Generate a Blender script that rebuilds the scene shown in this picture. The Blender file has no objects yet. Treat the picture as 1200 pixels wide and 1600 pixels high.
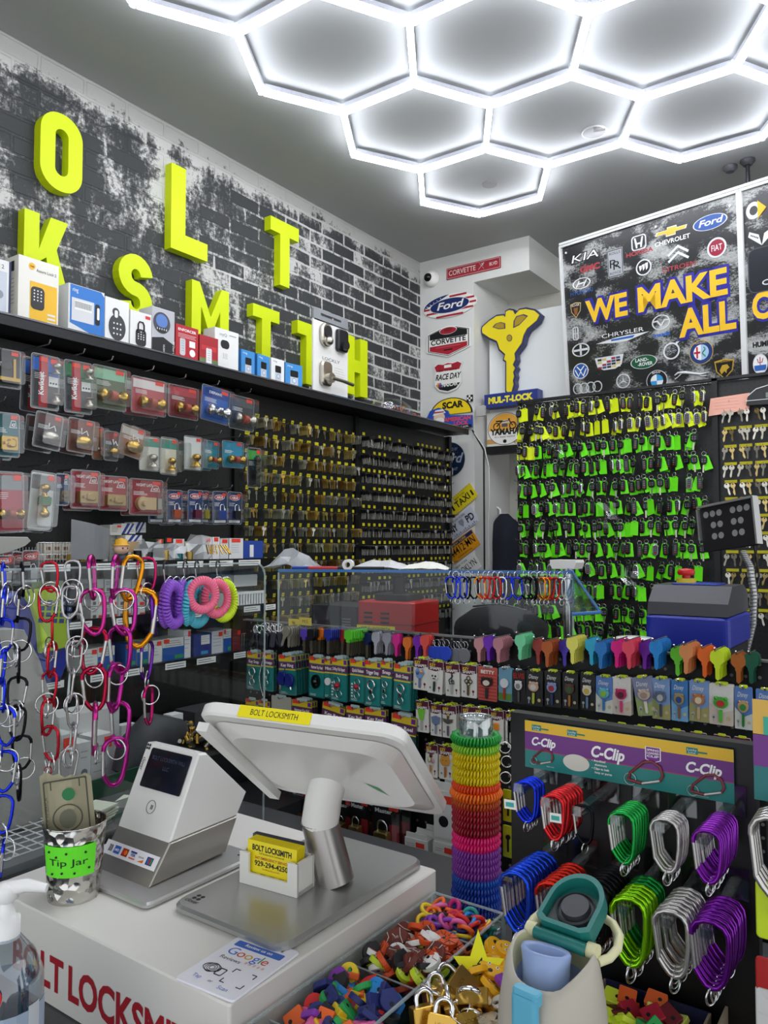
import bpy, math, random
from mathutils import Matrix, Vector
R = random.Random(7)
PI = math.pi
C = bpy.context.scene.collection
SC = bpy.context.scene
# ---------------------------------------------------------------- camera
CAMH = 1.6; PSI = math.radians(35.3); PIT = math.radians(2.4); FPX = 1200.0
cam = bpy.data.cameras.new('camera'); cam.sensor_fit = 'VERTICAL'; cam.sensor_height = 36
cam.lens = FPX/1600*36; cam.clip_start = .02
co = bpy.data.objects.new('camera', cam); C.objects.link(co)
co.location = (0, 0, CAMH); co.rotation_euler = (PI/2+PIT, 0, PSI)
SC.camera = co
# ---------------------------------------------------------------- world, exposure
SC.view_settings.view_transform = 'Standard'; SC.view_settings.look = 'None'
SC.view_settings.gamma = 1; SC.view_settings.exposure = 0.52
SC.view_settings.use_curve_mapping = False
WORLD_STRENGTH = .95; TUBE_EMISSION = 14.5
w = bpy.data.worlds.new('world'); SC.world = w; w.use_nodes = True
w.node_tree.nodes['Background'].inputs[0].default_value = (.93, .96, 1, 1)
w.node_tree.nodes['Background'].inputs[1].default_value = WORLD_STRENGTH
# ---------------------------------------------------------------- pixel <-> place
CO = Vector((0, 0, CAMH))
_f = Vector((-math.sin(PSI)*math.cos(PIT), math.cos(PSI)*math.cos(PIT), math.sin(PIT)))
_r = Vector((math.cos(PSI), math.sin(PSI), 0)); _u = _r.cross(_f)
def hit(x, y, ax, val):
    "the point of plane axis=val seen at photo point x, y"
    d = _f + _r*((x-600)/FPX) - _u*((y-800)/FPX)
    return CO + d*((val-CO['XYZ'.index(ax)])/d['XYZ'.index(ax)])
X, Y, Z = Vector((1, 0, 0)), Vector((0, 1, 0)), Vector((0, 0, 1))
def frame(U, V, o=(0, 0, 0)):
    U = Vector(U).normalized(); V = Vector(V); V = (V-U*V.dot(U)).normalized(); N = U.cross(V)
    m = Matrix((U, V, N)).transposed().to_4x4(); m.translation = Vector(o); return m
BK = frame(X, Z)      # facing the viewer from the back of the shop (plane Y = const)
LF = frame(Y, Z)      # facing right from the left wall (plane X = const)
FL = frame(X, Y)      # lying flat
def T(x, y=0, z=0): return Matrix.Translation((x, y, z) if not hasattr(x, '__len__') else x)
def RZ(a): return Matrix.Rotation(a, 4, 'Z')
def RX(a): return Matrix.Rotation(a, 4, 'X')
def RY(a): return Matrix.Rotation(a, 4, 'Y')
def S(x, y=None, z=None): return Matrix.Diagonal((x, y if y is not None else x, z if z is not None else x, 1))
def at(fr, p):
    m = fr.copy(); m.translation = Vector(p); return m
def spot(x0, y0, x1, y1, fr, val):
    "a rectangle of the photo on a wall plane: matrix at its centre, width, height"
    ax = 'Y' if fr is BK else 'X'
    xm, ym = (x0+x1)/2, (y0+y1)/2
    c = hit(xm, ym, ax, val); wd = (hit(x1, ym, ax, val)-hit(x0, ym, ax, val)).length
    hh = (hit(xm, y0, ax, val)-hit(xm, y1, ax, val)).length
    L, Rr = hit(x0, ym, ax, val), hit(x1, ym, ax, val)
    wd = abs(Rr.x-L.x) if fr is BK else abs(Rr.y-L.y)
    return at(fr, c), wd, hh
# ---------------------------------------------------------------- materials
MATS = {}
def lin(c):
    if isinstance(c, str):
        c = tuple(int(c[i:i+2], 16)/255 for i in (0, 2, 4))
    return tuple(v/12.92 if v <= .04045 else ((v+.055)/1.055)**2.4 for v in c)
def mat(col, rough=.5, metal=0., spec=.5, emit=0., alpha=1., trans=0., coat=0., ior=1.45):
    key = (col, rough, metal, spec, emit, alpha, trans, coat)
    if key in MATS: return MATS[key]
    m = bpy.data.materials.new('m_'+str(col)); m.use_nodes = True
    b = m.node_tree.nodes['Principled BSDF']; c = lin(col)
    b.inputs['Base Color'].default_value = (*c, 1); b.inputs['Roughness'].default_value = rough
    b.inputs['Metallic'].default_value = metal; b.inputs['Specular IOR Level'].default_value = spec
    b.inputs['Alpha'].default_value = alpha; b.inputs['Transmission Weight'].default_value = trans
    b.inputs['Coat Weight'].default_value = coat; b.inputs['IOR'].default_value = ior
    if emit:
        b.inputs['Emission Color'].default_value = (*c, 1); b.inputs['Emission Strength'].default_value = emit
    MATS[key] = m; return m
def clearmat(name, tint, frac, rough=.08):
    "thin clear plastic: mostly see-through with a glossy sheen"
    if name in MATS: return MATS[name]
    m = bpy.data.materials.new(name); m.use_nodes = True; nt = m.node_tree; nt.nodes.clear()
    o = nt.nodes.new('ShaderNodeOutputMaterial'); mx = nt.nodes.new('ShaderNodeMixShader')
    t = nt.nodes.new('ShaderNodeBsdfTransparent'); g = nt.nodes.new('ShaderNodeBsdfGlossy'); lw = nt.nodes.new('ShaderNodeLayerWeight')
    mp = nt.nodes.new('ShaderNodeMath'); mp.operation = 'MULTIPLY_ADD'
    t.inputs[0].default_value = (*lin(tint), 1); g.inputs[0].default_value = (1, 1, 1, 1); g.inputs[1].default_value = rough
    lw.inputs[0].default_value = .35; nt.links.new(lw.outputs['Facing'], mp.inputs[0]); mp.inputs[1].default_value = frac*1.6; mp.inputs[2].default_value = frac*.5
    nt.links.new(mp.outputs[0], mx.inputs[0]); nt.links.new(t.outputs[0], mx.inputs[1]); nt.links.new(g.outputs[0], mx.inputs[2])
    nt.links.new(mx.outputs[0], o.inputs[0]); MATS[name] = m; return m
ACR = clearmat('clear_acrylic', 'f6f9f9', .035, .03)
SHELL = clearmat('clear_clamshell', 'f4f6f6', .16, .12)
EDGE = mat('c9d6d6', .15, 0, .6, 0, .38)
BLACK = mat('0d0d0f', .45); WHITE = mat('f2f2ef', .35); STEEL = mat('c8c8c8', .22, 1); CHROME = mat('e6e6e6', .1, 1)
BRASS = mat('c9a24c', .25, 1); NICKEL = mat('b9b3a6', .28, 1); DARK = mat('18181b', .5); YEL = mat('e6e022', .5)
REDST = mat('f0402c', .6); PAPER = mat('e9e6dc', .7)
# ---------------------------------------------------------------- mesh builder
_txt = {}
def textmesh(s, bold=0., ext=0.):
    k = (s, bold, ext)
    if k in _txt: return _txt[k]
    cu = bpy.data.curves.new('t', 'FONT'); cu.body = s; cu.resolution_u = 3; cu.offset = bold; cu.extrude = ext
    ob = bpy.data.objects.new('t', cu); C.objects.link(ob); bpy.context.view_layer.update()
    me = bpy.data.meshes.new_from_object(ob.evaluated_get(bpy.context.evaluated_depsgraph_get()))
    v = [tuple(a.co) for a in me.vertices]; f = [tuple(p.vertices) for p in me.polygons]
    bpy.data.objects.remove(ob); bpy.data.curves.remove(cu); bpy.data.meshes.remove(me)
    if v:
        x0 = min(a[0] for a in v); x1 = max(a[0] for a in v); y0 = min(a[1] for a in v); y1 = max(a[1] for a in v)
    else: x0 = x1 = y0 = y1 = 0
    _txt[k] = (v, f, (x0, x1, y0, y1)); return _txt[k]
class G:
    def __init__(s): s.v = []; s.f = []; s.m = []; s.s = []; s.M = Matrix(); s.mats = []
    def mi(s, m):
        if m not in s.mats: s.mats.append(m)
        return s.mats.index(m)
    def add(s, vs, fs, m, smooth=False, M=None):
        n = len(s.v); k = s.mi(m); Mx = s.M @ M if M is not None else s.M
        s.v += [tuple(Mx @ Vector(a)) for a in vs]
        for f in fs: s.f.append(tuple(n+i for i in f)); s.m.append(k); s.s.append(smooth)
        return s
    def box(s, c, d, m, M=None):
        x, y, z = [a/2 for a in d]; a, b, e = c
        vs = [(a+i*x, b+j*y, e+k*z) for i in (-1, 1) for j in (-1, 1) for k in (-1, 1)]
        return s.add(vs, [(0, 1, 3, 2), (4, 6, 7, 5), (0, 4, 5, 1), (2, 3, 7, 6), (0, 2, 6, 4), (1, 5, 7, 3)], m, False, M)
    def prism(s, poly, z0, z1, m, M=None, smooth=False, cham=0):
        n = len(poly); vs = []; fs = []
        lv = [(z0, 0), (z1, 0)]
        if cham:
            cx = sum(p[0] for p in poly)/n; cy = sum(p[1] for p in poly)/n
            wx = max(abs(p[0]-cx) for p in poly) or 1; wy = max(abs(p[1]-cy) for p in poly) or 1
            lv = [(z0, cham), (z0+cham, 0), (z1-cham, 0), (z1, cham)]
        for z, c in lv:
            for p in poly:
                if c: vs.append((cx+(p[0]-cx)*(1-c/wx), cy+(p[1]-cy)*(1-c/wy), z))
                else: vs.append((p[0], p[1], z))
        L = len(lv)
        for l in range(L-1):
            for i in range(n):
                j = (i+1) % n; fs.append((l*n+i, l*n+j, (l+1)*n+j, (l+1)*n+i))
        s.add(vs, fs, m, smooth, M)
        s.add(vs, [tuple(reversed(range(n))), tuple(range((L-1)*n, L*n))], m, False, M)
        return s
    def rbox(s, c, d, r, m, M=None, cham=None, seg=4):
        "box with rounded upright (z) edges"
        P = rrect(d[0], d[1], r, seg); Q = [(c[0]+a, c[1]+b) for a, b in P]
        return s.prism(Q, c[2]-d[2]/2, c[2]+d[2]/2, m, M, False, min(r*.35, d[2]*.3) if cham is None else cham)
    def ring(s, outer, inner, z0, z1, m, M=None, smooth=False):
        n = len(outer); vs = [(a, b, z) for z in (z0, z1) for a, b in outer]+[(a, b, z) for z in (z0, z1) for a, b in inner]; fs = []
        for i in range(n):
            j = (i+1) % n
            fs += [(i, j, n+j, n+i), (2*n+j, 2*n+i, 3*n+i, 3*n+j), (n+i, n+j, 3*n+j, 3*n+i), (j, i, 2*n+i, 2*n+j)]
        return s.add(vs, fs, m, smooth, M)
    def tube(s, pts, r, m, n=8, closed=False, M=None, caps=True):
        P = [Vector(p) for p in pts]; k = len(P); vs = []; fs = []; up = None
        rr = r if hasattr(r, '__len__') else [r]*k
        for i, p in enumerate(P):
            a = P[i-1] if (i or closed) else P[i]; b = P[(i+1) % k] if (i < k-1 or closed) else P[i]
            t = (b-a).normalized() if (b-a).length > 1e-9 else Z.copy()
            if up is None: up = t.orthogonal().normalized()
            up = up-t*up.dot(t); up = up.normalized() if up.length > 1e-6 else t.orthogonal().normalized()
            sd = t.cross(up)
            for q in range(n):
                an = 2*PI*q/n; vs.append(tuple(p+(up*math.cos(an)+sd*math.sin(an))*rr[i]))
        for i in range(k if closed else k-1):
            j = (i+1) % k
            for q in range(n):
                q2 = (q+1) % n; fs.append((i*n+q, i*n+q2, j*n+q2, j*n+q))
        s.add(vs, fs, m, True, M)
        if not closed and caps: s.add(vs, [tuple(reversed(range(n))), tuple(range((k-1)*n, k*n))], m, False, M)
        return s
    def cyl(s, a, b, r, m, n=16, M=None, r2=None):
        return s.tube([a, b], [r, r if r2 is None else r2], m, n, False, M)
    def torus(s, c, Rr, r, m, n=24, k=6, M=None, axis='Z'):
        f = {'Z': lambda a: (c[0]+Rr*math.cos(a), c[1]+Rr*math.sin(a), c[2]), 'Y': lambda a: (c[0]+Rr*math.cos(a), c[1], c[2]+Rr*math.sin(a)), 'X': lambda a: (c[0], c[1]+Rr*math.cos(a), c[2]+Rr*math.sin(a))}[axis]
        return s.tube([f(2*PI*i/n) for i in range(n)], r, m, k, True, M)
    def lathe(s, prof, m, n=24, M=None, smooth=True):
        vs = []; fs = []
        for r, z in prof:
            for q in range(n): vs.append((r*math.cos(2*PI*q/n), r*math.sin(2*PI*q/n), z))
        for i in range(len(prof)-1):
            for q in range(n):
                q2 = (q+1) % n; fs.append((i*n+q, i*n+q2, (i+1)*n+q2, (i+1)*n+q))
        s.add(vs, fs, m, smooth, M)
        if prof[0][0] > 1e-5: s.add(vs, [tuple(reversed(range(n)))], m, False, M)
        if prof[-1][0] > 1e-5: s.add(vs, [tuple(range((len(prof)-1)*n, len(prof)*n))], m, False, M)
        return s
    def ball(s, c, r, m, M=None, n=12, sc=(1, 1, 1)):
        k = n//2; pr = [(max(1e-6, math.sin(PI*i/k))*r, -math.cos(PI*i/k)*r) for i in range(k+1)]
        return s.lathe(pr, m, n, (M or Matrix()) @ T(c) @ S(*sc))
    def text(s, t, x, y, z, h, m, w=None, al='C', bold=0., ext=0., shear=0., M=None, cap=True):
        vs, fs, (x0, x1, y0, y1) = textmesh(t, bold, ext)
        if not vs: return s
        hh = .70 if cap else (y1-y0); k = h/hh; kx = k if w is None else w/(x1-x0)
        ox = {'C': (x0+x1)/2, 'L': x0, 'R': x1}[al]; oy = 0 if cap else y0
        A = Matrix(((kx, shear*k, 0, x-ox*kx), (0, k, 0, y-oy*k), (0, 0, k, z), (0, 0, 0, 1)))
        return s.add(vs, fs, m, False, (M or Matrix()) @ A)
    def mesh(s, name):
        me = bpy.data.meshes.new(name); me.from_pydata(s.v, [], s.f)
        for m in s.mats: me.materials.append(m)
        me.polygons.foreach_set('material_index', s.m); me.polygons.foreach_set('use_smooth', s.s)
        me.update(); return me
def rrect(w, h, r, seg=4, cx=0, cy=0):
    r = min(r, w/2-1e-5, h/2-1e-5); o = []
    for sx, sy, a0 in ((1, 1, 0), (-1, 1, 90), (-1, -1, 180), (1, -1, 270)):
        for i in range(seg+1):
            a = math.radians(a0+90*i/seg); o.append((cx+sx*(w/2-r)+r*math.cos(a), cy+sy*(h/2-r)+r*math.sin(a)))
    return o
def circ(r, n=24, cx=0, cy=0, ry=None): return [(cx+r*math.cos(2*PI*i/n), cy+(ry or r)*math.sin(2*PI*i/n)) for i in range(n)]
# ---------------------------------------------------------------- objects
def put(name, me, parent=None, M=None):
    if isinstance(me, G): me = me.mesh(name)
    o = bpy.data.objects.new(name, me); C.objects.link(o)
    if parent is not None: o.parent = parent
    if M is not None: o.matrix_basis = M
    return o
def tag(o, label=None, cat=None, group=None, kind=None):
    for k, v in (('label', label), ('category', cat), ('group', group), ('kind', kind)):
        if v: o[k] = v
    return o
def thing(name, label, cat, M, group=None):
    o = bpy.data.objects.new(name, None); C.objects.link(o); o.matrix_basis = M; o.empty_display_size = .02
    return tag(o, label, cat, group)
def single(name, g, label, cat, M, group=None): return tag(put(name, g, None, M), label, cat, group)
def struct(name, g, M=None): return tag(put(name, g, None, M), kind='structure')
def spawn(spec, name, label, cat, M, group=None):
    "spec: list of (part name, shared mesh, [sub-parts]); one thing with its parts"
    t = thing(name, label, cat, M, group)
    for pn, me, subs in spec:
        p = put(pn, me, t)
        for q in subs: put(q[0], q[1], p)
    return t
ORD = 'first second third fourth fifth sixth seventh eighth ninth tenth eleventh twelfth thirteenth fourteenth fifteenth sixteenth seventeenth eighteenth nineteenth twentieth'.split()
ORD += ['twenty-'+a for a in ORD[:9]]+['thirtieth']+['thirty-'+a for a in ORD[:9]]+['fortieth']+['forty-'+a for a in ORD[:9]]
# ================================================================ the room
CEIL = 3.55; LW = -2.83; PB = -2.54; BW = 4.94; PF = 4.43
def nodemat(name):
    m = bpy.data.materials.new(name); m.use_nodes = True; nt = m.node_tree
    return m, nt, nt.nodes['Principled BSDF']
def N(nt, typ, **kw):
    n = nt.nodes.new('ShaderNode'+typ)
    for k, v in kw.items():
        if k.startswith('i_'): n.inputs[int(k[2:]) if k[2:].isdigit() else k[2:].replace('_', ' ')].default_value = v
        else: setattr(n, k, v)
    return n
def ramp(nt, src, stops):
    r = N(nt, 'ValToRGB'); e = r.color_ramp.elements
    while len(e) < len(stops): e.new(.5)
    for q, (p, c) in zip(e, stops): q.position = p; q.color = (*c, 1) if hasattr(c, '__len__') else (c, c, c, 1)
    nt.links.new(src, r.inputs[0]); return r.outputs[0]
def mixc(nt, f, a, b):
    n = N(nt, 'Mix', data_type='RGBA')
    for s, v in ((n.inputs[0], f), (n.inputs[6], a), (n.inputs[7], b)):
        if hasattr(v, 'is_linked'): nt.links.new(v, s)
        else: s.default_value = v if not hasattr(v, '__len__') else (*v, 1)
    return n.outputs[2]
def math_(nt, op, a, b=None):
    n = N(nt, 'Math', operation=op)
    for s, v in zip(n.inputs, (a, b)):
        if v is None: continue
        if hasattr(v, 'is_linked'): nt.links.new(v, s)
        else: s.default_value = v
    return n.outputs[0]
def brickwall_mat():
    m, nt, b = nodemat('whitewashed_black_brick'); L = nt.links
    g = N(nt, 'NewGeometry'); sp = N(nt, 'SeparateXYZ'); L.new(g.outputs['Position'], sp.inputs[0])
    cb = N(nt, 'CombineXYZ'); L.new(sp.outputs[1], cb.inputs[0]); L.new(sp.outputs[2], cb.inputs[1])
    nz = N(nt, 'TexNoise', i_Scale=5.0, i_Detail=3.0); L.new(cb.outputs[0], nz.inputs['Vector'])
    wob = N(nt, 'VectorMath', operation='SCALE'); wob.inputs['Scale'].default_value = .018; L.new(nz.outputs[1], wob.inputs[0])
    ad = N(nt, 'VectorMath', operation='ADD'); L.new(cb.outputs[0], ad.inputs[0]); L.new(wob.outputs[0], ad.inputs[1])
    br = N(nt, 'TexBrick', offset=.5, squash=1.0); L.new(ad.outputs[0], br.inputs['Vector'])
    for k, v in (('Scale', 1.0), ('Mortar Size', .0075), ('Mortar Smooth', .25), ('Bias', 0.), ('Brick Width', .205), ('Row Height', .074)): br.inputs[k].default_value = v
    br.inputs[1].default_value = (0, 0, 0, 1); br.inputs[2].default_value = (1, 1, 1, 1); br.inputs[3].default_value = (.5, .5, .5, 1)
    st = N(nt, 'Mapping'); st.inputs['Scale'].default_value = (4.6, 1.7, 1); L.new(cb.outputs[0], st.inputs[0])
    big = N(nt, 'TexNoise', i_Scale=1.15, i_Detail=9.0, i_Roughness=.72, i_Distortion=.3); L.new(st.outputs[0], big.inputs['Vector'])
    fine = N(nt, 'TexNoise', i_Scale=46.0, i_Detail=6.0, i_Roughness=.75); L.new(cb.outputs[0], fine.inputs['Vector'])
    # dry-brushed white: patches (big) broken up by fine grain; joints take more paint far along the wall
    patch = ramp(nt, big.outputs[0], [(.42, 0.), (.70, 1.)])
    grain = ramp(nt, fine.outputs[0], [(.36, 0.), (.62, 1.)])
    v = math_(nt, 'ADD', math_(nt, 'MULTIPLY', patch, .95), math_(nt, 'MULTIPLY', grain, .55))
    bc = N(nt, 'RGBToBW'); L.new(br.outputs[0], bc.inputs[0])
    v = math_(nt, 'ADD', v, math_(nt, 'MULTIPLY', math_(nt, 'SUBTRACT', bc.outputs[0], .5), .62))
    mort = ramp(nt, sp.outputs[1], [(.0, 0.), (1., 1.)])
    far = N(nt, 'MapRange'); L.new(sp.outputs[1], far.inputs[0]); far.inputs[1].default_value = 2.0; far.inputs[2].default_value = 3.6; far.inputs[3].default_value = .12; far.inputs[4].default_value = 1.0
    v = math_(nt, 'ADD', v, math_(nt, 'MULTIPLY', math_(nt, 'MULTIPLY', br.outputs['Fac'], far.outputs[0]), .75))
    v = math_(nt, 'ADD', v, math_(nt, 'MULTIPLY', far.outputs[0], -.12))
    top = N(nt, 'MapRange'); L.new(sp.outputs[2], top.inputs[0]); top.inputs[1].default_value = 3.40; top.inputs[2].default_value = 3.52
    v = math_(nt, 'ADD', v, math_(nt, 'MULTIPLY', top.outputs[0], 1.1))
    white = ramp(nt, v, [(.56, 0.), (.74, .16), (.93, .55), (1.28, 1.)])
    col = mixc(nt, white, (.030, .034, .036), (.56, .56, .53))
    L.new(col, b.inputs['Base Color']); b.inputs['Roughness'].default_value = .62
    bp = N(nt, 'Bump', i_Strength=.7, i_Distance=.02)
    hgt = math_(nt, 'SUBTRACT', math_(nt, 'MULTIPLY', fine.outputs[0], .25), br.outputs['Fac']); L.new(hgt, bp.inputs['Height']); L.new(bp.outputs[0], b.inputs['Normal'])
    return m
def blotch_mat(name, sc=(5, 6, 1), lo=.47, seed=0.):
    m, nt, b = nodemat(name); L = nt.links
    tc = N(nt, 'TexCoord'); mp = N(nt, 'Mapping'); mp.inputs['Scale'].default_value = sc; mp.inputs['Location'].default_value = (seed, seed, 0); L.new(tc.outputs['Object'], mp.inputs[0])
    a = N(nt, 'TexNoise', i_Scale=1.0, i_Detail=3.0, i_Distortion=.5); L.new(mp.outputs[0], a.inputs['Vector'])
    f = N(nt, 'TexNoise', i_Scale=14.0, i_Detail=8.0, i_Roughness=.85); L.new(mp.outputs[0], f.inputs['Vector'])
    v = math_(nt, 'ADD', math_(nt, 'MULTIPLY', a.outputs[0], .66), math_(nt, 'MULTIPLY', f.outputs[0], .58))
    wv = ramp(nt, v, [(lo+.15, 0.), (lo+.18, .5), (lo+.30, 1.)])
    L.new(mixc(nt, wv, (.018, .019, .022), (.55, .56, .54)), b.inputs['Base Color']); b.inputs['Roughness'].default_value = .28
    return m
def pegmat():
    m, nt, b = nodemat('black_pegboard'); L = nt.links
    g = N(nt, 'TexCoord'); sp = N(nt, 'SeparateXYZ'); L.new(g.outputs['Object'], sp.inputs[0])
    def cell(s): return math_(nt, 'SUBTRACT', math_(nt, 'FRACT', math_(nt, 'MULTIPLY', s, 1/.0254)), .5)
    x, y = cell(sp.outputs[0]), cell(sp.outputs[1])
    d = math_(nt, 'SQRT', math_(nt, 'ADD', math_(nt, 'MULTIPLY', x, x), math_(nt, 'MULTIPLY', y, y)))
    h = math_(nt, 'LESS_THAN', d, .15)
    L.new(mixc(nt, h, (.011, .011, .012), (.001, .001, .001)), b.inputs['Base Color']); b.inputs['Roughness'].default_value = .42
    return m
PEG = pegmat(); BRK = brickwall_mat()
PAINT = mat('d9d9d4', .6, 0, .3); CEILM = mat('adafaf', .7, 0, .2); FLOORM = mat('6b6a66', .5)
def slab(name, x0, x1, y0, y1, z0, z1, m): return struct(name, G().box(((x0+x1)/2, (y0+y1)/2, (z0+z1)/2), (x1-x0, y1-y0, z1-z0), m))
slab('floor', LW, 3, -2, BW, -.1, 0, FLOORM)
slab('ceiling', LW-.1, 3, -2, BW+.1, CEIL, CEIL+.1, CEILM)
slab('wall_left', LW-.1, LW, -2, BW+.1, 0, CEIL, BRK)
slab('wall_back', LW, 3, BW, BW+.1, 0, CEIL, mat('cfccc2', .6))
slab('trim_1', LW, -2.41, PF, BW, 0, 3.33, PAINT)           # the white pillar
slab('trim_2', LW, -2.013, PF, BW, 3.33, CEIL, PAINT)       # the boxed beam above it
_a, _b = hit(756, 500, 'Y', 4.59), hit(756, 700, 'Y', 4.59)
g = G().box((-1.95, 4.60, (_a.z+_b.z)/2), (.86, .02, _a.z-_b.z), mat('e6e8e6', .4)); struct('trim_3', g)    # white board behind the key sign
slab('trim_4', -2.39, -1.70, 4.55, 4.62, _b.z-.05, _b.z, BLACK)
slab('door_1', -2.10, -1.30, 4.86, 4.94, 0, 2.05, mat('6a655a', .5))
# ---------------------------------------------------------------- hexagon lights
D3 = Vector((.5603, -.3163)); D2 = Vector((.0062, -.6434)); HO = Vector((-1.8864, 3.567)); TZ = 3.505
def lat(a, b): return HO+D2*a+D3*b
TUBE = mat('f4f7ff', .4, 0, .5, TUBE_EMISSION); CASE = mat('b8bac4', .4); JOINT = mat('e4e8ee', .2, 0, .5, .0)
hx = thing('hexagon_ceiling_light', 'large honeycomb of white glowing light tubes joined in hexagons on the ceiling', 'ceiling light', T(HO.x, HO.y, CEIL))
edges = {}; nodes = {}
cells = [(a, b) for a in range(0, 4) for b in range(0, 4)]+[(-1, 2), (-1, 3), (-1, 4)]
cells = [c for c in cells if c not in ((3, 3),)]
for a, b in cells:
    nb = [(-1, 0), (-1, 1), (0, 1), (1, 0), (1, -1), (0, -1)]
    vs = [lat(a+(nb[i][0]+nb[(i+1) % 6][0])/3, b+(nb[i][1]+nb[(i+1) % 6][1])/3) for i in range(6)]
    for i in range(6):
        p, q = vs[i], vs[(i+1) % 6]; k = tuple(sorted([(round(p.x, 2), round(p.y, 2)), (round(q.x, 2), round(q.y, 2))]))
        edges.setdefault(k, (p, q)); nodes.setdefault((round(p.x, 2), round(p.y, 2)), p)
g1 = G().rbox((0, 0, 0), (.343, .024, .022), .003, TUBE); g2 = G().box((0, 0, .021), (.343, .026, .02), CASE); tm = g1.mesh('tube'); tc_ = g2.mesh('tube_casing')
jm = G().lathe([(.014, -.012), (.016, 0), (.016, .03)], mat('dfe5ee', .15, 0, .6, 0, .5), 12).mesh('connector')
for p, q in edges.values():
    m = (p+q)/2; an = math.atan2(q.y-p.y, q.x-p.x)
    t = put('tube', tm, hx, T(m.x-HO.x, m.y-HO.y, TZ-CEIL) @ RZ(an)); put('tube_casing', tc_, t)
for p in nodes.values(): put('connector', jm, hx, T(p.x-HO.x, p.y-HO.y, TZ-CEIL))
# ---------------------------------------------------------------- ceiling fittings
p = hit(928, 206, 'Z', CEIL); t = thing('ceiling_spotlight', 'small round recessed ceiling spotlight with a short stick below it', 'ceiling light', T(p))
put('trim_ring', G().torus((0, 0, 0), .055, .005, mat('c4c4c2', .4)), t); put('face', G().cyl((0, 0, -.004), (0, 0, 0), .052, mat('6f6f70', .4), 24), t)
put('stick', G().cyl((.01, -.02, -.01), (.08, -.06, -.04), .006, mat('b8b8b8', .4)), t)
p = hit(765, 288, 'Z', CEIL); single('ceiling_disc', G().lathe([(.04, -.004), (.04, 0)], mat('8c8c8a', .6), 24), 'faint round disc flush with the ceiling inside the farthest hexagon', 'ceiling disc', T(p))
p = hit(1141, 260, 'Z', CEIL); single('sprinkler_cap', G().lathe([(.02, -.03), (.035, -.012), (.035, 0)], mat('55565c', .4), 20), 'small dark round cap on the ceiling left of the hanging rod', 'ceiling fitting', T(p))
p = hit(1168, 250, 'Z', CEIL); t = thing('hanging_rod', 'dark metal rod from ceiling to the car sign board', 'hanging rod', T(p))
put('flange', G().lathe([(.02, -.03), (.036, -.01), (.036, 0)], mat('3c3d42', .4), 20), t); put('rod', G().cyl((0, 0, -.28), (0, 0, -.02), .01, mat('3c3d42', .4, .6)), t)
# ---------------------------------------------------------------- yellow letters on the brick wall
LIME = mat('d2e400', .55, 0, .4)
def stroke(pts, wd):
    "outline strips: polygon with thickness wd around a polyline"
    P = [Vector(p) for p in pts]; l = []; r = []
    for i, p in enumerate(P):
        a = P[max(i-1, 0)]; b = P[min(i+1, len(P)-1)]; t = (b-a).normalized(); n = Vector((-t.y, t.x))
        k = wd/2
        if 0 < i < len(P)-1:
            t1 = (P[i]-P[i-1]).normalized(); c = max(.6, abs(Vector((-t1.y, t1.x)).dot(n))); k /= c
        l.append(p+n*k); r.append(p-n*k)
    return l, r
def strip(g, pts, wd, dep, m, z0=0):
    l, r = stroke(pts, wd); n = len(l)
    vs = [(a.x, a.y, z) for z in (z0, z0+dep) for a in l]+[(a.x, a.y, z) for z in (z0, z0+dep) for a in r]; fs = []
    for i in range(n-1):
        fs += [(i+1, i, n+i, n+i+1), (2*n+i, 2*n+i+1, 3*n+i+1, 3*n+i), (n+i, 3*n+i, 3*n+i+1, n+i+1), (i, i+1, 2*n+i+1, 2*n+i)]
    fs += [(0, n, 3*n, 2*n)[::-1], (n-1, 2*n-1, 4*n-1, 3*n-1)]
    g.add(vs, fs, m); return g
def arc(cx, cy, rx, ry, a0, a1, n=12): return [(cx+rx*math.cos(math.radians(a0+(a1-a0)*i/n)), cy+ry*math.sin(math.radians(a0+(a1-a0)*i/n))) for i in range(n+1)]
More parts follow.
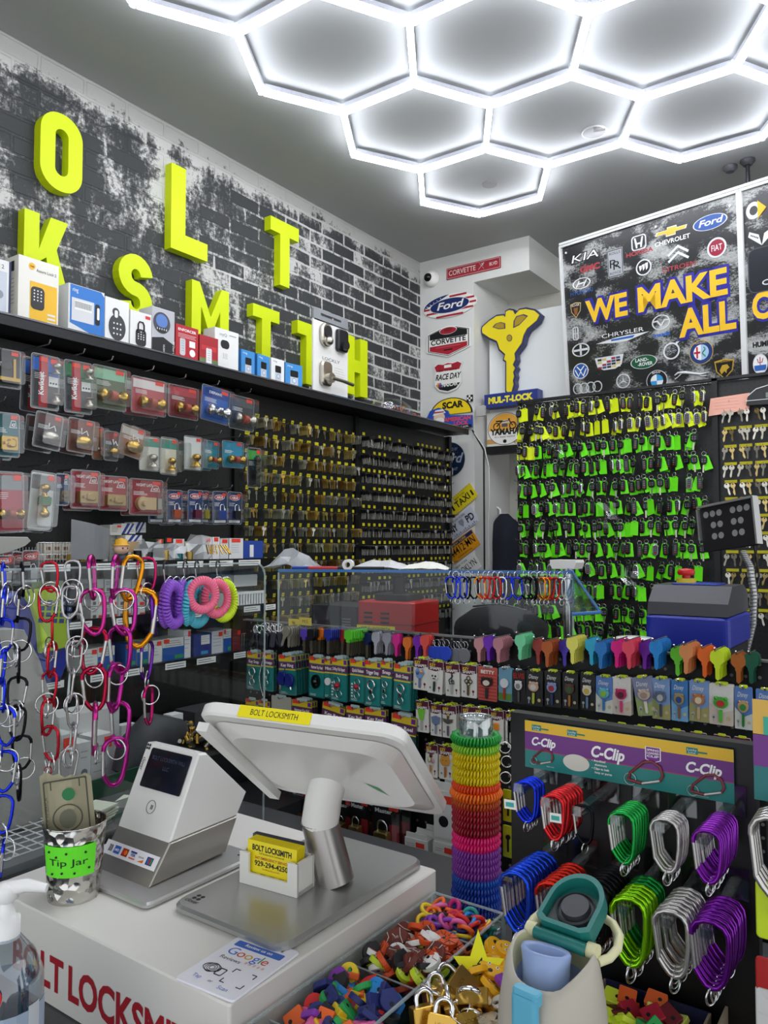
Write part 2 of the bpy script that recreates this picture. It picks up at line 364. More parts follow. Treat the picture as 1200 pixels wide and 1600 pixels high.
def letter(ch, h, dep):
    g = G(); s = .21*h; w = .58*h; hw = w/2; hh = h/2
    if ch == 'O':
        o = rrect(w, h, hw*.95, 8); i = rrect(w-2*s*.95, h-2*s*.95, (hw-s*.9), 8); g.ring(o, i, 0, dep, LIME)
    elif ch == 'L': g.prism([(-hw, -hh), (hw*.9, -hh), (hw*.9, -hh+s), (-hw+s, -hh+s), (-hw+s, hh), (-hw, hh)], 0, dep, LIME)
    elif ch == 'T': g.prism([(-s/2, -hh), (s/2, -hh), (s/2, hh-s), (hw*1.1, hh-s), (hw*1.1, hh), (-hw*1.1, hh), (-hw*1.1, hh-s), (-s/2, hh-s)], 0, dep, LIME)
    elif ch == 'H': g.prism([(-hw, -hh), (-hw+s, -hh), (-hw+s, -s/2), (hw-s, -s/2), (hw-s, -hh), (hw, -hh), (hw, hh), (hw-s, hh), (hw-s, s/2), (-hw+s, s/2), (-hw+s, hh), (-hw, hh)], 0, dep, LIME)
    elif ch == 'M': hw *= 1.35; g.prism([(-hw, -hh), (-hw+s*.9, -hh), (-hw+s*.9, hh*.25), (-s*.1, -hh*.6), (s*.1, -hh*.6), (hw-s*.9, hh*.25), (hw-s*.9, -hh), (hw, -hh), (hw, hh), (hw-s*.75, hh), (0, -hh*.02), (-hw+s*.75, hh), (-hw, hh)], 0, dep, LIME)
    elif ch == 'K': g.prism([(-hw, -hh), (-hw+s, -hh), (-hw+s, -hh*.3), (-hw+s*1.5, -hh*.12), (hw-s*.9, -hh), (hw+s*.3, -hh), (-hw+s*2.2, hh*.16), (hw+s*.2, hh), (hw-s*1.0, hh), (-hw+s, hh*.05), (-hw+s, hh), (-hw, hh)], 0, dep, LIME)
    elif ch == 'S':
        r = hw-s/2; q = h/4-s/4
        pts = arc(0, q, r, q, 5, 180, 10)+arc(0, q, r, q, 200, 255, 4)+arc(0, -q, r, q, 75, 20, 4)+arc(0, -q, r, q, 0, -175, 10); strip(g, pts, s, dep, LIME)
    return g
for ch, x0, y0, x1, y1, lb in (('O', 55, 178, 132, 303, 'yellow-green letter O, the highest letter on the painted brick wall'), ('L', 268, 268, 322, 402, 'yellow-green letter L on the painted brick wall between O and T'),
        ('T', 421, 347, 463, 450, 'yellow-green letter T in the upper row on the brick wall'), ('K', 27, 336, 106, 455, 'yellow-green letter K half hidden behind the yellow keypad lock box'),
        ('S', 176, 397, 242, 508, 'yellow-green letter S above the keypad padlock boxes'), ('M', 299, 446, 353, 545, 'yellow-green letter M behind the red boxes on the shelf'),
        ('T', 394, 480, 432, 574, 'yellow-green letter T standing behind the small blue doorbell boxes'), ('T', 466, 506, 498, 603, 'yellow-green letter T mostly hidden by the tall lock display card'),
        ('H', 541, 527, 570, 620, 'yellow-green letter H, last letter of the lower row')):
    M, wd, hh = spot(x0, y0, x1, y1, LF, LW+.03)
    M.translation.x = LW
    single('wall_letter', letter(ch, hh*.97, .045), lb, 'letter', M, 'yellow-green letters on the brick wall')
# ================================================================ left shelving
def q(g, x0, y0, x1, y1, z, m, M=None): return g.add([(x0, y0, z), (x1, y0, z), (x1, y1, z), (x0, y1, z)], [(0, 1, 2, 3)], m, False, M)
def pg(g, pts, z, m, M=None): return g.add([(a, b, z) for a, b in pts], [tuple(range(len(pts)))], m, False, M)
def lines(g, x0, x1, y, n, dy, z, m, t=.0008, rnd=.3):
    for i in range(n): q(g, x0, y-i*dy-t/2, x1-(x1-x0)*rnd*R.random(), y-i*dy+t/2, z, m)
LBL = mat('e8e8e4', .5); RAILM = mat('101012', .35)
su = thing('shelving_unit', 'long black wall shelving unit with pegboard back and a deep top shelf', 'shelving', T(PB, 2.0, 0))
def sub(n, g, parent=su, base=(PB, 2.0, 0)): return put(n, g, parent, T(-Vector(base)))
# pegboards: drawn in their own plane
for y0, y1 in ((-.4, 1.15), (1.15, 2.42), (2.42, 3.31), (3.31, 4.31)):
    put('pegboard', G().box((0, 0, -.01), (y1-y0-.012, 1.9, .02), PEG), su, T(0, (y0+y1)/2-2.0, 1.345) @ LF)
g = G(); g.box((-2.60, 1.95, 2.317), (.42, 4.72, .026), RAILM); g.box((-2.392, 1.95, 2.319), (.012, 4.72, .038), mat('1a1a1d', .3)); g.box((-2.385, 1.95, 2.336), (.006, 4.72, .006), mat('77777c', .25, .6))
sub('top_shelf', g)
for y in (1.15, 2.42, 3.31, 4.31): sub('upright', G().box((PB+.004, y, 1.15), (.03, .03, 2.3), mat('0a0a0b', .4)))
for z, y0, y1, xf in ((1.535, -.4, 2.40, -2.2), (1.352, -.4, 2.36, -2.2), (1.185, -.4, 2.30, -2.16), (.93, -.4, 2.30, -2.1)):
    g = G(); g.box(((PB+xf)/2, (y0+y1)/2, z-.012), (xf-PB, y1-y0, .014), RAILM); g.box((xf, (y0+y1)/2, z-.008), (.008, y1-y0, .034), mat('0b0b0c', .3))
    s_ = sub('shelf', g)
    k = 0; y = .95 if z > 1.5 else 1.3
    while y < y1-.08 and z > 1.0:
        wd = R.choice((.06, .09, .12)); lg = G(); q(lg, 0, -.011, wd, .011, 0, LBL); lines(lg, .006, wd-.006, .004, 2, .008, .0004, DARK, .002)
        put('price_label', lg, s_, at(LF, (xf+.005, y, z-.008))); y += wd+R.choice((.03, .05, .09))
# hooks that carry the packs
hookm = G().tube([(0, 0, 0), (0, 0, .17), (0, .012, .178)], .0028, STEEL, 6).mesh('peg_hook')
def hook(px, py, x=-2.3):
    p = hit(px, py, 'X', x); put('peg_hook', hookm, su, T(-Vector((PB, 2, 0))) @ at(LF, (x-.175, p.y, p.z)))
# ---------------------------------------------------------------- clamshell packs
def knob(g, x, y, z, r, m, up=True):
    A = T(x, y, z) @ (RX(-PI/2) if up else RX(PI/2))
    g.lathe([(r*.95, -r*1.5), (r*.95, -r*1.35), (r*.5, -r*1.2), (r*.42, -r*.7), (r*.75, -r*.3), (r, .1*r), (r*.92, r*.6), (r*.55, r*.92), (1e-5, r)], m, 18, A)
def hknobs(g, x, y, z, r, m, m2=None, span=2.6):
    for s in (-1, 1):
        A = T(x+s*span*r*.5, y, z) @ RY(s*PI/2)
        g.lathe([(r*.45, -r*.9), (r*.45, -r*.1), (r*.9, .1*r), (r, r*.5), (r*.8, r*.95), (1e-5, r*1.1)], m, 16, A)
    g.cyl((x-r*.5, y, z), (x+r*.5, y, z), r*.8, m2 or m, 16)
def padlock(g, x, y, z, w, h, d, body, shk=CHROME):
    g.rbox((x, y, z), (w, h, d), w*.12, body); r = w*.33
    pts = [(x-r, y+h/2-.002, z)]+[(x+r*math.cos(a), y+h/2+h*.38+r*math.sin(a), z) for a in [PI-PI*i/8 for i in range(9)]]+[(x+r, y+h/2-.002, z)]
    g.tube(pts, w*.075, shk, 7)
def BL(l, b):
    w = l.split(); return 'pack behind the '+' '.join(w[:10 if b == 1 else 9])+('' if b == 1 else ', hanging farthest back')
def pack(x0, y0, x1, y1, kind, card, top, metal, label, back=0, title='', tilt=0., xp=-2.31, yaw=0., cat='lock pack', group=None, lay=None):
    M, w_, h_ = spot(x0, y0, x1, y1, LF, xp)
    w_ = max(w_, .03); d = .045
    cm = mat(card, .45); tm_ = mat(top, .45) if isinstance(top, str) else top
    def parts(t, front=True):
        c = G(); c.rbox((0, 0, 0), (w_*.94, h_*.95, .002), .006, cm); q(c, -w_*.45, h_*.2, w_*.45, h_*.44, .0014, tm_)
        if title: c.text(title, 0, h_*.30, .0018, min(h_*.075, .016), WHITE, min(w_*.6, len(title)*.010), bold=.02)
        lines(c, -w_*.38, w_*.05, h_*.15, 4, h_*.03, .0018, LBL if kind != 'white' else DARK, .0016)
        if kind == 'kwik':
            q(c, -w_*.22, -h_*.46, w_*.1, h_*.46, .0016, mat('b3262c', .4)); q(c, -w_*.20, h_*.38, w_*.08, h_*.46, .0022, REDST)
            c.text('Kwikset', -w_*.01, 0, .0024, w_*.18, WHITE, h_*.42, M=T(-w_*.055, -h_*.02, 0) @ RZ(PI/2), bold=.03)
            q(c, w_*.12, -h_*.06, w_*.46, h_*.12, .003, LBL); q(c, w_*.12, h_*.12, w_*.46, h_*.17, .003, tm_)
            for i in range(3): c.cyl((w_*(.19+.1*i), 0, .003), (w_*(.19+.1*i), 0, .004), w_*.032, DARK, 10)
        put('backing_card', c, t)
        pr = G(); nm = 'door_knob'
        if kind == 'kwik': knob(pr, w_*.29, h_*.29, .022, w_*.15, metal); knob(pr, w_*.29, -h_*.33, .022, w_*.15, metal, False)
        elif kind == 'hk': hknobs(pr, 0, -h_*.2, .024, min(w_*.17, h_*.17), metal, mat('a8452c', .4) if card != '2b5fae' else metal)
        elif kind == 'oval': pr.ball((0, -h_*.2, .024), w_*.3, metal, None, 16, (1.15, .75, .6)); pr.tube([(-w_*.1, h_*.2, .02), (-w_*.15, h_*.02, .03), (w_*.1, h_*.15, .02), (w_*.1, 0, .03)], .002, WHITE, 5)
        elif kind == 'stand': knob(pr, 0, -h_*.16, .022, w_*.2, metal); pr.cyl((0, -h_*.40, .02), (0, -h_*.28, .02), w_*.26, metal, 16, None, w_*.12)
        elif kind == 'two': knob(pr, -w_*.05, h_*.2, .022, w_*.2, metal); knob(pr, w_*.0, -h_*.2, .022, w_*.2, metal, False); pr.rbox((0, 0, .02), (w_*.36, h_*.14, .03), .004, mat('1f6b35', .4))
        elif kind == 'latch': nm = 'door_latch'; pr.rbox((-w_*.05, h_*.05, .014), (w_*.34, w_*.34, .02), w_*.16, mat('3a3a3a', .3, .8)); pr.box((w_*.2, -h_*.05, .014), (w_*.08, h_*.6, .01), metal); pr.box((0, -h_*.3, .016), (w_*.7, h_*.09, .02), metal)
        elif kind == 'rim': nm = 'rim_lock'; pr.rbox((0, -h_*.2, .014), (w_*.62, h_*.32, .024), .004, metal); pr.rbox((w_*.04, -h_*.2, .03), (w_*.3, h_*.2, .012), .01, metal); pr.cyl((-w_*.2, -h_*.2, .02), (-w_*.2, -h_*.2, .036), .005, metal, 12)
        elif kind == 'rimround':
            nm = 'rim_lock'; pr.cyl((-w_*.18, -h_*.18, .004), (-w_*.18, -h_*.18, .022), h_*.19, metal, 28); pr.cyl((-w_*.18, -h_*.18, .02), (-w_*.18, -h_*.18, .038), h_*.08, metal, 20)
            pr.box((w_*.06, -h_*.18, .012), (w_*.3, h_*.34, .018), metal); pr.box((w_*.3, -h_*.18, .014), (w_*.12, h_*.3, .02), mat('b8b4ac', .3, .8))
        elif kind == 'pad': nm = 'padlock'; padlock(pr, 0, -h_*.22, .016, w_*.42, h_*.27, .018, metal)
        elif kind == 'balls':
            nm = 'door_handle'
            for i in (-1, 0, 1): pr.ball((w_*.02, i*h_*.2, .02), w_*.2, metal, None, 12)
            pr.cyl((w_*.02, -h_*.3, .02), (w_*.02, h_*.3, .02), w_*.1, metal)
        if kind != 'plain': put(nm, pr, t)
        if kind == 'pad' :
            b = G(); pg(b, circ(w_*.36, 20, 0, h_*.32, h_*.085), .0016, WHITE); pg(b, circ(w_*.33, 20, 0, h_*.32, h_*.07), .002, mat('c8202c', .4)); b.text('ABUS', 0, h_*.285, .0024, h_*.07, WHITE, w_*.46, bold=.04)
            q(b, -w_*.40, -h_*.46, w_*.40, -h_*.38, .002, WHITE); q(b, w_*.27, -h_*.34, w_*.42, -h_*.02, .002, WHITE); q(b, w_*.27, -h_*.2, w_*.42, -h_*.14, .0024, REDST)
            put('printed_label', b, t)
        if 'ACE' in title or kind in ('rim', 'rimround'):
            b = G(); pg(b, [(w_*.12, h_*.17), (w_*.42, h_*.17), (w_*.36, h_*.34), (w_*.2, h_*.34)], .0018, WHITE); pg(b, [(w_*.15, h_*.185), (w_*.40, h_*.185), (w_*.35, h_*.325), (w_*.21, h_*.325)], .0021, cm); b.text('ACE', w_*.275, h_*.205, .0024, h_*.07, WHITE, w_*.15, bold=.03); put('printed_label', b, t)
        st = G(); q(st, w_*.18, h_*.36, w_*.42, h_*.45, .003, REDST); put('price_sticker', st, t)
        s = G(); P = rrect(w_, h_, .008); P2 = rrect(w_*.9, h_*.92, .008)
        s.ring(P, P2, -.001, .004, SHELL); o = rrect(w_*.9, h_*.92, .008); i2 = rrect(w_*.82, h_*.86, .008); n = len(o)
        s.add([(a, b, .004) for a, b in o]+[(a, b, d) for a, b in i2], [(i, (i+1) % n, n+(i+1) % n, n+i) for i in range(n)]+[tuple(range(n, 2*n))], SHELL)
        s.tube([(a, b, .003) for a, b in P], .0013, mat('bfc3c6', .15, 0, .8, 0, .55), 4, True)
        put('clear_shell', s, t)
    for b in range(back, -1, -1):
        MM = M @ T(R.uniform(-.006, .006) if b else 0, R.uniform(-.006, .0) if b else 0, -.05*b) @ RZ(tilt+(R.uniform(-.05, .05) if b else 0)) @ RY(yaw)
        lb = label if b == 0 else 'hidden behind: '+label
        t = thing('lock_package', lb if b == 0 else BL(label, b), cat, MM, group)
        parts(t)
for a in (
 (-14, 546, 32, 606, 'latch', '22262a', '1a1d20', BRASS, 'black carded pack with round knob and brass latch, left end of top row'),
 (48, 555, 92, 640, 'kwik', '3a3c3e', '2b66b8', NICKEL, 'red striped knob pack with blue label band under the yellow keypad box', 1),
 (100, 565, 143, 646, 'kwik', '3a3c3e', '2c7a4a', NICKEL, 'red striped knob pack with green label band', 1),
 (144, 574, 197, 640, 'hk', '5e6a50', '8fc0a0', BRASS, 'pale green carded pack with brass lock cylinder'),
 (205, 592, 259, 648, 'hk', 'b6545a', 'e0d8d4', BRASS, 'shiny red and white carded pack with pale brass knobs', 1),
 (263, 604, 309, 654, 'hk', '7c2830', 'b03a42', BRASS, 'dark red carded pack with gold knobs in top row'),
 (314, 606, 358, 660, 'hk', '2b5fae', '1c3f8a', CHROME, 'blue carded pack with silver knobs in top row'),
 (358, 620, 396, 672, 'hk', '3c3f42', '55595c', NICKEL, 'clear grey pack with silver knobs at right end of top row'),
 (-12, 645, 30, 714, 'rim', '1f6670', '1d5a63', BRASS, 'teal carded pack with brass bolt lock, left end of second row', 1),
 (53, 646, 96, 702, 'oval', '4c4647', '6a4a48', NICKEL, 'tilted clear pack with dark silver oval knob below the striped packs', 1),
 (105, 655, 146, 708, 'oval', '6b4438', '7a3c36', BRASS, 'clear pack with brass oval knob and white tie', 1),
 (143, 667, 161, 718, 'hk', 'a0694c', 'b87f5a', NICKEL, 'narrow orange-brown carded pack with round rings'),
 (162, 674, 184, 720, 'oval', '4a4a4c', '8a3a36', BRASS, 'small grey pack with brass knob and red sticker'),
 (186, 667, 224, 714, 'oval', 'a87e62', 'c9c3bb', BRASS, 'tilted white-edged pack with polished brass oval knob'),
 (217, 682, 249, 736, 'stand', 'd8d4c8', '3f8f7c', NICKEL, 'grey pack with green-topped card and silver knob'),
 (250, 684, 276, 742, 'stand', 'd8d0b8', '3f8f7c', BRASS, 'grey pack with green-topped card and brass knob'),
 (278, 690, 288, 735, 'stand', '9c9a92', '77756f', BRASS, 'narrow sliver of a grey pack with brass knob'),
 (287, 682, 315, 735, 'stand', 'e2e4de', 'dfe0dc', BRASS, 'white carded pack with short brass knob and green hills'),
 (317, 689, 341, 732, 'hk', '1f7f8f', '1b6f80', BRASS, 'teal carded pack with angled brass knobs', 1),
 (347, 690, 380, 731, 'hk', '2a8fb0', '2a8fb0', BRASS, 'bright blue carded pack with two small brass knobs'),
 (386, 700, 407, 762, 'balls', '1c1f22', '4ba83c', mat('101114', .3), 'tall black pack with green corners beside the hanging keys'),
 (-14, 737, 37, 832, 'hk', 'b0404c', '8c8f92', BRASS, 'large red and grey carded pack with brass knob, left end of third row', 1),
 (45, 737, 84, 829, 'two', 'd9dad6', '8a8c8c', BRASS, 'tall white carded pack with two brass knobs and green band', 1),
 (86, 740, 107, 790, 'rim', '27406e', '1b2f55', mat('6b5636', .35, .7), 'narrow blue carded pack with dark bronze lock', 1),
 (110, 735, 156, 795, 'rim', '9c2733', '9c2733', mat('b79a64', .35, .6), 'red carded pack with square tan rim lock, leftmost of the red row', 1),
 (153, 744, 199, 798, 'rim', '9c2733', '9c2733', mat('b79a64', .35, .6), 'red carded pack with tan rim lock, middle of the red row'),
 (202, 749, 254, 805, 'rimround', '9c2733', '9c2733', mat('cdb083', .4, .2), 'red carded pack with rounded tan rim lock, right of the red row', 1),
 (232, 764, 256, 818, 'pad', '16336b', '16336b', mat('8a8f94', .3, .7), 'navy padlock pack peeking out below the rounded tan rim lock'),
 (260, 766, 284, 818, 'pad', '16336b', '16336b', mat('c0501c', .3, .5), 'navy padlock pack with an orange padlock', 1),
 (309, 767, 326, 818, 'pad', '16336b', '16336b', mat('c9b820', .3, .5), 'navy padlock pack with a yellow padlock', 0),
 (293, 766, 316, 818, 'pad', '16336b', '16336b', mat('6a1f3c', .3, .5), 'navy padlock pack with a purple padlock', 1),
 (332, 768, 354, 819, 'pad', '16336b', '16336b', mat('2450b0', .3, .5), 'navy padlock pack with a blue padlock', 1),
 (355, 769, 377, 819, 'pad', '16336b', '16336b', mat('16181c', .3, .5), 'navy padlock pack with a black padlock, right end', 0),
 (-10, 868, 21, 912, 'pad', '1a1a1c', 'a01c24', mat('b8b8b8', .3, .8), 'black and red padlock pack at the left edge above the blue keypad machine', 1),
 (34, 860, 60, 912, 'pad', '1a1a1c', 'a01c24', mat('b8b8b8', .3, .8), 'black and red padlock pack behind the red carabiner chain', 2)):
    kw = dict(back=a[9] if len(a) > 9 else 0)
    tl = {53: -.12, 105: -.06, 186: -.2, 45: -.07, 314: -.08, 217: .02}.get(a[0], R.uniform(-.03, .03))
    xx = -2.31 if a[1] < 850 else -2.16
    pack(*a[:9], tilt=tl, xp=xx+(0.012 if a[0] in (53, 105, 186, 293) else 0)+(-.03 if a[0] in (309, 143, 278, 232) else 0), title={'2b5fae': 'DEFIANT', '9c2733': 'NIGHT LATCH', '3f8f7c': ''}.get(a[5], ''), **kw)
for hp in ((78, 537), (132, 551), (176, 562), (240, 577), (290, 590), (342, 600), (392, 612), (8, 625), (170, 647), (207, 658), (240, 662), (275, 667), (307, 670), (345, 677), (375, 682), (2, 722), (76, 725), (137, 731), (182, 736), (262, 752), (290, 754), (312, 757), (340, 761), (362, 762)): hook(*hp)
# ---------------------------------------------------------------- boxes along the top shelf
ST = 2.334
def sbox(x0, y0, x1, depth, label, draw, side=None, yaw=0., front=-2.44, base='e9e9e6', cat='box', dx=0, y1=None):
    M, w_, _ = spot(x0, y0, x1, y0+2, LF, front); top = hit((x0+x1)/2, y0, 'X', front).z; h_ = top-ST
    M.translation.z = ST; t = thing('product_box', label, cat, M @ RY(yaw))
    b = mat(base, .4); g = G(); g.box((0, h_/2, -depth/2), (w_, h_, depth), b); put('carton', g, t)
    p = G(); draw(p, w_, h_); put('print', p, t)
    if side: s = G(); side(s, w_, h_, depth); put('side_print', s, t)
    return t
def kp(g, x, y, w, h, m=DARK, k=LBL, rows=4, cols=3, z=.001, r=None):
    "a pictured keypad"
    pg(g, rrect(w, h, r or w*.3, 5, x, y), z, m)
    for i in range(rows):
        for j in range(cols): pg(g, circ(w*.06, 6, x+w*(.25*(j-(cols-1)/2)), y+h*.12-h*.14*(i-(rows-1)/2)), z+.0006, k)
def d_first(g, w, h): q(g, w*.40, 0, w*.5, h, .001, mat('1d2850')); q(g, -w*.5, h*.1, w*.3, h*.8, .001, mat('c9d0da')); pg(g, circ(w*.2, 20, -w*.05, h*.4), .0016, mat('8f949b', .3)); g.text('2', w*.1, h*.85, .0015, h*.07, DARK)
def d_yale(g, w, h):
    q(g, -w*.22, h*.04, w*.46, h*.66, .001, mat('f1bd2c')); kp(g, -w*.03, h*.42, w*.34, h*.34, mat('222326', .3), LBL, 4, 3, .0016)
    pg(g, circ(w*.08, 20, -w*.18, h*.88), .001, mat('f1b62c')); g.text('Yale', -w*.18, h*.865, .0016, h*.03, DARK, w*.1); g.text('Assure Lock 2', w*.18, h*.82, .001, h*.045, DARK, w*.5)
    for i in range(3): q(g, w*.22, h*(.08+.06*i), w*.42, h*(.11+.06*i), .0016, LBL)
def s_yale(g, w, h, d):
    A = T(-w/2-.0006, 0, -d/2) @ RY(-PI/2)
    for i in (-.25, .12): g.add([(i*d+a, b, 0) for a, b in ((-.1*d, h*.78), (.12*d, h*.78), (.12*d, h*.93), (-.1*d, h*.93))], [(0, 1, 2, 3)], DARK, False, A)
    for i in range(7): g.add([(a*d, h*(.66-.06*i)+b, 0) for a, b in ((-.3, 0), (.25, 0), (.25, .002), (-.3, .002))], [(0, 1, 2, 3)], mat('8a8a8a'), False, A)
def d_ring(g, w, h):
    pg(g, [(-w*.46, h*.99), (-w*.46, h*.25), (w*.5, h*.02), (w*.5, h*.9), (w*.4, h*.99)], .001, mat('2f78c8')); g.text('ring', -w*.32, h*.86, .0016, h*.08, WHITE, w*.15)
    q(g, -w*.42, h*.3, w*.2, h*.74, .0018, mat('d9dadc')); q(g, -w*.34, h*.52, w*.14, h*.70, .0024, WHITE)
    for i in range(16): q(g, -w*.33+i*w*.029, h*.56, -w*.33+i*w*.029+w*.012, h*.68, .0028, BLACK)
    pg(g, rrect(w*.14, h*.42, w*.06, 4, w*.3, h*.52), .0016, DARK); pg(g, rrect(w*.07, h*.24, w*.03, 4, w*.32, h*.54), .0022, WHITE)
def d_keybox(g, w, h):
    pg(g, [(a, b) for a, b in circ(w*.36, 24, 0, h*.40, h*.28)], .001, mat('3b3d40')); pg(g, circ(w*.15, 20, -w*.06, h*.72, h*.09), .0008, mat('3b3d40')); pg(g, rrect(w*.14, h*.16, w*.06, 4, -w*.05, h*.68), .0016, LBL)
    for i in range(3):
        for j in range(3): pg(g, circ(w*.035, 8, w*(-.14+.14*j), h*(.48-.11*i)), .0016, LBL)
    g.text('KeyBox 5', 0, h*.07, .001, h*.045, DARK, w*.6); q(g, w*.3, 0, w*.48, h*.06, .0018, REDST)
def d_padbox(g, w, h):
    g.tube([(-w*.14, h*.45, .002), (-w*.14, h*.68, .002), (-w*.08, h*.75, .002), (w*.08, h*.75, .002), (w*.14, h*.68, .002), (w*.14, h*.45, .002)], w*.03, DARK, 6); kp(g, 0, h*.36, w*.5, h*.42, mat('26282b'), LBL)
    q(g, w*.2, h*.86, w*.44, h*.94, .001, mat('d23a35')); q(g, w*.28, 0, w*.5, h*.07, .0018, REDST)
def d_rv(g, w, h):
    q(g, -w*.5, 0, w*.5, h*.99, .0006, mat('b9b9be')); pg(g, [(-w*.5, 0), (w*.5, 0), (w*.5, h*.3), (0, h*.42), (-w*.5, h*.36)], .001, mat('17171b'))
    pg(g, circ(w*.38, 28, -w*.08, h*.7, h*.22), .0014, mat('44464c')); pg(g, circ(w*.26, 24, -w*.08, h*.74, h*.14), .002, mat('5b7fc4')); kp(g, -w*.08, h*.56, w*.4, h*.1, mat('26282b'), LBL, 2, 5, .0024)
    g.text('RV Door Lock', 0, 0, .002, w*.09, WHITE, h*.34, M=T(w*.42, h*.2, 0) @ RZ(-PI/2)); g.text('CARBTEX', 0, 0, .002, w*.07, WHITE, h*.18, M=T(w*.06, h*.18, 0) @ RZ(PI/2))
def d_enf(g, w, h):
    q(g, -w*.5, 0, w*.5, h, .0006, mat('b3202c')); g.text('ENFORCER', 0, h*.84, .001, h*.07, WHITE, w*.8, bold=.02); kp(g, -w*.2, h*.42, w*.24, h*.46, mat('c9cbcf'), DARK, 6, 2)
    q(g, w*.1, h*.45, w*.36, h*.62, .001, WHITE); pg(g, circ(w*.13, 16, w*.24, h*.3), .001, WHITE); lines(g, -w*.4, w*.4, h*.76, 3, h*.04, .001, LBL, .0012)
def d_redcam(g, w, h):
    q(g, -w*.5, 0, w*.5, h, .0006, mat('a8222c')); q(g, -w*.5, 0, w*.5, h*.3, .0008, mat('6b7a4e')); q(g, -w*.4, h*.55, w*.4, h*.7, .0009, mat('c8353c')); kp(g, 0, h*.38, w*.3, h*.5, mat('e4e4e4'), DARK, 6, 2, .0012, w*.06)
def d_myq(g, w, h):
    pg(g, [(-w*.5, 0), (w*.5, 0), (w*.5, h*.05), (-w*.5, h*.14)], .0008, mat('2f7fc4')); g.text('myQ', -w*.15, h*.84, .001, h*.07, mat('8a9098'), w*.3); q(g, w*.1, h*.88, w*.4, h*.9, .001, mat('9aa0a8'))
    pg(g, rrect(w*.36, h*.48, w*.07, 4, -w*.08, h*.42), .001, LBL); pg(g, rrect(w*.36, h*.2, w*.12, 5, -w*.08, h*.65), .0014, DARK); kp(g, -w*.08, h*.35, w*.28, h*.24, LBL, mat('8a8a8a'), 4, 3, .0018, w*.03); q(g, -w*.05, 0, w*.2, h*.07, .0018, REDST)
def d_bell(blue):
    def f(g, w, h):
        q(g, -w*.5, 0, w*.5, h, .0006, mat('3f8fd0') if blue else mat('eceeec')); g.text('ring', -w*.22, h*.86, .001, h*.07, WHITE if blue else mat('55595c'), w*.3)
        pg(g, rrect(w*.46, h*.6, w*.05, 3, w*.02, h*.44), .0012, mat('c9ccd2', .3)); pg(g, rrect(w*.46, h*.26, w*.05, 3, w*.02, h*.61), .0016, mat('1c1d20', .3)); pg(g, circ(w*.12, 18, w*.02, h*.34), .0018, mat('5f9fd6')); pg(g, circ(w*.09, 18, w*.02, h*.34), .0022, mat('dfe3e8'))
    return f
sbox(-16, 405, 18, .08, 'white box with navy edge at the left end of the top shelf', d_first)
sbox(30, 407, 93, .10, 'tall white and yellow keypad lock box on the top shelf', d_yale, s_yale, base='ebe8dd')
sbox(108, 450, 164, .13, 'blue and white box with a barcode sticker on the top shelf', d_ring, base='e4e6e6')
sbox(165, 468, 202, .05, 'white box picturing a dark egg-shaped key safe', d_keybox)
sbox(204, 488, 237, .06, 'white box picturing a black keypad padlock', d_padbox)
sbox(238, 483, 273, .08, 'grey and black box for an RV door lock', d_rv, base='dcdce0')
sbox(275, 510, 310, .05, 'red box picturing a slim silver keypad, on the top shelf', d_enf, base='a8222c')
sbox(312, 526, 341, .06, 'smaller red box with green landscape and white keypad', d_redcam, base='9c1f2a')
sbox(336, 516, 373, .07, 'white box picturing a garage keypad, wavy blue foot', d_myq)
sbox(377, 548, 398, .04, 'blue doorbell box, leftmost of the small doorbell boxes', d_bell(True), base='2f72b4')
sbox(401, 555, 422, .04, 'blue doorbell box just left of the white doorbell box', d_bell(True), base='2f72b4', yaw=.1)
sbox(424, 561, 444, .04, 'white doorbell box between two blue ones', d_bell(False))
sbox(447, 569, 471, .04, 'blue doorbell box right of the white doorbell box', d_bell(True), base='2f72b4', yaw=-.1)
# tall display card with real locks on it
M, w_, _ = spot(489, 560, 543, 562, LF, -2.42); M.translation.z = ST; h_ = hit(516, 490, 'X', -2.42).z-ST
t = thing('lock_display_card', 'tall white display card with grey handle top, two smart locks and a lever', 'lock display', M)
cg = G(); cg.rbox((0, h_*.44, 0), (w_, h_*.88, .012), .006, mat('e8e7e2', .4)); cg.text('LOCKLY', 0, h_*.42, .0065, h_*.035, DARK, w_*.5); q(cg, 0, 0, w_*.5, h_*.04, .0066, mat('3a86c8')); lines(cg, w_*.1, w_*.42, h_*.36, 6, h_*.03, .0066, mat('9a9a96'), .0012)
put('backing_card', cg, t); tg = G(); tg.ring(rrect(w_, h_*.14, .01, 5, 0, h_*.93), rrect(w_*.6, h_*.03, .008, 5, 0, h_*.945), -.006, .006, mat('8b8e92', .4)); put('carry_handle', tg, t)
l1 = G(); l1.rbox((-w_*.2, h_*.71, .018), (w_*.30, h_*.28, .026), w_*.14, NICKEL); l1.rbox((-w_*.2, h_*.74, .033), (w_*.2, h_*.14, .006), w_*.08, DARK); l1.ball((-w_*.2, h_*.63, .034), w_*.09, NICKEL); put('smart_lock', l1, t)
l2 = G(); l2.rbox((w_*.26, h_*.70, .018), (w_*.30, h_*.27, .028), w_*.06, mat('1b1c20', .3)); l2.cyl((w_*.26, h_*.64, .03), (w_*.26, h_*.64, .05), w_*.09, mat('1b1c20', .3)); put('smart_lock', l2, t)
l3 = G(); l3.rbox((-w_*.2, h_*.25, .018), (w_*.30, h_*.29, .026), w_*.08, NICKEL); l3.cyl((-w_*.2, h_*.19, .03), (-w_*.2, h_*.19, .06), w_*.09, NICKEL); l3.tube([(-w_*.2, h_*.19, .058), (w_*.1, h_*.185, .06), (w_*.42, h_*.175, .056)], .009, NICKEL, 10); put('lever_handle', l3, t)
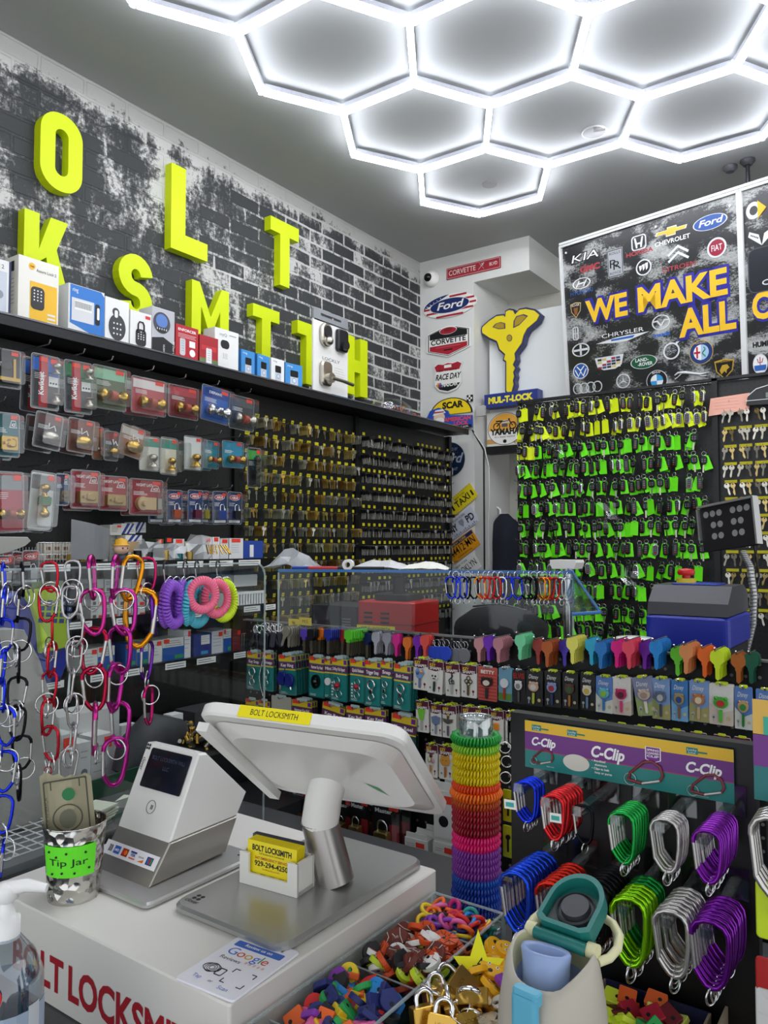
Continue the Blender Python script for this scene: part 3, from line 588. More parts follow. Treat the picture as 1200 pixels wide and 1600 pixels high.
# clear dome of mixed clips on the shelf end
p = hit(612, 648, 'X', -2.50); g = G()
for i in range(210):
    a = R.uniform(0, 2*PI); r = R.random()**.6; c = (R.uniform(-.1, .1)*1, r*.15*math.cos(a)+.0, abs(R.gauss(0, 1))*.022*(1.3-r)+.006)
    d = Vector((R.uniform(-1, 1), R.uniform(-1, 1), R.uniform(-.6, .6))).normalized()*.011
    g.tube([Vector(c)-d, Vector(c)+d*.2+Vector((0, 0, .004)), Vector(c)+d], .0026, mat(R.choice(('e8641c', 'f07a24', '2a3f8c', '3a4fa0', 'c8402c', '6a3f8c', 'e8a040')), .4), 5)
t = put('plastic_clips', g, None, T(p.x, p.y, ST)); tag(t, 'loose heap of small orange and blue plastic clips on the end of the top shelf', 'clips', None, 'stuff')
dome = single('clear_bowl', G().lathe([(.165, 0), (.17, .03), (.15, .075), (.10, .11), (.04, .125), (1e-5, .128)], SHELL, 28), 'clear plastic bowl turned over the heap of orange and blue clips', 'bowl', T(p.x+.0, p.y, ST+.001) @ S(.62, 1, .8))
# ================================================================ key walls
def keymesh(m, L=.046, hr=.0105, th=.0022, seed=0, head=None):
    rr = random.Random(seed); g = G(); hm = head or m
    sh = seed % 3
    if sh == 0: o = circ(hr, 12, 0, -hr)
    elif sh == 1: o = rrect(hr*2.1, hr*1.7, hr*.5, 2, 0, -hr*.9)
    else: o = circ(hr, 6, 0, -hr)
    n = len(o); i = circ(hr*.28, n, 0, -hr*.5)
    if sh == 1: i = rrect(hr*.6, hr*.5, hr*.2, 2, 0, -hr*.5)
    g.ring(o, i, 0, th, hm)
    y0 = -hr*1.7; b = [(-hr*.32, y0)]; k = 5
    for j in range(k+1): b.append((-hr*.38+(rr.random()*.25*hr if j else 0), y0-(L-2*hr)*j/k*.95))
    b += [(0, -L), (hr*.38, -L+hr*.4), (hr*.38, y0)]; g.prism(b[::-1][::-1], 0, th, m)
    return g
def keysimple(g, m, A, L=.045, hr=.0105, th=.002):
    g.prism([(-hr, -hr*.3), (-hr*.6, -hr*1.8), (-hr*.35, -hr*2), (-hr*.3, -L), (hr*.3, -L), (hr*.35, -hr*2), (hr*.6, -hr*1.8), (hr, -hr*.3), (hr*.4, 0), (-hr*.4, 0)], 0, th, m, A)
bra = [mat('b8924a', .35, .7), mat('a09a80', .35, .7), mat('cdb46a', .3, .75), mat('b5b0a4', .3, .75), mat('8a6a30', .35, .7)]
sil = [mat('c8c6c0', .3, .7), mat('a3a19a', .35, .7), mat('dedcd4', .25, .75)]; blk = mat('121214', .4)
BK_ = [keymesh(m, seed=i).mesh('key') for i, m in enumerate(bra+sil[:2])]
SK_ = [keymesh(m, seed=i+1, L=.052, head=blk).mesh('key') for i, m in enumerate(sil)]+[keymesh(sil[0], seed=5, L=.05).mesh('key')]
TAGM = mat('c9bf1c', .6)
stuff = G(); pins = G(); tagn = 0; tagg = G(); kn = 0
PBK = PB+.002
def bunch(y, z, pool, n, meshes, label, L, m, group):
    global kn
    tip = .035+n*.0075
    pins.tube([(PBK, y, z), (PBK+tip+.012, y, z), (PBK+tip+.016, y, z+.006)], .0014, STEEL, 4)
    tl = R.uniform(-.12, .12)
    for j in range(n-1):
        keysimple(stuff, m, at(LF, (PBK+.02+j*.0075, y, z+.004)) @ RZ(tl+R.uniform(-.06, .06)), L)
    A = at(LF, (PBK+.02+n*.0075, y, z+.004)) @ RZ(R.uniform(-.22, .22)) @ RY(R.uniform(-.3, .5))
    if kn < 292: kn += 1; tag(put('key', R.choice(meshes), None, A), label, 'key', group)
    else: keysimple(stuff, m, A, L)
rowsB = [2.175, 2.09, 2.008, 1.925, 1.842, 1.76, 1.678, 1.60, 1.515, 1.43, 1.345, 1.26, 1.18]
rowsS = [2.182, 2.085, 1.985, 1.886, 1.785, 1.685, 1.588, 1.49, 1.39, 1.29, 1.19]
gb = G(); tags_one = []
for ri, z in enumerate(rowsB):
    for ci in range(14):
        y = 2.47+ci*.0605
        if z < 1.55 and y < 2.5: continue
        n = R.choice((1, 3, 6, 8, 9)); m = R.choice(bra)
        bunch(y, z, None, n, BK_, 'key on the left pegboard, %s row down, %s peg from the left' % (ORD[ri], ORD[ci]), .045, m, 'blank keys on the left pegboard')
        wd = R.choice((.018, .03)) if ri < 4 else .018
        tags_one.append((y, z+.016, wd))
for ri, z in enumerate(rowsS):
    for ci in range(19):
        y = 3.35+ci*.05; n = R.choice((3, 5, 6, 7, 8)); m = R.choice(sil)
        bunch(y, z, None, n, SK_, 'black-headed key near the pillar, %s row down, %s peg from the left' % (ORD[ri], ORD[ci]), .052, m, 'black-headed keys near the pillar')
        keysimple_head = G()
        for j in range(n): stuff.prism([(-.012, -.001), (-.012, -.020), (.012, -.020), (.012, -.001)], 0, .005, blk, at(LF, (PBK+.018+j*.0075, y, z+.004)))
        if R.random() < .75: tags_one.append((y, z+.022, .022))
o = put('hanging_keys', stuff); tag(o, 'crowded rows of further keys hanging behind the front keys on the left pegboards', 'keys', None, 'stuff')
o = put('peg_hook', pins, su, T(-Vector((PB, 2, 0)))); o['kind'] = 'stuff'
big = sorted(tags_one, key=lambda a: a[0])
tm0 = {}
for k, (y, z, wd) in enumerate(big):
    if k < 98:
        if wd not in tm0: a = G(); q(a, -wd/2, -.009, wd/2, .009, 0, TAGM); q(a, -wd*.35, -.001, wd*.3, .001, .0003, DARK); tm0[wd] = a.mesh('price_tag')
        put('price_tag', tm0[wd], su, T(-Vector((PB, 2, 0))) @ at(LF, (PBK+.03, y, z)) @ RX(.2))
    else: q(tagg, -wd/2, -.008, wd/2, .008, 0, TAGM, at(LF, (PBK+.03, y, z)))
o = put('price_tag', tagg, su, T(-Vector((PB, 2, 0)))); o['kind'] = 'stuff'
# ---------------------------------------------------------------- the car key board
BY = 3.95
bd = thing('pegboard_stand', 'tall black pegboard wall covered with car key fobs and keys', 'pegboard', T(-1.1, BY, 0))
for x0, x1 in ((-1.855, -.835), (-.815, .35)): put('pegboard', G().box((0, 0, -.01), (x1-x0, 2.0, .02), PEG), bd, T((x0+x1)/2+1.1, 0, 1.385) @ BK)
put('upright', G().box((-.825+1.1, -.012, 1.2), (.026, .03, 2.4), mat('1b1b1d', .4)), bd); put('upright', G().box((-1.86+1.1, -.0, 1.2), (.02, .03, 2.4), mat('111113', .4)), bd)
put('rail', G().box((-.755+1.1, -.012, 2.395), (2.21, .03, .014), mat('19191b', .4)), bd)
FB = mat('141416', .35); FB2 = mat('26272a', .3); FBC = mat('c4c6ca', .25, .8)
def fob(kind, tagm, tilt, side):
    f = G(); w_, h_ = .026, .058
    if kind == 0: f.rbox((0, -.012-h_/2, 0), (w_, h_, .012), .010, FB)
    elif kind == 1: f.rbox((0, -.012-h_/2, 0), (w_*1.05, h_*.95, .012), .012, FBC); f.rbox((0, -.012-h_/2, .0012), (w_*.85, h_*.86, .012), .009, FB2)
    elif kind == 2: f.rbox((0, -.012-h_*.36, 0), (w_*1.25, h_*.72, .012), .014, FB)
    else: f.rbox((0, -.012-h_/2, 0), (w_*.95, h_*1.1, .013), .005, FB2)
    b = G()
    for i in range(4 if kind != 2 else 2):
        for j in ((0,) if kind != 2 else (-.006, .006)):
            b.rbox((j, -.026-i*.010-(0.004 if kind == 2 else 0), .0068), (.010 if kind != 2 else .007, .006, .0012), .002, mat('63666a', .4) if i < 3 else mat('9c2a22', .4), None, 0, 2)
    rg = G().torus((0, 0, -.002), .010, .0011, STEEL, 14, 5, None, 'Y'); rg = G().torus((0, -.002, 0), .010, .0011, STEEL, 14, 5, RZ(0), 'Z')
    tg = G(); A = T(0, -.008, -.008) @ RZ(tilt) @ RY(side)
    tg.prism([(-.004, 0), (-.018, -.008), (-.020, -.074), (.020, -.074), (.018, -.008), (.004, 0)], -.0006, .0006, tagm, A); tg.cyl((0, -.007, -.0009), (0, -.007, .0012), .002, DARK, 6, A)
    if kind % 2: tg.text('KEY', 0, -.04, .0008, .009, DARK, None, M=A @ T(0, -.04, 0) @ RZ(-PI/2) @ T(0, .04, 0))
    spec = [('tag', tg.mesh('tag'), []), ('split_ring', rg.mesh('split_ring'), []), ('key_fob', f.mesh('key_fob'), [('button', b.mesh('button'))])]
    if kind == 2: bl = G(); bl.box((0, -.075, 0), (.007, .035, .002), NICKEL); spec.append(('key_blade', bl.mesh('key_blade'), []))
    return spec
GT = mat('6fee1e', .55, 0, .3); YT = mat('dff01a', .55, 0, .3)
FS = {(c, k, v): fob(k, GT if c else YT, *((.10, .45), (-.25, -.2), (.35, .3))[v]) for c in (0, 1) for k in range(4) for v in range(3)}
TAGONLY = {c: [(fob(0, GT if c else YT, 0, 0)[0]), fob(0, GT, 0, 0)[1]] for c in (0, 1)}
gp = G(); rowsG = [2.352, 2.247, 2.143, 2.040, 1.935, 1.828, 1.722, 1.614, 1.508, 1.400, 1.285, 1.185]
for ri, z in enumerate(rowsG):
    x = -1.835+R.uniform(0, .015); ci = 0
    while x < -.855:
        yel = ri < 2 or (ri == 2 and x < -1.72)
        k = R.choice((0, 0, 1, 2, 3, 0, 2)); v = R.randrange(3)
        if ri in (6, 10, 11, 2): k = R.choice((2, 2, 0))
        if ri == 1 and x > -1.4: k = 1
        cn = 'yellow' if yel else 'green'
        M = at(BK, (x, BY-.06-R.uniform(0, .05), z+R.uniform(-.006, .006))) @ RZ(R.uniform(-.08, .08)) @ RY(R.uniform(-.5, .35))
        only = R.random() < .10
        if only: spawn([(a, b, []) for a, b, _ in TAGONLY[0 if yel else 1]], 'key_tag', 'plain %s tag, %s row of car keys, %s from the left' % (cn, ORD[ri], ORD[ci]), 'key tag', M @ T(0, 0, .02), 'car key fobs with paper tags')
        else: spawn(FS[(0 if yel else 1, k, v)], 'car_key', 'car key fob with %s tag, %s row down, %s from the left' % (cn, ORD[ri], ORD[ci]), 'car key', M, 'car key fobs with paper tags')
        gp.tube([(x, BY, z+.012), (x, BY-.13, z+.008), (x, BY-.135, z+.016)], .0013, STEEL, 4)
        x += R.choice((.034, .038, .042, .05)); ci += 1
o = put('peg_hook', gp, bd, T(1.1, -BY, 0)); o['kind'] = 'stuff'
# clear bags among the fobs
for (px, py, s, lb) in ((950, 800, .06, 'crumpled clear plastic bag hanging in the middle of the car key board'), (872, 700, .045, 'clear bag with a dark fob in the third row of the car key board'), (985, 895, .05, 'clear wrapped dark fobs low on the car key board')):
    g = G(); pr = random.Random(px)
    n = 10; vs = [(s*.8*((i % 4)/1.5-1)+pr.uniform(-.008, .008), -s*.7*(i//4), pr.uniform(0, .035)) for i in range(16)]
    g.add(vs, [(i, i+1, i+5, i+4) for i in range(11) if i % 4 != 3], SHELL); g.ball((0, -s, .008), s*.3, FB, None, 8, (1, 1.2, .4))
    single('clear_bag', g, lb, 'plastic bag', at(BK, hit(px, py-14, 'Y', BY-.13)))
# ---------------------------------------------------------------- key pairs right of the fobs
HKM = [keymesh(m, seed=i, L=.06, hr=.0125) for i, m in enumerate((mat('d8d3c6', .3, .9), mat('b8b2a2', .3, .9), mat('c6ae74', .3, 1)))]
HKM = [g_.mesh('key') for g_ in HKM]; gp = G()
rowsR = [2.232, 2.143, 2.056, 1.972, 1.887, 1.805, 1.723, 1.640, 1.552, 1.465, 1.372, 1.28]; tg = G(); q(tg, -.028, -.007, .028, .007, 0, TAGM); tgm = tg.mesh('price_tag')
for ri, z in enumerate(rowsR):
    for ci in range(4):
        xc = -.762+ci*.068
        if ri: put('price_tag', tgm, bd, T(1.1, -BY, 0) @ at(BK, (xc, BY-.006, z+.012)))
        for s in (0, 1):
            x = xc-.014+s*.028; M = at(BK, (x, BY-.045, z+.002)) @ RZ(R.uniform(-.3, .3)) @ RY(R.uniform(-.4, .4))
            tag(put('key', R.choice(HKM), None, M), 'pale key, %s of the %s pair, %s row right of the fobs' % (('left', 'right')[s], ORD[ci], ORD[ri]), 'key', 'paired keys right of the car key fobs')
            gp.tube([(x, BY, z), (x, BY-.06, z), (x, BY-.064, z+.006)], .0012, STEEL, 4)
o = put('peg_hook', gp, bd, T(1.1, -BY, 0)); o['kind'] = 'stuff'
# pink paper and instrument cluster
M, w_, h_ = spot(1106, 617, 1172, 646, BK, BY-.04); g = G(); g.prism([(-w_/2, -h_*.55), (w_*.46, -h_*.4), (w_*.5, h_*.0), (w_*.42, h_*.2), (w_*.5, h_*.5), (-w_*.44, h_*.4)], -.0005, .0005, mat('f2b3a0', .7)); lines(g, -w_*.35, w_*.3, h_*.3, 4, h_*.17, .0008, mat('c08070'), .0012); g.text('*', 0, 0, .001, .02, mat('c08070'))
single('paper_note', g, 'pink printed paper note pinned at the top right of the pegboard', 'paper', M)
M, w_, h_ = spot(1166, 602, 1232, 634, BK, BY-.05); t = thing('instrument_cluster', 'dark car instrument cluster with pale trim at the right edge of the pegboard', 'car part', M)
g = G(); P = [(-w_*.5, -h_*.4), (w_*.5, -h_*.5), (w_*.5, h_*.5), (w_*.1, h_*.5), (-w_*.25, h_*.35), (-w_*.45, h_*.05)]; g.prism(P, -.015, .015, mat('2a2b2e', .35)); g.rbox((w_*.1, 0, .016), (w_*.25, h_*.25, .002), .002, mat('7a8578')); put('housing', g, t)
g = G(); g.tube([(a, b, .016) for a, b in P[1:]], .0022, LBL, 6); g.tube([(-w_*.5, -h_*.2, .017), (w_*.5, -h_*.2, .017)], .002, LBL, 6); put('trim', g, t)
# ================================================================ signs on pillar and back wall
SW = mat('eceae4', .35); SR = mat('a81f2e', .35); SB = mat('1a2c63', .35); SK = mat('141416', .4); SY = mat('f0cf1c', .4)
def sgn(x0, y0, x1, y1, val=PF-.004, fr=BK): return spot(x0, y0, x1, y1, fr, val)
def ell(g, rx, ry, z, m, cx=0, cy=0, n=36): return pg(g, circ(rx, n, cx, cy, ry), z, m)
# security camera
M, w_, h_ = sgn(666, 425, 685, 448); t = thing('security_camera', 'round white dome security camera with black lens in the wall corner', 'security camera', M)
put('mount', G().lathe([(w_*.55, 0), (w_*.55, .02), (w_*.5, .035), (w_*.3, .05), (1e-5, .055)], SW, 24), t)
put('lens', G().ball((-.004, 0, .048), w_*.3, mat('0c0c0e', .1), None, 16), t)
# street sign
M, w_, h_ = sgn(697, 409, 782, 430); h_ *= .86
t = thing('street_sign', 'red metal street sign reading CORVETTE BLVD high on the beam', 'sign', M @ RZ(.0))
g = G(); g.rbox((0, 0, .003), (w_, h_, .004), .006, mat('a02a38', .35)); put('sign_plate', g, t)
g = G(); g.ring(rrect(w_*.97, h_*.86, .004), rrect(w_*.955, h_*.78, .004), .005, .0056, mat('d8a8a4')); g.text('CORVETTE', -w_*.45, -h_*.2, .0058, h_*.44, mat('e8d8d0'), w_*.5, 'L', bold=.01); g.text('BLVD', w_*.44, -h_*.12, .0058, h_*.28, mat('e8d8d0'), w_*.14, 'R', bold=.01)
g.tube([(w_*.1, -h_*.25, .006), (w_*.2, h_*.3, .006)], .001, SW, 4); g.tube([(w_*.2, -h_*.25, .006), (w_*.12, h_*.3, .006)], .001, SW, 4)
for i in range(6): q(g, w_*(.16+.014*(i % 3)), h_*(.05+.12*(i//3)), w_*(.172+.014*(i % 3)), h_*(.15+.12*(i//3)), .0061, SW if i % 2 else SK)
put('lettering', g, t)
# Ford oval with flag
M, w_, h_ = sgn(661, 456, 745, 499); t = thing('oval_sign', 'oval Ford sign with stars and stripes border on the white pillar', 'sign', M)
g = G(); g.prism(circ(w_/2, 40, 0, 0, h_*.42), 0, .006, SW)
for i in range(5):
    y = -h_*.36+i*h_*.17; hw = w_/2*math.sqrt(max(0, 1-(y/(h_*.42))**2))*.97; q(g, -hw if y < 0 else 0, y-h_*.035, hw, y+h_*.035, .0065, SR)
A = [(a, b) for a, b in circ(w_*.485, 40, 0, 0, h_*.405) if a < .01 and b > -h_*.05]; pg(g, A, .0068, SB)
for i in range(16): ell(g, .0035, .0035, .0072, SW, -w_*(.12+.022*i), h_*(.02+(.33-.018*i)*(.4+.6*(i % 3)/2)), 6)
put('sign_plate', g, t)
g = G(); ell(g, w_*.37, h_*.27, .008, SW); ell(g, w_*.36, h_*.255, .0084, SB); g.text('Ford', 0, -h_*.11, .009, h_*.26, SW, w_*.46, shear=.35, bold=.02); put('lettering', g, t)
# Corvette shield
M, w_, h_ = sgn(667, 506, 735, 558); t = thing('shield_sign', 'hexagonal CORVETTE shield sign in black, white and red on pillar', 'sign', M)
def hexs(s): return [(0, -h_*.5*s), (w_*.5*s, -h_*.28*s), (w_*.5*s, h_*.26*s), (w_*.18*s, h_*.4*s), (0, h_*.44*s), (-w_*.18*s, h_*.4*s), (-w_*.5*s, h_*.26*s), (-w_*.5*s, -h_*.28*s)]
g = G(); g.prism(hexs(1), 0, .006, SW); pg(g, hexs(.94), .0064, SK); pg(g, hexs(.9), .0068, SW); pg(g, [(0, -h_*.43), (w_*.43, -h_*.25), (w_*.43, -h_*.12), (-w_*.43, -h_*.12), (-w_*.43, -h_*.25)], .0072, SR); pg(g, [(-w_*.43, h_*.08), (w_*.43, h_*.08), (w_*.43, h_*.24), (0, h_*.42), (-w_*.43, h_*.24)], .0072, SK); put('sign_plate', g, t)
g = G(); ell(g, w_*.2, h_*.12, .008, SW, 0, h_*.3); ell(g, w_*.19, h_*.1, .0084, SR, 0, h_*.29); ell(g, w_*.1, h_*.06, .0088, mat('7a1420'), 0, h_*.32); g.text('CORVETTE', 0, -h_*.08, .008, h_*.15, SK, w_*.8, bold=.03); q(g, -w_*.1, -h_*.30, w_*.1, -h_*.26, .0078, SK); q(g, -w_*.28, -h_*.19, w_*.28, -h_*.175, .0078, mat('c86a70')); put('lettering', g, t)
# Race day shield
M, w_, h_ = sgn(677, 563, 724, 614); t = thing('shield_sign', 'red, white and black highway shield sign reading RACE DAY', 'sign', M)
def shl(s): return [(a*w_*s, b*h_*s) for a, b in ((0, -.5), (.3, -.42), (.45, -.25), (.46, 0), (.42, .2), (.5, .38), (.36, .46), (.18, .42), (0, .46), (-.18, .42), (-.36, .46), (-.5, .38), (-.42, .2), (-.46, 0), (-.45, -.25), (-.3, -.42))]
g = G(); g.prism(shl(1), 0, .006, mat('d8d8d8', .3)); pg(g, shl(.94), .0064, SW); pg(g, [p for p in shl(.9) if p[1] > h_*.1], .0068, SR); pg(g, [p for p in shl(.9) if p[1] < -h_*.1]+[], .0068, SK); put('sign_plate', g, t)
g = G(); g.text('RACE DAY', 0, -h_*.08, .0075, h_*.17, SK, w_*.82, bold=.03, shear=.2); g.text('NASCAR', w_*.06, -h_*.3, .0075, h_*.13, SW, w_*.52, bold=.03, shear=.25)
for i, c in enumerate(('e0a020', 'c82030', '2050b0')): q(g, -w_*(.36-.05*i), -h_*.31, -w_*(.32-.05*i), -h_*.17, .0075, mat(c))
g.text('BE THERE', 0, h_*.17, .0075, h_*.06, SK, w_*.6); q(g, -w_*.12, h_*.27, w_*.12, h_*.36, .0075, SW); put('lettering', g, t)
# dome sign and american lock sign
M, w_, h_ = sgn(672, 624, 738, 650); t = thing('dome_sign', 'yellow dome sign with SCAR lettering and checkered flags', 'sign', M)
g = G(); P = [(w_*.5*math.cos(a), -h_*.4+h_*1.0*math.sin(a)) for a in [PI*i/20 for i in range(21)]]; g.prism(P, 0, .006, SK); pg(g, [(a*.94, b*.94-.002) for a, b in P], .0064, SY); put('sign_plate', g, t)
g = G(); g.text('SCAR', w_*.05, -h_*.02, .007, h_*.36, SK, w_*.5, bold=.05)
put('lettering', g, t)
g = G(); g.box((w_*.44, h_*.42, .003), (w_*.14, h_*.4, .003), SK)
for i in range(9): q(g, w_*(.38+.04*(i % 3)), h_*(.24+.12*(i//3)), w_*(.42+.04*(i % 3)), h_*(.36+.12*(i//3)), .007, SW if i % 2 else SK)
put('checkered_flag', g, t)
M, w_, h_ = sgn(664, 634, 738, 673, PF-.02); t = thing('padlock_brand_sign', 'blue and red sign reading AMERICAN LOCK with a bearded man', 'sign', M)
g = G(); P = [(-w_*.5, -h_*.1), (-w_*.38, h_*.36), (-w_*.2, h_*.46), (0, h_*.3), (w_*.04, h_*.1), (w_*.5, h_*.02), (w_*.5, -h_*.46), (-w_*.16, -h_*.46), (-w_*.34, -h_*.34)]
g.prism(P, 0, .012, mat('2b4fae', .35)); ell(g, w_*.12, h_*.2, .0125, mat('e8c8a8'), -w_*.18, h_*.06); ell(g, w_*.1, h_*.13, .013, SW, -w_*.17, -h_*.08); pg(g, [(-w_*.32, h_*.14), (-w_*.04, h_*.22), (-w_*.1, h_*.38), (-w_*.26, h_*.36)], .013, SW); q(g, -w_*.3, h_*.24, -w_*.08, h_*.29, .0134, SR); put('sign_plate', g, t)
g = G(); q(g, -w_*.1, -h_*.3, w_*.49, -h_*.01, .0125, mat('2b4fae')); g.text('AMERICAN', w_*.2, -h_*.14, .013, h_*.15, mat('e04848'), w_*.56, bold=.04); g.text('LOCK', w_*.28, -h_*.32, .013, h_*.14, mat('e04848'), w_*.3, bold=.04); q(g, -w_*.16, -h_*.46, w_*.49, -h_*.34, .0126, SK); g.text("Locksmith's Lock.", w_*.16, -h_*.43, .013, h_*.075, SW, w_*.56); put('lettering', g, t)
# round Ford sign
p = hit(703, 718, 'Y', PF-.004); t = thing('round_sign', 'round dark blue Ford sign partly behind the hanging keys', 'sign', at(BK, p)); r_ = abs(hit(727, 718, 'Y', PF).x-p.x)
put('sign_plate', G().prism(circ(r_, 36), 0, .006, mat('1b2a44', .35)), t)
g = G(); g.text('Ford', 0, -r_*.2, .007, r_*.55, mat('aab4c4'), r_*1.5, shear=.35, bold=.02); g.text('POWERED BY', 0, r_*.5, .007, r_*.17, mat('aab4c4'), r_*1.1); g.text('BUILT TO LAST', 0, -r_*.66, .007, r_*.17, mat('aab4c4'), r_*1.1); put('lettering', g, t)
# licence plates
def plate(tl, tr, base, label, draw, hr=.5, z=.004):
    a, b = hit(*tl, 'Y', PF-.006), hit(*tr, 'Y', PF-.006); U = (b-a); w_ = U.length; h_ = w_*hr; V = Vector((-U.z, 0, U.x)).normalized()
    M = frame(U, Vector((U.x*0-U.z, 0, U.x)), (a+b)/2-V*h_/2)
    t = thing('licence_plate', label, 'licence plate', M); put('plate', G().rbox((0, 0, .002), (w_, h_, .004), .008, mat(base, .3, .0)), t)
    g = G(); draw(g, w_, h_); put('lettering', g, t)
def d_taxi(g, w, h):
    for s in (-1, 1):
        for i in range(26): q(g, -w*.48+i*w*.037, s*h*.44-h*.02*(i % 2), -w*.48+i*w*.037+w*.018, s*h*.44+h*.025-h*.02*(i % 2), .0045, SK if i % 2 else SW)
    g.text('TAXI', 0, -h*.26, .0045, h*.4, SK, w*.56, bold=.02); g.text('NEW YORK', 0, h*.2, .0045, h*.12, SK, w*.4); q(g, -w*.42, -h*.25, -w*.36, h*.1, .0045, SK); q(g, w*.36, -h*.25, w*.42, h*.1, .0045, SK)
def d_nypd(g, w, h):
    g.text('NY', -w*.3, -h*.2, .0045, h*.4, SK, w*.26, bold=.03); g.text('PD', w*.3, -h*.2, .0045, h*.4, SK, w*.26, bold=.03); g.text('NEW YORK', 0, h*.28, .0045, h*.13, SK, w*.45); pg(g, [(0, -h*.25), (w*.08, 0), (w*.08, h*.2), (-w*.08, h*.2), (-w*.08, 0)], .0045, mat('8a8f9a'))
    for i in range(14): q(g, -w*.45+i*w*.065, -h*.46, -w*.41+i*w*.065, -h*(.42-.12*((i*7) % 5)/5), .0045, mat('7d8290'))
def d_num(g, w, h): q(g, -w*.48, h*.26, w*.48, h*.46, .0044, SB); g.text('44412\u00b7MN', 0, -h*.2, .0048, h*.42, SK, w*.86, bold=.01); g.text('NEW YORK', 0, h*.3, .0048, h*.12, SY, w*.5); g.text('COMMERCIAL', 0, -h*.42, .0048, h*.1, SK, w*.5)
def d_bk(g, w, h): g.text('BROOKLYN', 0, -h*.2, .0045, h*.38, SK, w*.86, bold=.01); g.text('NEW YORK', 0, h*.28, .0045, h*.13, SK, w*.45)
plate((697, 786), (734, 754), 'e3cf22', 'yellow New York TAXI licence plate with checkered borders', d_taxi)
plate((695, 821), (736, 790), 'c9ccd6', 'pale grey New York NYPD licence plate with skyline', d_nypd)
plate((695, 858), (737, 826), 'd8921c', 'orange New York licence plate numbered 44412 MN', d_num)
plate((700, 893), (739, 862), 'dcdcd8', 'white New York BROOKLYN licence plate, lowest of the four', d_bk)
# key shaped sign on the white board
KZ = 4.585; kf = lambda x, y: hit(640+x/3.078, 380+y/3.077, 'Y', KZ-.06)
out = [(350, 420), (352, 405), (385, 375), (420, 352), (452, 348), (462, 357), (465, 330), (480, 322), (498, 325), (508, 345), (530, 322), (560, 317), (600, 325), (625, 345), (612, 372), (565, 412), (548, 445), (540, 480), (522, 505), (505, 530), (508, 560), (497, 585), (508, 600), (498, 620), (503, 640), (497, 660), (500, 680), (490, 718), (478, 722), (467, 710), (467, 568), (455, 560), (462, 535), (435, 510), (425, 478), (420, 470), (385, 455), (352, 432)]
c0 = kf(485, 520); P = [(kf(*a).x-c0.x, kf(*a).z-c0.z) for a in out]
sc = lambda f: [(a*f, b*f) for a, b in P]
t = thing('key_sign', 'big yellow key-shaped sign with blue edge above the yellow and blue lock sign', 'sign', at(BK, c0))
def grow(P, d):
    o = []; n = len(P)
    for i in range(n):
        a, b, c = Vector(P[i-1]), Vector(P[i]), Vector(P[(i+1) % n]); e1 = (b-a).normalized(); e2 = (c-b).normalized(); nn = Vector((e1.y+e2.y, -(e1.x+e2.x)))
        nn = nn.normalized() if nn.length > 1e-5 else Vector((e1.y, -e1.x)); o.append(tuple(b+nn*d))
    return o
area = sum(P[i][0]*P[(i+1) % len(P)][1]-P[(i+1) % len(P)][0]*P[i][1] for i in range(len(P)))
if area < 0: P = P[::-1]
NV = mat('2a2f5e', .4); g = G(); g.prism([(a+.0, b) for a, b in grow(P, .012)], -.055, 0, NV); put('backing', g, t)
g = G(); g.prism(P, .0, .006, mat('e9d31c', .4)); put('face', g, t)
g = G(); kk = lambda pts: [(kf(*a).x-c0.x, kf(*a).z-c0.z) for a in pts]
for pts in ([(400, 405), (415, 388), (440, 380), (462, 386), (463, 412), (430, 415)], [(500, 410), (502, 375), (515, 352), (550, 342), (572, 350), (552, 372), (530, 395)], [(482+14*math.cos(a), 457+17*math.sin(a)) for a in [2*PI*i/14 for i in range(14)]]):
    U_ = kk(pts); pg(g, U_[::-1] if sum(U_[i][0]*U_[(i+1) % len(U_)][1]-U_[(i+1) % len(U_)][0]*U_[i][1] for i in range(len(U_))) < 0 else U_, .0065, NV)
    cx = sum(a for a, b in U_)/len(U_); cy = sum(b for a, b in U_)/len(U_); U2 = [(cx+(a-cx)*.8, cy+(b-cy)*.8) for a, b in U_]; pg(g, U2, .007, mat('a98a1c', .4))
put('cutout', g, t)
M, w_, h_ = spot(757, 612, 840, 635, BK, 4.50); t = thing('lock_brand_sign', 'blue box sign with yellow MUL-T-LOCK lettering under the big key', 'sign', M)
put('sign_box', G().box((0, 0, -.03), (w_, h_*.9, .08), mat('27357f', .35)), t); g = G(); g.text('MUL-T-LOCK', 0, -h_*.17, .0108, h_*.4, mat('efe03a'), w_*.84, bold=.06); g.box((0, h_*.46, -.03), (w_, .004, .081), mat('3a4aa0', .3)); put('lettering', g, t)
M, w_, h_ = spot(761, 643, 818, 697, BK, 4.56); t = thing('motorcycle_sign', 'square YAMAHA sign with a motorcycle on an orange disc', 'sign', M)
put('sign_plate', G().box((0, 0, .003), (w_, h_, .006), mat('dcd9d0', .4)), t)
g = G(); q(g, -w_*.5, -h_*.42, w_*.5, -h_*.28, .0062, mat('c89858')); ell(g, w_*.47, h_*.47, .0066, SK); ell(g, w_*.455, h_*.455, .007, SW); pg(g, [(w_*.44*math.cos(a), h_*.44*math.sin(a)) for a in [-.1+ (PI+.2)*i/24 for i in range(25)]], .0074, mat('e8a83c'))
for s in (-1, 1): g.torus((s*w_*.22, h_*.08, .009), w_*.085, w_*.014, SK, 18, 5)
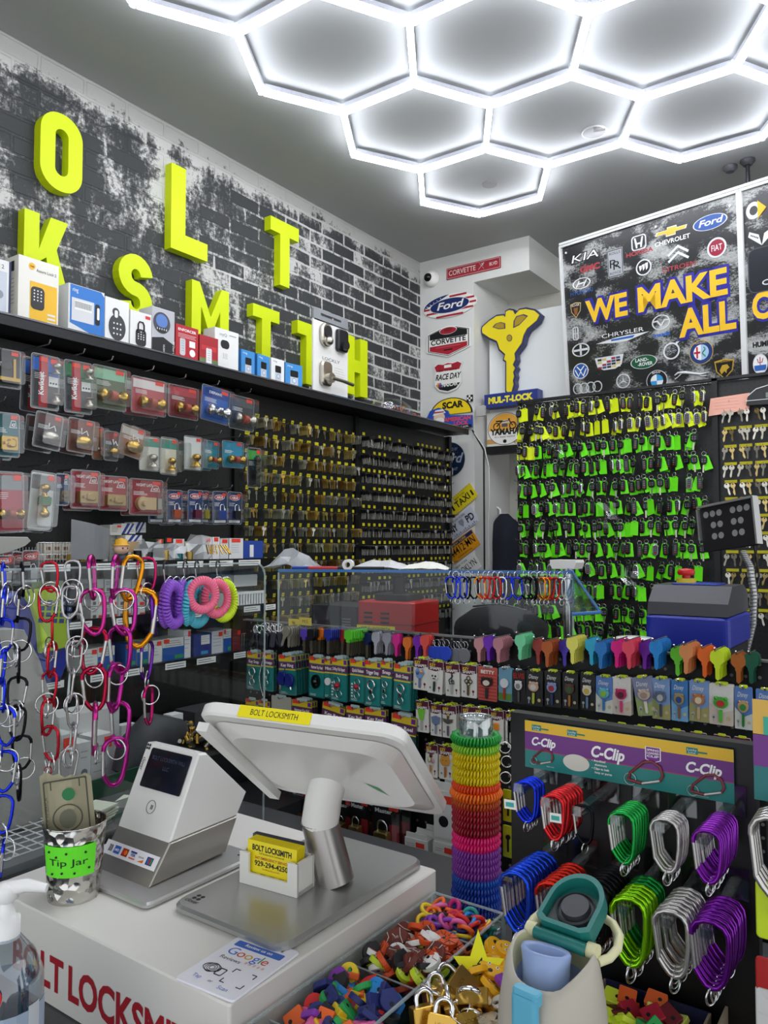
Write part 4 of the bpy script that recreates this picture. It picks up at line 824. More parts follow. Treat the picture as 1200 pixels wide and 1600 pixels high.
g.tube([(-w_*.22, h_*.08, .009), (-w_*.1, h_*.2, .009), (w_*.1, h_*.22, .009), (w_*.14, h_*.28, .009)], w_*.014, SK, 5); g.tube([(w_*.22, h_*.08, .009), (w_*.1, h_*.28, .009)], w_*.014, SK, 5); g.rbox((w_*.02, h_*.2, .009), (w_*.2, h_*.08, .004), .004, mat('e8e0d0')); g.rbox((0, h_*.1, .009), (w_*.16, h_*.09, .004), .004, mat('55555a')); g.rbox((-w_*.14, h_*.23, .009), (w_*.2, h_*.035, .004), .003, SK)
g.text('YAMAHA', 0, -h_*.16, .008, h_*.17, SK, w_*.8, bold=.05); g.text("It's a better machine", 0, -h_*.25, .008, h_*.05, SK, w_*.55); ell(g, w_*.05, h_*.05, .008, SK, 0, -h_*.36); put('picture', g, t)
# ---------------------------------------------------------------- the tilted car-brand boards
PU = Vector((.9554, -.2903, -.0546)); PV = Vector((.0124, -.1454, .9893)); PO = Vector((-1.743, 4.3, 3.377)); PW, PH = 1.0756, .9011
PF_ = frame(PU, PV, PO); PN = Vector(PF_.col[2][:3]); PUn = Vector(PF_.col[0][:3]); PVn = Vector(PF_.col[1][:3])
def pz(zx, zy):
    x, y = 860+zx/3.529, 250+zy/3.528; d = _f+_r*((x-600)/FPX)-_u*((y-800)/FPX); s = (PO-CO).dot(PN)/d.dot(PN); p = CO+d*s-PO; return p.dot(PUn), p.dot(PVn)
def board(u0, u1, label, seed, lo):
    w_ = u1-u0; M = PF_ @ T((u0+u1)/2, -PH/2, 0); t = thing('car_brand_board', label, 'sign board', M)
    put('panel', G().box((0, -.04, -.006), (w_, PH+.08, .012), blotch_mat('sprayed_panel_%d' % seed, (5, 8, 1), lo, seed)), t)
    g = G(); fm = mat('dedfdd', .3)
    for d in (0, .016): g.box((0, PH/2+.012-d, .004), (w_+.02, .013, .02), fm)
    g.box((-w_/2-.006, -.04, .004), (.016, PH+.08, .02), fm); g.box((w_/2+.004, -.04, .004), (.014, PH+.08, .02), fm)
    put('frame', g, t); return t, M
t1, _ = board(0, PW, 'black and white sprayed board of car emblems reading WE MAKE ALL', 1, .49)
t2, _ = board(PW+.022, PW+.95, 'second sprayed board of car emblems with a large yellow C at the frame edge', 9, .49)
EM = {}
def L_(parent, name, zx, zy, zw, zh, draw):
    u, v = pz(zx, zy); uw = pz(zx+zw/2, zy)[0]-pz(zx-zw/2, zy)[0]; vh = pz(zx, zy-zh/2)[1]-pz(zx, zy+zh/2)[1]
    g = G(); draw(g, abs(uw), abs(vh)); off = PW/2 if parent is t1 else (PW+.022+PW+.95)/2
    put(name, g, parent, T(u-off, v+PH/2, .0005))
SIL = mat('dcdee0', .3, 0); CW = mat('f0f0f0', .4); CR = mat('b04048', .45); CB = mat('3668b8', .4)
def ovl(m, m2=None, s=.86): 
    def f(g, w, h): g.ring(circ(w/2, 36, 0, 0, h/2), circ(w/2*s, 36, 0, 0, h/2*s), 0, .002, m); (ell(g, w/2*s, h/2*s, .001, m2) if m2 else None)
    return f
def txt(s, m, bold=.0, shear=0.): return lambda g, w, h: g.text(s, 0, -h*.38, .001, h*.76, m, w, bold=bold, shear=shear)
def d_rr(g, w, h): q(g, -w/2, -h/2, w/2, h/2, .0006, mat('a9acb0')); g.ring(rrect(w*.94, h*.95, .001, 1), rrect(w*.88, h*.9, .001, 1), .0008, .0014, SK); g.text('R', -w*.1, -h*.16, .0016, h*.3, SK, w*.5); g.text('R', w*.12, -h*.24, .0016, h*.3, SK, w*.5); g.text('ROLLS', 0, h*.31, .0016, h*.09, SK, w*.7); g.text('ROYCE', 0, -h*.4, .0016, h*.09, SK, w*.7)
def d_honda(g, w, h): g.ring(rrect(w, h, w*.2), rrect(w*.86, h*.86, w*.16), 0, .002, SIL); pg(g, [(-w*.32, h*.36), (-w*.2, h*.36), (-w*.12, 0), (w*.12, 0), (w*.2, h*.36), (w*.32, h*.36), (w*.2, -h*.36), (w*.1, -h*.36), (w*.09, -h*.12), (-w*.09, -h*.12), (-w*.1, -h*.36), (-w*.2, -h*.36)], .002, SIL)
def d_chev(g, w, h):
    P = [(-.5, -.12), (-.16, -.12), (-.16, -.4), (.14, -.4), (.14, -.12), (.46, -.12), (.5, .2), (.18, .2), (.18, .42), (-.12, .42), (-.12, .2), (-.46, .2)]
    pg(g, [(a*w, b*h) for a, b in P], .001, CW); pg(g, [(a*w*.93, b*h*.82) for a, b in P], .0016, mat('d8b040', .3, .3))
def d_ford(g, w, h): ovl(SIL, mat('24509c', .3), .94)(g, w, h); g.text('Ford', 0, -h*.17, .0016, h*.42, CW, w*.66, shear=.35, bold=.02)
def d_fiat(g, w, h): ovl(SIL, mat('98203a', .3), .82)(g, w, h); g.text('FIAT', 0, -h*.14, .0016, h*.3, CW, w*.55, bold=.0)
def d_cit(g, w, h):
    for d in (0, -.42): strip(g, [(-w*.5, h*(-.05+d)), (0, h*(.45+d)), (w*.5, h*(-.05+d))], h*.16, .002, SIL)
def d_buick(g, w, h):
    ovl(SIL, mat('202226'), .84)(g, w, h)
    for i in (-1, 0, 1): pg(g, [(w*(-.1+.2*i), h*(.18+.05*i)), (w*(.09+.2*i), h*(.2+.05*i)), (w*(.07+.2*i), -h*.08), (w*(-.04+.2*i), -h*.2)], .002, CW)
def d_hy(g, w, h): ovl(CW, None, .88)(g, w, h); strip(g, [(-w*.3, -h*.28), (-w*.12, h*.25)], w*.06, .002, CW); strip(g, [(w*.1, -h*.28), (w*.28, h*.25)], w*.06, .002, CW); strip(g, [(-w*.25, -h*.02), (w*.25, h*.04)], w*.06, .002, CW)
def shield(m1, m2, extra):
    def f(g, w, h): P = [(-.5, .42), (0, .5), (.5, .42), (.42, -.1), (0, -.5), (-.42, -.1)]; pg(g, [(a*w, b*h) for a, b in P][::-1], .0006, m1); pg(g, [(a*w*.88, b*h*.88) for a, b in P][::-1], .0010, m2); extra(g, w, h)
    return f
def d_lin(g, w, h): g.ring(rrect(w, h, w*.3), rrect(w*.7, h*.88, w*.2), 0, .002, SIL); strip(g, [(0, -h*.42), (0, h*.42)], w*.1, .002, SIL); strip(g, [(-w*.35, 0), (w*.35, 0)], w*.1, .002, SIL)
def d_wing(g, w, h): pg(g, [(-w*.5, -h*.1), (-w*.1, -h*.4), (w*.1, -h*.4), (w*.5, h*.3), (w*.1, h*.35), (-w*.1, h*.3)], .001, SIL); pg(g, [(-w*.2, -h*.1), (w*.2, -h*.1), (w*.24, h*.2), (-w*.2, h*.15)], .0016, CB)
def d_maz(g, w, h): ovl(SIL, None, .88)(g, w, h); strip(g, [(-w*.46, h*.1), (-w*.2, h*.12), (0, -h*.22), (w*.2, h*.12), (w*.46, h*.1)], h*.09, .002, SIL)
def d_sci(g, w, h): ovl(SIL, None, .86)(g, w, h); strip(g, [(-w*.4, 0), (w*.4, 0)], h*.16, .002, SIL); strip(g, [(0, -h*.4), (0, h*.4)], w*.1, .002, SIL)
def d_vol(g, w, h): ovl(SIL, None, .82)(g, w, h); q(g, -w*.36, -h*.08, w*.36, h*.08, .001, mat('22304c')); g.text('VOLVO', 0, -h*.05, .0016, h*.1, CW, w*.6); pg(g, [(w*.3, h*.3), (w*.5, h*.5), (w*.28, h*.5)], .001, SIL)
def d_alfa(g, w, h):
    ovl(mat('d8b458', .3, .3), mat('1e3a78'), .95)(g, w, h); ell(g, w*.32, h*.32, .0014, CW); pg(g, [(w*.32*math.cos(a), h*.32*math.sin(a)) for a in [-PI/2+PI*i/16 for i in range(17)]], .0018, mat('a8c8e8'))
    q(g, -w*.2, -h*.24, -w*.13, h*.24, .0022, mat('c0203a')); q(g, -w*.3, -h*.04, -w*.03, h*.04, .0022, mat('c0203a')); g.tube([(w*.12+w*.06*math.sin(i), h*(.2-.4*i/8), .003) for i in range(9)], w*.022, mat('2a8a4a'), 5); g.text('ALFA ROMEO', 0, h*.36, .0024, h*.08, mat('e8c870'), w*.5)
def d_cad(g, w, h):
    P = [(-.5, .42), (.5, .42), (.42, -.2), (.2, -.42), (-.2, -.42), (-.42, -.2)]; pg(g, [(a*w, b*h) for a, b in P][::-1], .0006, SIL)
    for i in range(5):
        for j in range(4): q(g, w*(-.40+.16*i), h*(-.32+.17*j), w*(-.26+.16*i), h*(-.19+.17*j), .001, mat(('a02838', 'd8c070', '3a4a70', 'e8e8e8', '26282c')[(i*2+j*3) % 5]))
def d_lr(g, w, h): ovl(SIL, mat('1f5a3c', .3), .94)(g, w, h); g.text('LAND-', -w*.06, h*.05, .0016, h*.24, CW, w*.5, bold=.02); g.text('-ROVER', w*.06, -h*.27, .0016, h*.24, CW, w*.56, bold=.02)
def d_bull(g, w, h): g.text('LAMBORGHINI', 0, h*.34, .0014, h*.08, mat('d8b040'), w*.8); pg(g, [(-w*.24, -h*.05), (-w*.1, h*.2), (w*.15, h*.22), (w*.26, h*.05), (w*.12, -h*.05), (w*.1, -h*.22), (0, -h*.1), (-w*.15, -h*.25)], .0014, mat('d8b040', .3, .3))
def d_vw(g, w, h): ovl(CW, mat('2a5ca8', .3), .9)(g, w, h); strip(g, [(-w*.24, h*.3), (0, h*.02), (w*.24, h*.3)][:], w*.06, .002, CW); strip(g, [(-w*.36, h*.1), (-w*.16, -h*.34), (0, -h*.04), (w*.16, -h*.34), (w*.36, h*.1)], w*.06, .002, CW)
def d_audi(g, w, h):
    for i in range(4): c = -w*.345+i*w*.23; g.ring(circ(w*.165, 28, c, 0, h*.48), circ(w*.135, 28, c, 0, h*.40), 0, .002, SIL)
def d_mb(g, w, h):
    ovl(SIL, None, .87)(g, w, h)
    for a in (90, 210, 330): a = math.radians(a); pg(g, [(w*.45*math.cos(a), h*.45*math.sin(a)), (w*.06*math.cos(a+2), h*.06*math.sin(a+2)), (w*.06*math.cos(a-2), h*.06*math.sin(a-2))], .0014, SIL)
def d_bmw(g, w, h):
    ovl(SIL, mat('1a1a1e'), .95)(g, w, h); r = .3
    for i in range(4): pg(g, [(0, 0)]+[(w*r*math.cos(a), h*r*math.sin(a)) for a in [PI/2*i+PI/2*j/8 for j in range(9)]], .0014, (CW, mat('3a9ad8'))[(i+1) % 2])
    g.text('BMW', 0, h*.34, .0016, h*.1, CW, w*.4)
def d_jag(g, w, h): g.tube([(-w*.5, h*.1, .002), (-w*.4, h*.35, .002), (-w*.2, h*.3, .002), (0, h*.1, .002), (w*.25, -h*.15, .002), (w*.5, -h*.05, .002)], [h*.08, h*.14, h*.2, h*.16, h*.12, h*.04], SIL, 6); g.tube([(-w*.3, h*.2, .002), (-w*.42, -h*.2, .002), (-w*.5, -h*.35, .002)], h*.07, SIL, 5); g.tube([(w*.1, 0, .002), (w*.3, -h*.4, .002), (w*.42, -h*.4, .002)], h*.06, SIL, 5)
def d_smart(g, w, h): g.ring(circ(w*.36, 28, -w*.12, 0, h*.48), circ(w*.2, 28, -w*.12, 0, h*.26), 0, .002, SIL); pg(g, [(w*.08, h*.5), (w*.5, 0), (w*.08, -h*.5)][::-1], .003, mat('e8b428'))
def d_flag(g, w, h):
    for s in (-1, 1): pg(g, [(0, -h*.5), (s*w*.5, h*.2), (s*w*.45, h*.5), (s*w*.1, h*.2)][::s], .001, SIL)
    for i in range(5): q(g, -w*(.4-.06*i), h*(.2-.06*i), -w*(.36-.06*i), h*(.3-.06*i), .0016, SK)
def d_keyfob(g, w, h): g.rbox((0, 0, .002), (w, h, .004), w*.22, mat('23252e', .3)); g.ring(circ(w*.14, 20, w*.05, -h*.3, w*.08), circ(w*.1, 20, w*.05, -h*.3, w*.05), .004, .0045, SIL); g.ring(rrect(w, h, w*.22), rrect(w*.94, h*.96, w*.2), .0, .0046, mat('4a4d58'))
def big(s):
    def f(g, w, h): g.text(s, 0, -h*.45, .0012, h*.9, mat('2f2c98', .4), w*1.05, bold=.11); g.text(s, 0, -h*.45, .0026, h*.9, mat('f2c22c', .4), w, bold=.035)
    return f
for a in (('kia', 190, 530, 160, 62, txt('KIA', SK, .05, .3)), ('kia', 190, 530, 150, 56, lambda g, w, h: g.text('KIA', 0, -h*.38, .0022, h*.76, CW, w, bold=.0, shear=.3)), ('gmc', 218, 593, 112, 42, txt('GMC', CR, .05)), ('rr', 358, 567, 86, 156, d_rr), ('h', 488, 455, 82, 82, d_honda), ('t', 492, 508, 150, 30, txt('HONDA', CR, .03)),
        ('b', 665, 392, 180, 62, d_chev), ('t', 672, 442, 196, 32, txt('CHEVROLET', CW, .02)), ('f', 880, 343, 192, 84, d_ford), ('f', 918, 483, 108, 112, d_fiat), ('c', 705, 512, 112, 84, d_cit), ('t', 708, 588, 186, 34, txt('CITROEN', CR, .01)), ('b', 515, 592, 86, 90, d_buick),
        ('h', 172, 680, 100, 60, d_hy), ('t', 172, 727, 124, 30, txt('HYUNDAI', CB)), ('r', 141, 828, 60, 86, shield(mat('d8c080', .3), mat('2a1c1c'), lambda g, w, h: (g.text('ROVER', 0, h*.25, .0014, h*.13, CW, w*.7), pg(g, [(-w*.2, h*.15), (-w*.12, -h*.3), (w*.12, -h*.3), (w*.2, h*.15)][::-1][::-1], .0012, mat('8c5a2c'))))),
        ('l', 140, 957, 30, 74, d_lin), ('t', 240, 930, 150, 30, txt('LINCOLN', mat('8a8c90'))), ('t', 397, 952, 232, 30, txt('CHRYSLER', CW)), ('w', 395, 985, 300, 42, d_wing), ('m', 610, 895, 100, 84, d_maz), ('t', 615, 960, 94, 28, txt('mazda', CB, .04)), ('s', 168, 1047, 96, 74, d_sci),
        ('v', 668, 1053, 92, 94, d_vol), ('a', 832, 1060, 132, 134, d_alfa), ('c', 325, 1118, 160, 88, d_cad), ('l', 515, 1113, 146, 76, d_lr), ('l', 960, 1152, 110, 112, shield(mat('d8b040', .3, .3), mat('141414'), d_bull)), ('v', 168, 1163, 84, 86, d_vw), ('a', 205, 1255, 158, 64, d_audi),
        ('m', 402, 1218, 76, 80, d_mb), ('b', 588, 1217, 116, 118, d_bmw), ('j', 780, 1180, 190, 46, d_jag), ('t', 788, 1228, 200, 34, txt('JAGUAR', CW, .02)),
        ('wordmark', 308, 815, 232, 132, big('WE')), ('wordmark', 718, 720, 496, 150, big('MAKE')), ('wordmark', 862, 875, 318, 165, big('ALL'))):
    L_(t1, 'wordmark' if a[0] in ('t', 'gmc', 'kia', 'wordmark') else 'emblem', *a[1:])
for a in (('e', 1135, 275, 116, 100, d_smart), ('e', 1165, 425, 150, 90, d_flag), ('key_picture', 1185, 600, 190, 250, d_keyfob), ('wordmark', 1165, 800, 105, 158, big('C')), ('t', 1190, 1010, 150, 36, txt('HUMMER', SK, .05)), ('e', 1158, 1125, 82, 112, lambda g, w, h: (ovl(SIL, CW, .92)(g, w, h), q(g, -w*.4, -h*.32, w*.4, -h*.05, .0016, CB), strip(g, [(0, -h*.05), (0, h*.35)], w*.05, .002, CR), strip(g, [(-w*.2, h*.28), (-w*.12, h*.08), (w*.12, h*.08), (w*.2, h*.28)], w*.05, .002, CR)))):
    L_(t2, {'t': 'wordmark', 'e': 'emblem'}.get(a[0], a[0]), *a[1:])
g = G()
for zx, zy in ((88, 512), (583, 370), (992, 252)): u, v = pz(zx, zy); g.cyl((u-PW/2, v+PH/2, 0), (u-PW/2, v+PH/2, .006), .006, CW, 10)
put('screw', g, t1)
# ---------------------------------------------------------------- jacket, cables
p = hit(786, 803, 'Y', 4.75); t = thing('hanging_jacket', 'dark navy jacket hanging on a hook in the doorway', 'jacket', T(p))
g = G(); n = 20; rows = [(0, .03, .02), (.03, .06, .04), (.07, .11, .07), (.2, .12, .09), (.4, .13, .10), (.6, .135, .10), (.75, .14, .10)]
vs = []; fs = []
for d, rx, ry in rows:
    for i in range(n): a = 2*PI*i/n; k = 1+.13*math.sin(a*5+d*6)*min(1, d*6); vs.append((rx*math.cos(a)*k+.01, ry*math.sin(a)*k, -d))
for j in range(len(rows)-1):
    for i in range(n): i2 = (i+1) % n; fs.append((j*n+i2, j*n+i, (j+1)*n+i, (j+1)*n+i2))
g.add(vs, fs, mat('151a28', .8), True); put('body', g, t)
g = G(); g.tube([(-.08, -.02, -.05), (-.13, -.05, -.2), (-.135, -.06, -.4), (-.12, -.07, -.6)], [.035, .045, .04, .035], mat('131723', .8), 12); put('sleeve', g, t)
put('hook', G().tube([(-.02, .0, -.02), (-.02, 0, .03), (-.05, 0, .05)], .007, SW, 8), t)
a = [hit(x, y, 'Y', 4.40) for x, y in ((741, 676), (757, 700), (764, 730), (765, 775), (763, 820), (764, 885))]
single('wall_cable', G().tube([(v.x-a[0].x, v.y-a[0].y, v.z-a[0].z) for v in a], .004, mat('d4d4d0'), 6), 'thin white cable running down beside the white pillar', 'cable', T(a[0]))
a = [hit(x, y, 'Y', 4.41) for x, y in ((738, 672), (752, 696), (756, 704), (757, 890))]
single('wall_cable', G().tube([(v.x-a[0].x, v.y-a[0].y, v.z-a[0].z) for v in a], .006, BLACK, 6), 'thick black cable from the shelf end down the pillar edge', 'cable', T(a[0]))
M, w_, h_ = spot(744, 634, 757, 650, BK, 4.40); single('wall_box', G().rbox((0, 0, -.01), (w_, h_, .025), .004, mat('b8b8b4', .4)), 'small grey electrical box at the pillar edge above the cables', 'electrical box', M)
# ================================================================ front pegboard with key blanks and cards
FY = 1.64
def holemat():
    m, nt, b = nodemat('black_pegboard_holes'); L = nt.links
    g = N(nt, 'TexCoord'); sp = N(nt, 'SeparateXYZ'); L.new(g.outputs['Object'], sp.inputs[0])
    def cell(s): return math_(nt, 'SUBTRACT', math_(nt, 'FRACT', math_(nt, 'MULTIPLY', s, 1/.0254)), .5)
    x, y = cell(sp.outputs[0]), cell(sp.outputs[1]); d = math_(nt, 'SQRT', math_(nt, 'ADD', math_(nt, 'MULTIPLY', x, x), math_(nt, 'MULTIPLY', y, y)))
    L.new(mixc(nt, math_(nt, 'LESS_THAN', d, .13), (.008, .008, .009), (.20, .19, .17)), b.inputs['Base Color']); b.inputs['Roughness'].default_value = .45
    return m
fp = thing('display_pegboard', 'low black pegboard display facing the customer, hung with key blanks and carded key rings', 'pegboard', T(-.7, FY, 0))
put('pegboard', G().box((0, 0, -.01), (2.05, .70, .02), holemat()), fp, T(-.64+.7, 0, 1.025) @ BK)
put('edge_strip', G().box((-.64+.7, -.004, 1.376), (2.05, .018, .004), mat('8c8c8c', .3, .6)), fp)
put('base', G().box((-.64+.7, .02, .34), (2.05, .3, .66), BLACK), fp)
# work table behind it
wt = thing('work_table', 'work table behind the display pegboard', 'table', T(-.8, 2.4, 0))
put('table_top', G().box((0, 0, 1.165), (2.2, .9, .03), mat('3a3a3c', .5)), wt)
for sx in (-1, 1):
    for sy in (-1, 1): put('leg', G().box((sx*1.05, sy*.4, .575), (.05, .05, 1.15), DARK), wt)
def kblank(m, dec=None, lock=0):
    g = G(); s = 1.0
    o = [(-.011, -.002), (-.013, -.010), (-.0125, -.019), (-.008, -.024), (-.0055, -.026), (-.0055, -.031), (-.0038, -.033), (-.0038, -.052), (0, -.056), (.0038, -.052), (.0038, -.033), (.0055, -.031), (.0055, -.026), (.008, -.024), (.0125, -.019), (.013, -.010), (.011, -.002), (.005, .002), (-.005, .002)]
    g.prism(o, 0, .0022, m, None, False, 0)
    g.ring(circ(.0045, 10, 0, -.006), circ(.0032, 10, 0, -.006), .0022, .0027, dec or m); g.text('T', 0, -.019, .0024, .006, dec or m)
    return g
def kgrip(m, bl):
    g = G(); g.rbox((0, -.011, .001), (.027, .024, .004), .005, m); g.prism([(-.006, -.022), (-.006, -.030), (.006, -.030), (.006, -.022)], 0, .003, m); g.prism([(-.004, -.029), (-.004, -.062), (.001, -.066), (.0045, -.060), (.0045, -.029)], 0, .0022, bl); return g
def pegpin(px, py, yv, ln, parent=fp, org=(-.7, FY, 0), back=FY):
    p = hit(px, py, 'Y', yv); put('peg_hook', G().tube([(p.x, back, p.z), (p.x, yv-.01, p.z), (p.x, yv-.014, p.z+.006)], .0016, STEEL, 6), parent, T(-Vector(org)))
KB = [(446, 981, 'a29c8c', 'silver grey', 7, 0, 12), (472, 983, '6a4bc4', 'purple-headed', 3, 1, 0), (483, 984, '1c1c20', 'black-headed', 6, 1, 0), (497, 983, 'f07820', 'orange-headed', 3, 1, 0), (510, 984, '2b3a9c', 'navy blue-headed', 8, 1, 0), (533, 985, 'b02a30', 'red-headed', 3, 1, 0), (542, 986, '5fcf30', 'bright green-headed', 9, 1, 0), (571, 990, '1f2d60', 'dark blue-headed', 2, 1, 0),
      (585, 989, 'bdbdc6', 'silver patterned', 4, 0, 0), (602, 990, 'a9a9b4', 'grey patterned', 4, 0, 0), (616, 992, 'e8359a', 'hot pink', 3, 0, 0), (634, 997, 'f08030', 'small orange', 2, 0, 0), (650, 995, '8a2fc0', 'violet', 2, 0, 0), (661, 994, 'f05a50', 'coral red', 4, 0, 0), (746, 998, 'd89ca0', 'dusty pink', 4, 0, 0), (760, 996, '7f35c8', 'deep purple', 4, 0, 0), (776, 998, 'c98a94', 'rose', 7, 0, 0),
      (811, 993, '7fe0a8', 'mint green', 7, 0, 1), (838, 1000, 'a8423c', 'dull red', 3, 0, 1), (853, 1003, 'b8602c', 'copper brown', 7, 0, 1), (879, 1002, '5a48c8', 'indigo', 2, 0, 1), (892, 997, 'efe86a', 'pale yellow', 8, 0, 1), (921, 999, '38b8e0', 'sky cyan', 5, 0, 1), (937, 1004, '2f7fc8', 'medium blue', 8, 0, 1), (963, 1002, 'e8208c', 'magenta', 7, 0, 1), (980, 1003, 'f05068', 'coral pink', 9, 0, 1),
      (1006, 1004, '7a28b0', 'dark violet', 5, 0, 1), (1023, 1003, '2a8cd8', 'azure', 9, 0, 1), (1056, 1013, '70d838', 'lime green', 5, 0, 1), (1071, 1009, 'e09058', 'peach', 9, 0, 1), (1099, 1014, 'f07028', 'vivid orange', 7, 0, 1), (1119, 1018, 'd8f030', 'neon yellow', 8, 0, 1), (1152, 1023, 'b8682c', 'bronze', 5, 0, 1), (1172, 1023, '1f6048', 'dark green', 5, 0, 1)]
for px, py, col, nm, n, grip, sh in KB:
    m = mat(col, .35, .25 if not grip else 0); yv = FY-.012-n*.008
    me = (kgrip(m, mat('8a8270', .35, .8)) if grip else kblank(m)).mesh('key_blank'); fl = RY(.0)
    for j in range(n):
        k = n-1-j; p = hit(px, py, 'Y', yv)
        t_ = R.uniform(-.04, .04)+(-.35 if col == 'a29c8c' and k == 0 else 0)
        lb = '%s key blank, front one of its bunch on the display pegboard' % nm if k == 0 else '%s key blanks stacked behind the front one' % nm
        tag(put('key_blank', me, None, at(BK, (p.x, FY-.012-j*.008, p.z)) @ RZ(t_)), lb, 'key', '%s key blank bunch' % nm)
    pegpin(px, py-2, yv, 0)
# fobs and rings on the same row
g0 = G(); g0.torus((0, -.008, 0), .009, .001, STEEL, 16, 5); 
for i, px in enumerate((697, 690, 683, 675, 672)):
    p = hit(px, 1000, 'Y', FY-.05+i*.008); t = thing('key_disc', 'blue round plastic key disc on split ring', 'key tag', at(BK, p), 'blue key discs'); put('split_ring', g0.mesh('split_ring'), t); put('disc', G().prism(circ(.015, 20, 0, -.032, .017), -.002, .003, mat('2448c8', .3), None, False, .0008), t)
for i, px in enumerate((726, 714, 721, 709)):
    p = hit(px, 1003, 'Y', FY-.05+i*.01); t = thing('key_disc', 'grey round plastic key disc on split ring', 'key tag', at(BK, p), 'grey key discs'); put('split_ring', g0.mesh('split_ring'), t); put('disc', G().prism(circ(.015, 20, 0, -.032, .017), -.002, .003, mat('74767c', .3), None, False, .0008), t)
rm = G().torus((0, 0, 0), .012, .0012, CHROME, 18, 5).mesh('key_ring')
bf = G(); bf.torus((0, 0, 0), .011, .0012, CHROME, 18, 5); bf.rbox((0, -.034, 0), (.016, .042, .008), .006, mat('1a1d2c', .35)); bfm = bf.mesh('dark_fob')
for i in range(18):
    p = hit(398+i*2.6+R.uniform(-2, 2), 981+R.uniform(-3, 3), 'Y', FY-.03-R.uniform(0, .04)); tag(put('ring_fob', bfm, None, at(BK, p) @ RY(R.uniform(-1, 1)) @ RZ(R.uniform(-.5, .5))), 'dark fob on a bright ring in the cluster at the left end', 'key fob', 'dark fobs at left end of pegboard')
for px, py, w in ((459, 973, 16), (477, 971, 19)):
    M, w_, h_ = spot(px-w/2, py-6, px+w/2, py+6, BK, FY-.02); g = G().box((0, 0, 0), (w_, h_, .0012), mat('e8c81c', .5)); g.text('96' if w < 18 else 'M15', 0, -h_*.2, .001, h_*.4, DARK)
    single('price_card', g, ('left' if w < 18 else 'right')+' of two small yellow price cards above the silver key blanks', 'price card', M)
# ---------------------------------------------------------------- carded goods
def card(x0, y0, x1, y1, style, label, yv=FY-.05, back=0, tilt=0., col=None, group=None, cat='carded key ring'):
    M, w_, h_ = spot(x0, y0, x1, y1, BK, yv)
    def prt(t, front):
        c = G(); z = .0012
        base = {'teal': '1f8f8c', 'white': 'e6e4dc', 'dark': '22221f', 'blue': '6f8fc8'}.get(style, col or '888888')
        if style in ('teal', 'reel'):
            c.rbox((0, 0, 0), (w_, h_, .0016), .004, mat('1c8480' if style == 'teal' else '1d4a48', .35)); q(c, -w_*.49, h_*.33, w_*.49, h_*.485, z, mat('e6c528')); q(c, -w_*.49, h_*.17, w_*.49, h_*.31, z, mat('6a2a5c')); q(c, -w_*.49, h_*.12, w_*.49, h_*.15, z, mat('e6c528'))
            c.text(col or 'Key Reel', 0, h_*.205, .0016, h_*.075, WHITE, w_*.72, bold=.03); q(c, -w_*.45, h_*.40, -w_*.1, h_*.5, .0018, REDST); q(c, w_*.28, h_*.36, w_*.44, h_*.46, .0016, mat('6a2a8c')); lines(c, -w_*.4, 0, -h_*.42, 2, h_*.03, .0016, LBL, .001)
        elif style == 'shapes':
            c.rbox((0, 0, 0), (w_, h_, .0016), .002, mat('e6e4dc', .4)); pg(c, [(-w_*.49, h_*.22), (0, h_*.19), (w_*.49, h_*.26), (w_*.49, h_*.49), (-w_*.49, h_*.49)], z, mat('5c1230')); c.text('KEY', -w_*.2, h_*.33, .0016, h_*.09, mat('f0c828'), w_*.4, bold=.03); c.text('SHAPES', 0, h_*.24, .0017, h_*.085, WHITE, w_*.8, bold=.03)
            pg(c, circ(w_*.08, 8, w_*.28, -h_*.3), z, mat('8a1f40')); q(c, w_*.26, -h_*.42, w_*.30, -h_*.3, z, mat('8a1f40')); pg(c, circ(w_*.07, 6, -w_*.32, -h_*.33), z, mat('8a8a8a'))
        elif style == 'disney':
            c.rbox((0, 0, 0), (w_, h_, .0016), .003, mat(col or '24242a', .35)); c.text('Disney', -w_*.06, h_*.27, .0016, h_*.12, WHITE, w_*.56, shear=.2)
            if col and col not in ('1e1e20', '22221f'): pg(c, [(-w_*.49, -h_*.49), (w_*.49, -h_*.49), (w_*.49, -h_*.1), (0, -h_*.2), (-w_*.49, h_*.02)], z, mat({'5f86c8': 'd8dcd0', '3f7fc0': '78b0d8', '7fa0d0': 'a8a468', 'e4e2dc': 'd8c8b8'}.get(col, '9fb070')))
            pg(c, circ(w_*.09, 8, -w_*.3, -h_*.3), .0018, mat('b8bcc0', .3)); q(c, -w_*.33, -h_*.44, -w_*.28, -h_*.3, .0018, mat('b8bcc0', .3)); pg(c, circ(w_*.1, 8, w_*.3, -h_*.32), .0018, mat('c8b890', .3))
        elif style == 'plaincard': c.rbox((0, 0, 0), (w_, h_, .0016), .003, mat(col, .4))
        put('card', c, t)
        hg = G(); hg.rbox((0, h_*.51, .001), (w_*.5, h_*.07, .002), .003, mat('cfe02a', .4) if style in ('shapes', 'disney') else mat('b8c8c8', .3)); put('hang_tab', hg, t)
        if style in ('teal', 'reel'):
            s = G(); s.ring(rrect(w_, h_*.98, .005), rrect(w_*.92, h_*.94, .004), .001, .003, SHELL); put('clear_shell', s, t)
    for b in range(back, -1, -1):
        MM = M @ T((.0 if not b else R.uniform(-.002, .002)), 0, -b*.011) @ RZ(tilt+R.uniform(-.02, .02))
        t = thing('carded_key_ring' if style in ('teal', 'reel') else 'carded_key', label if not b else 'identical packs behind the '+' '.join(label.split()[:9]), cat, MM, (group or label) if back else None); prt(t, b == 0)
        if b == 0: yield_t = t; wh = (w_, h_)
    return yield_t, wh[0], wh[1]
def addp(name, t, g): put(name, g, t)
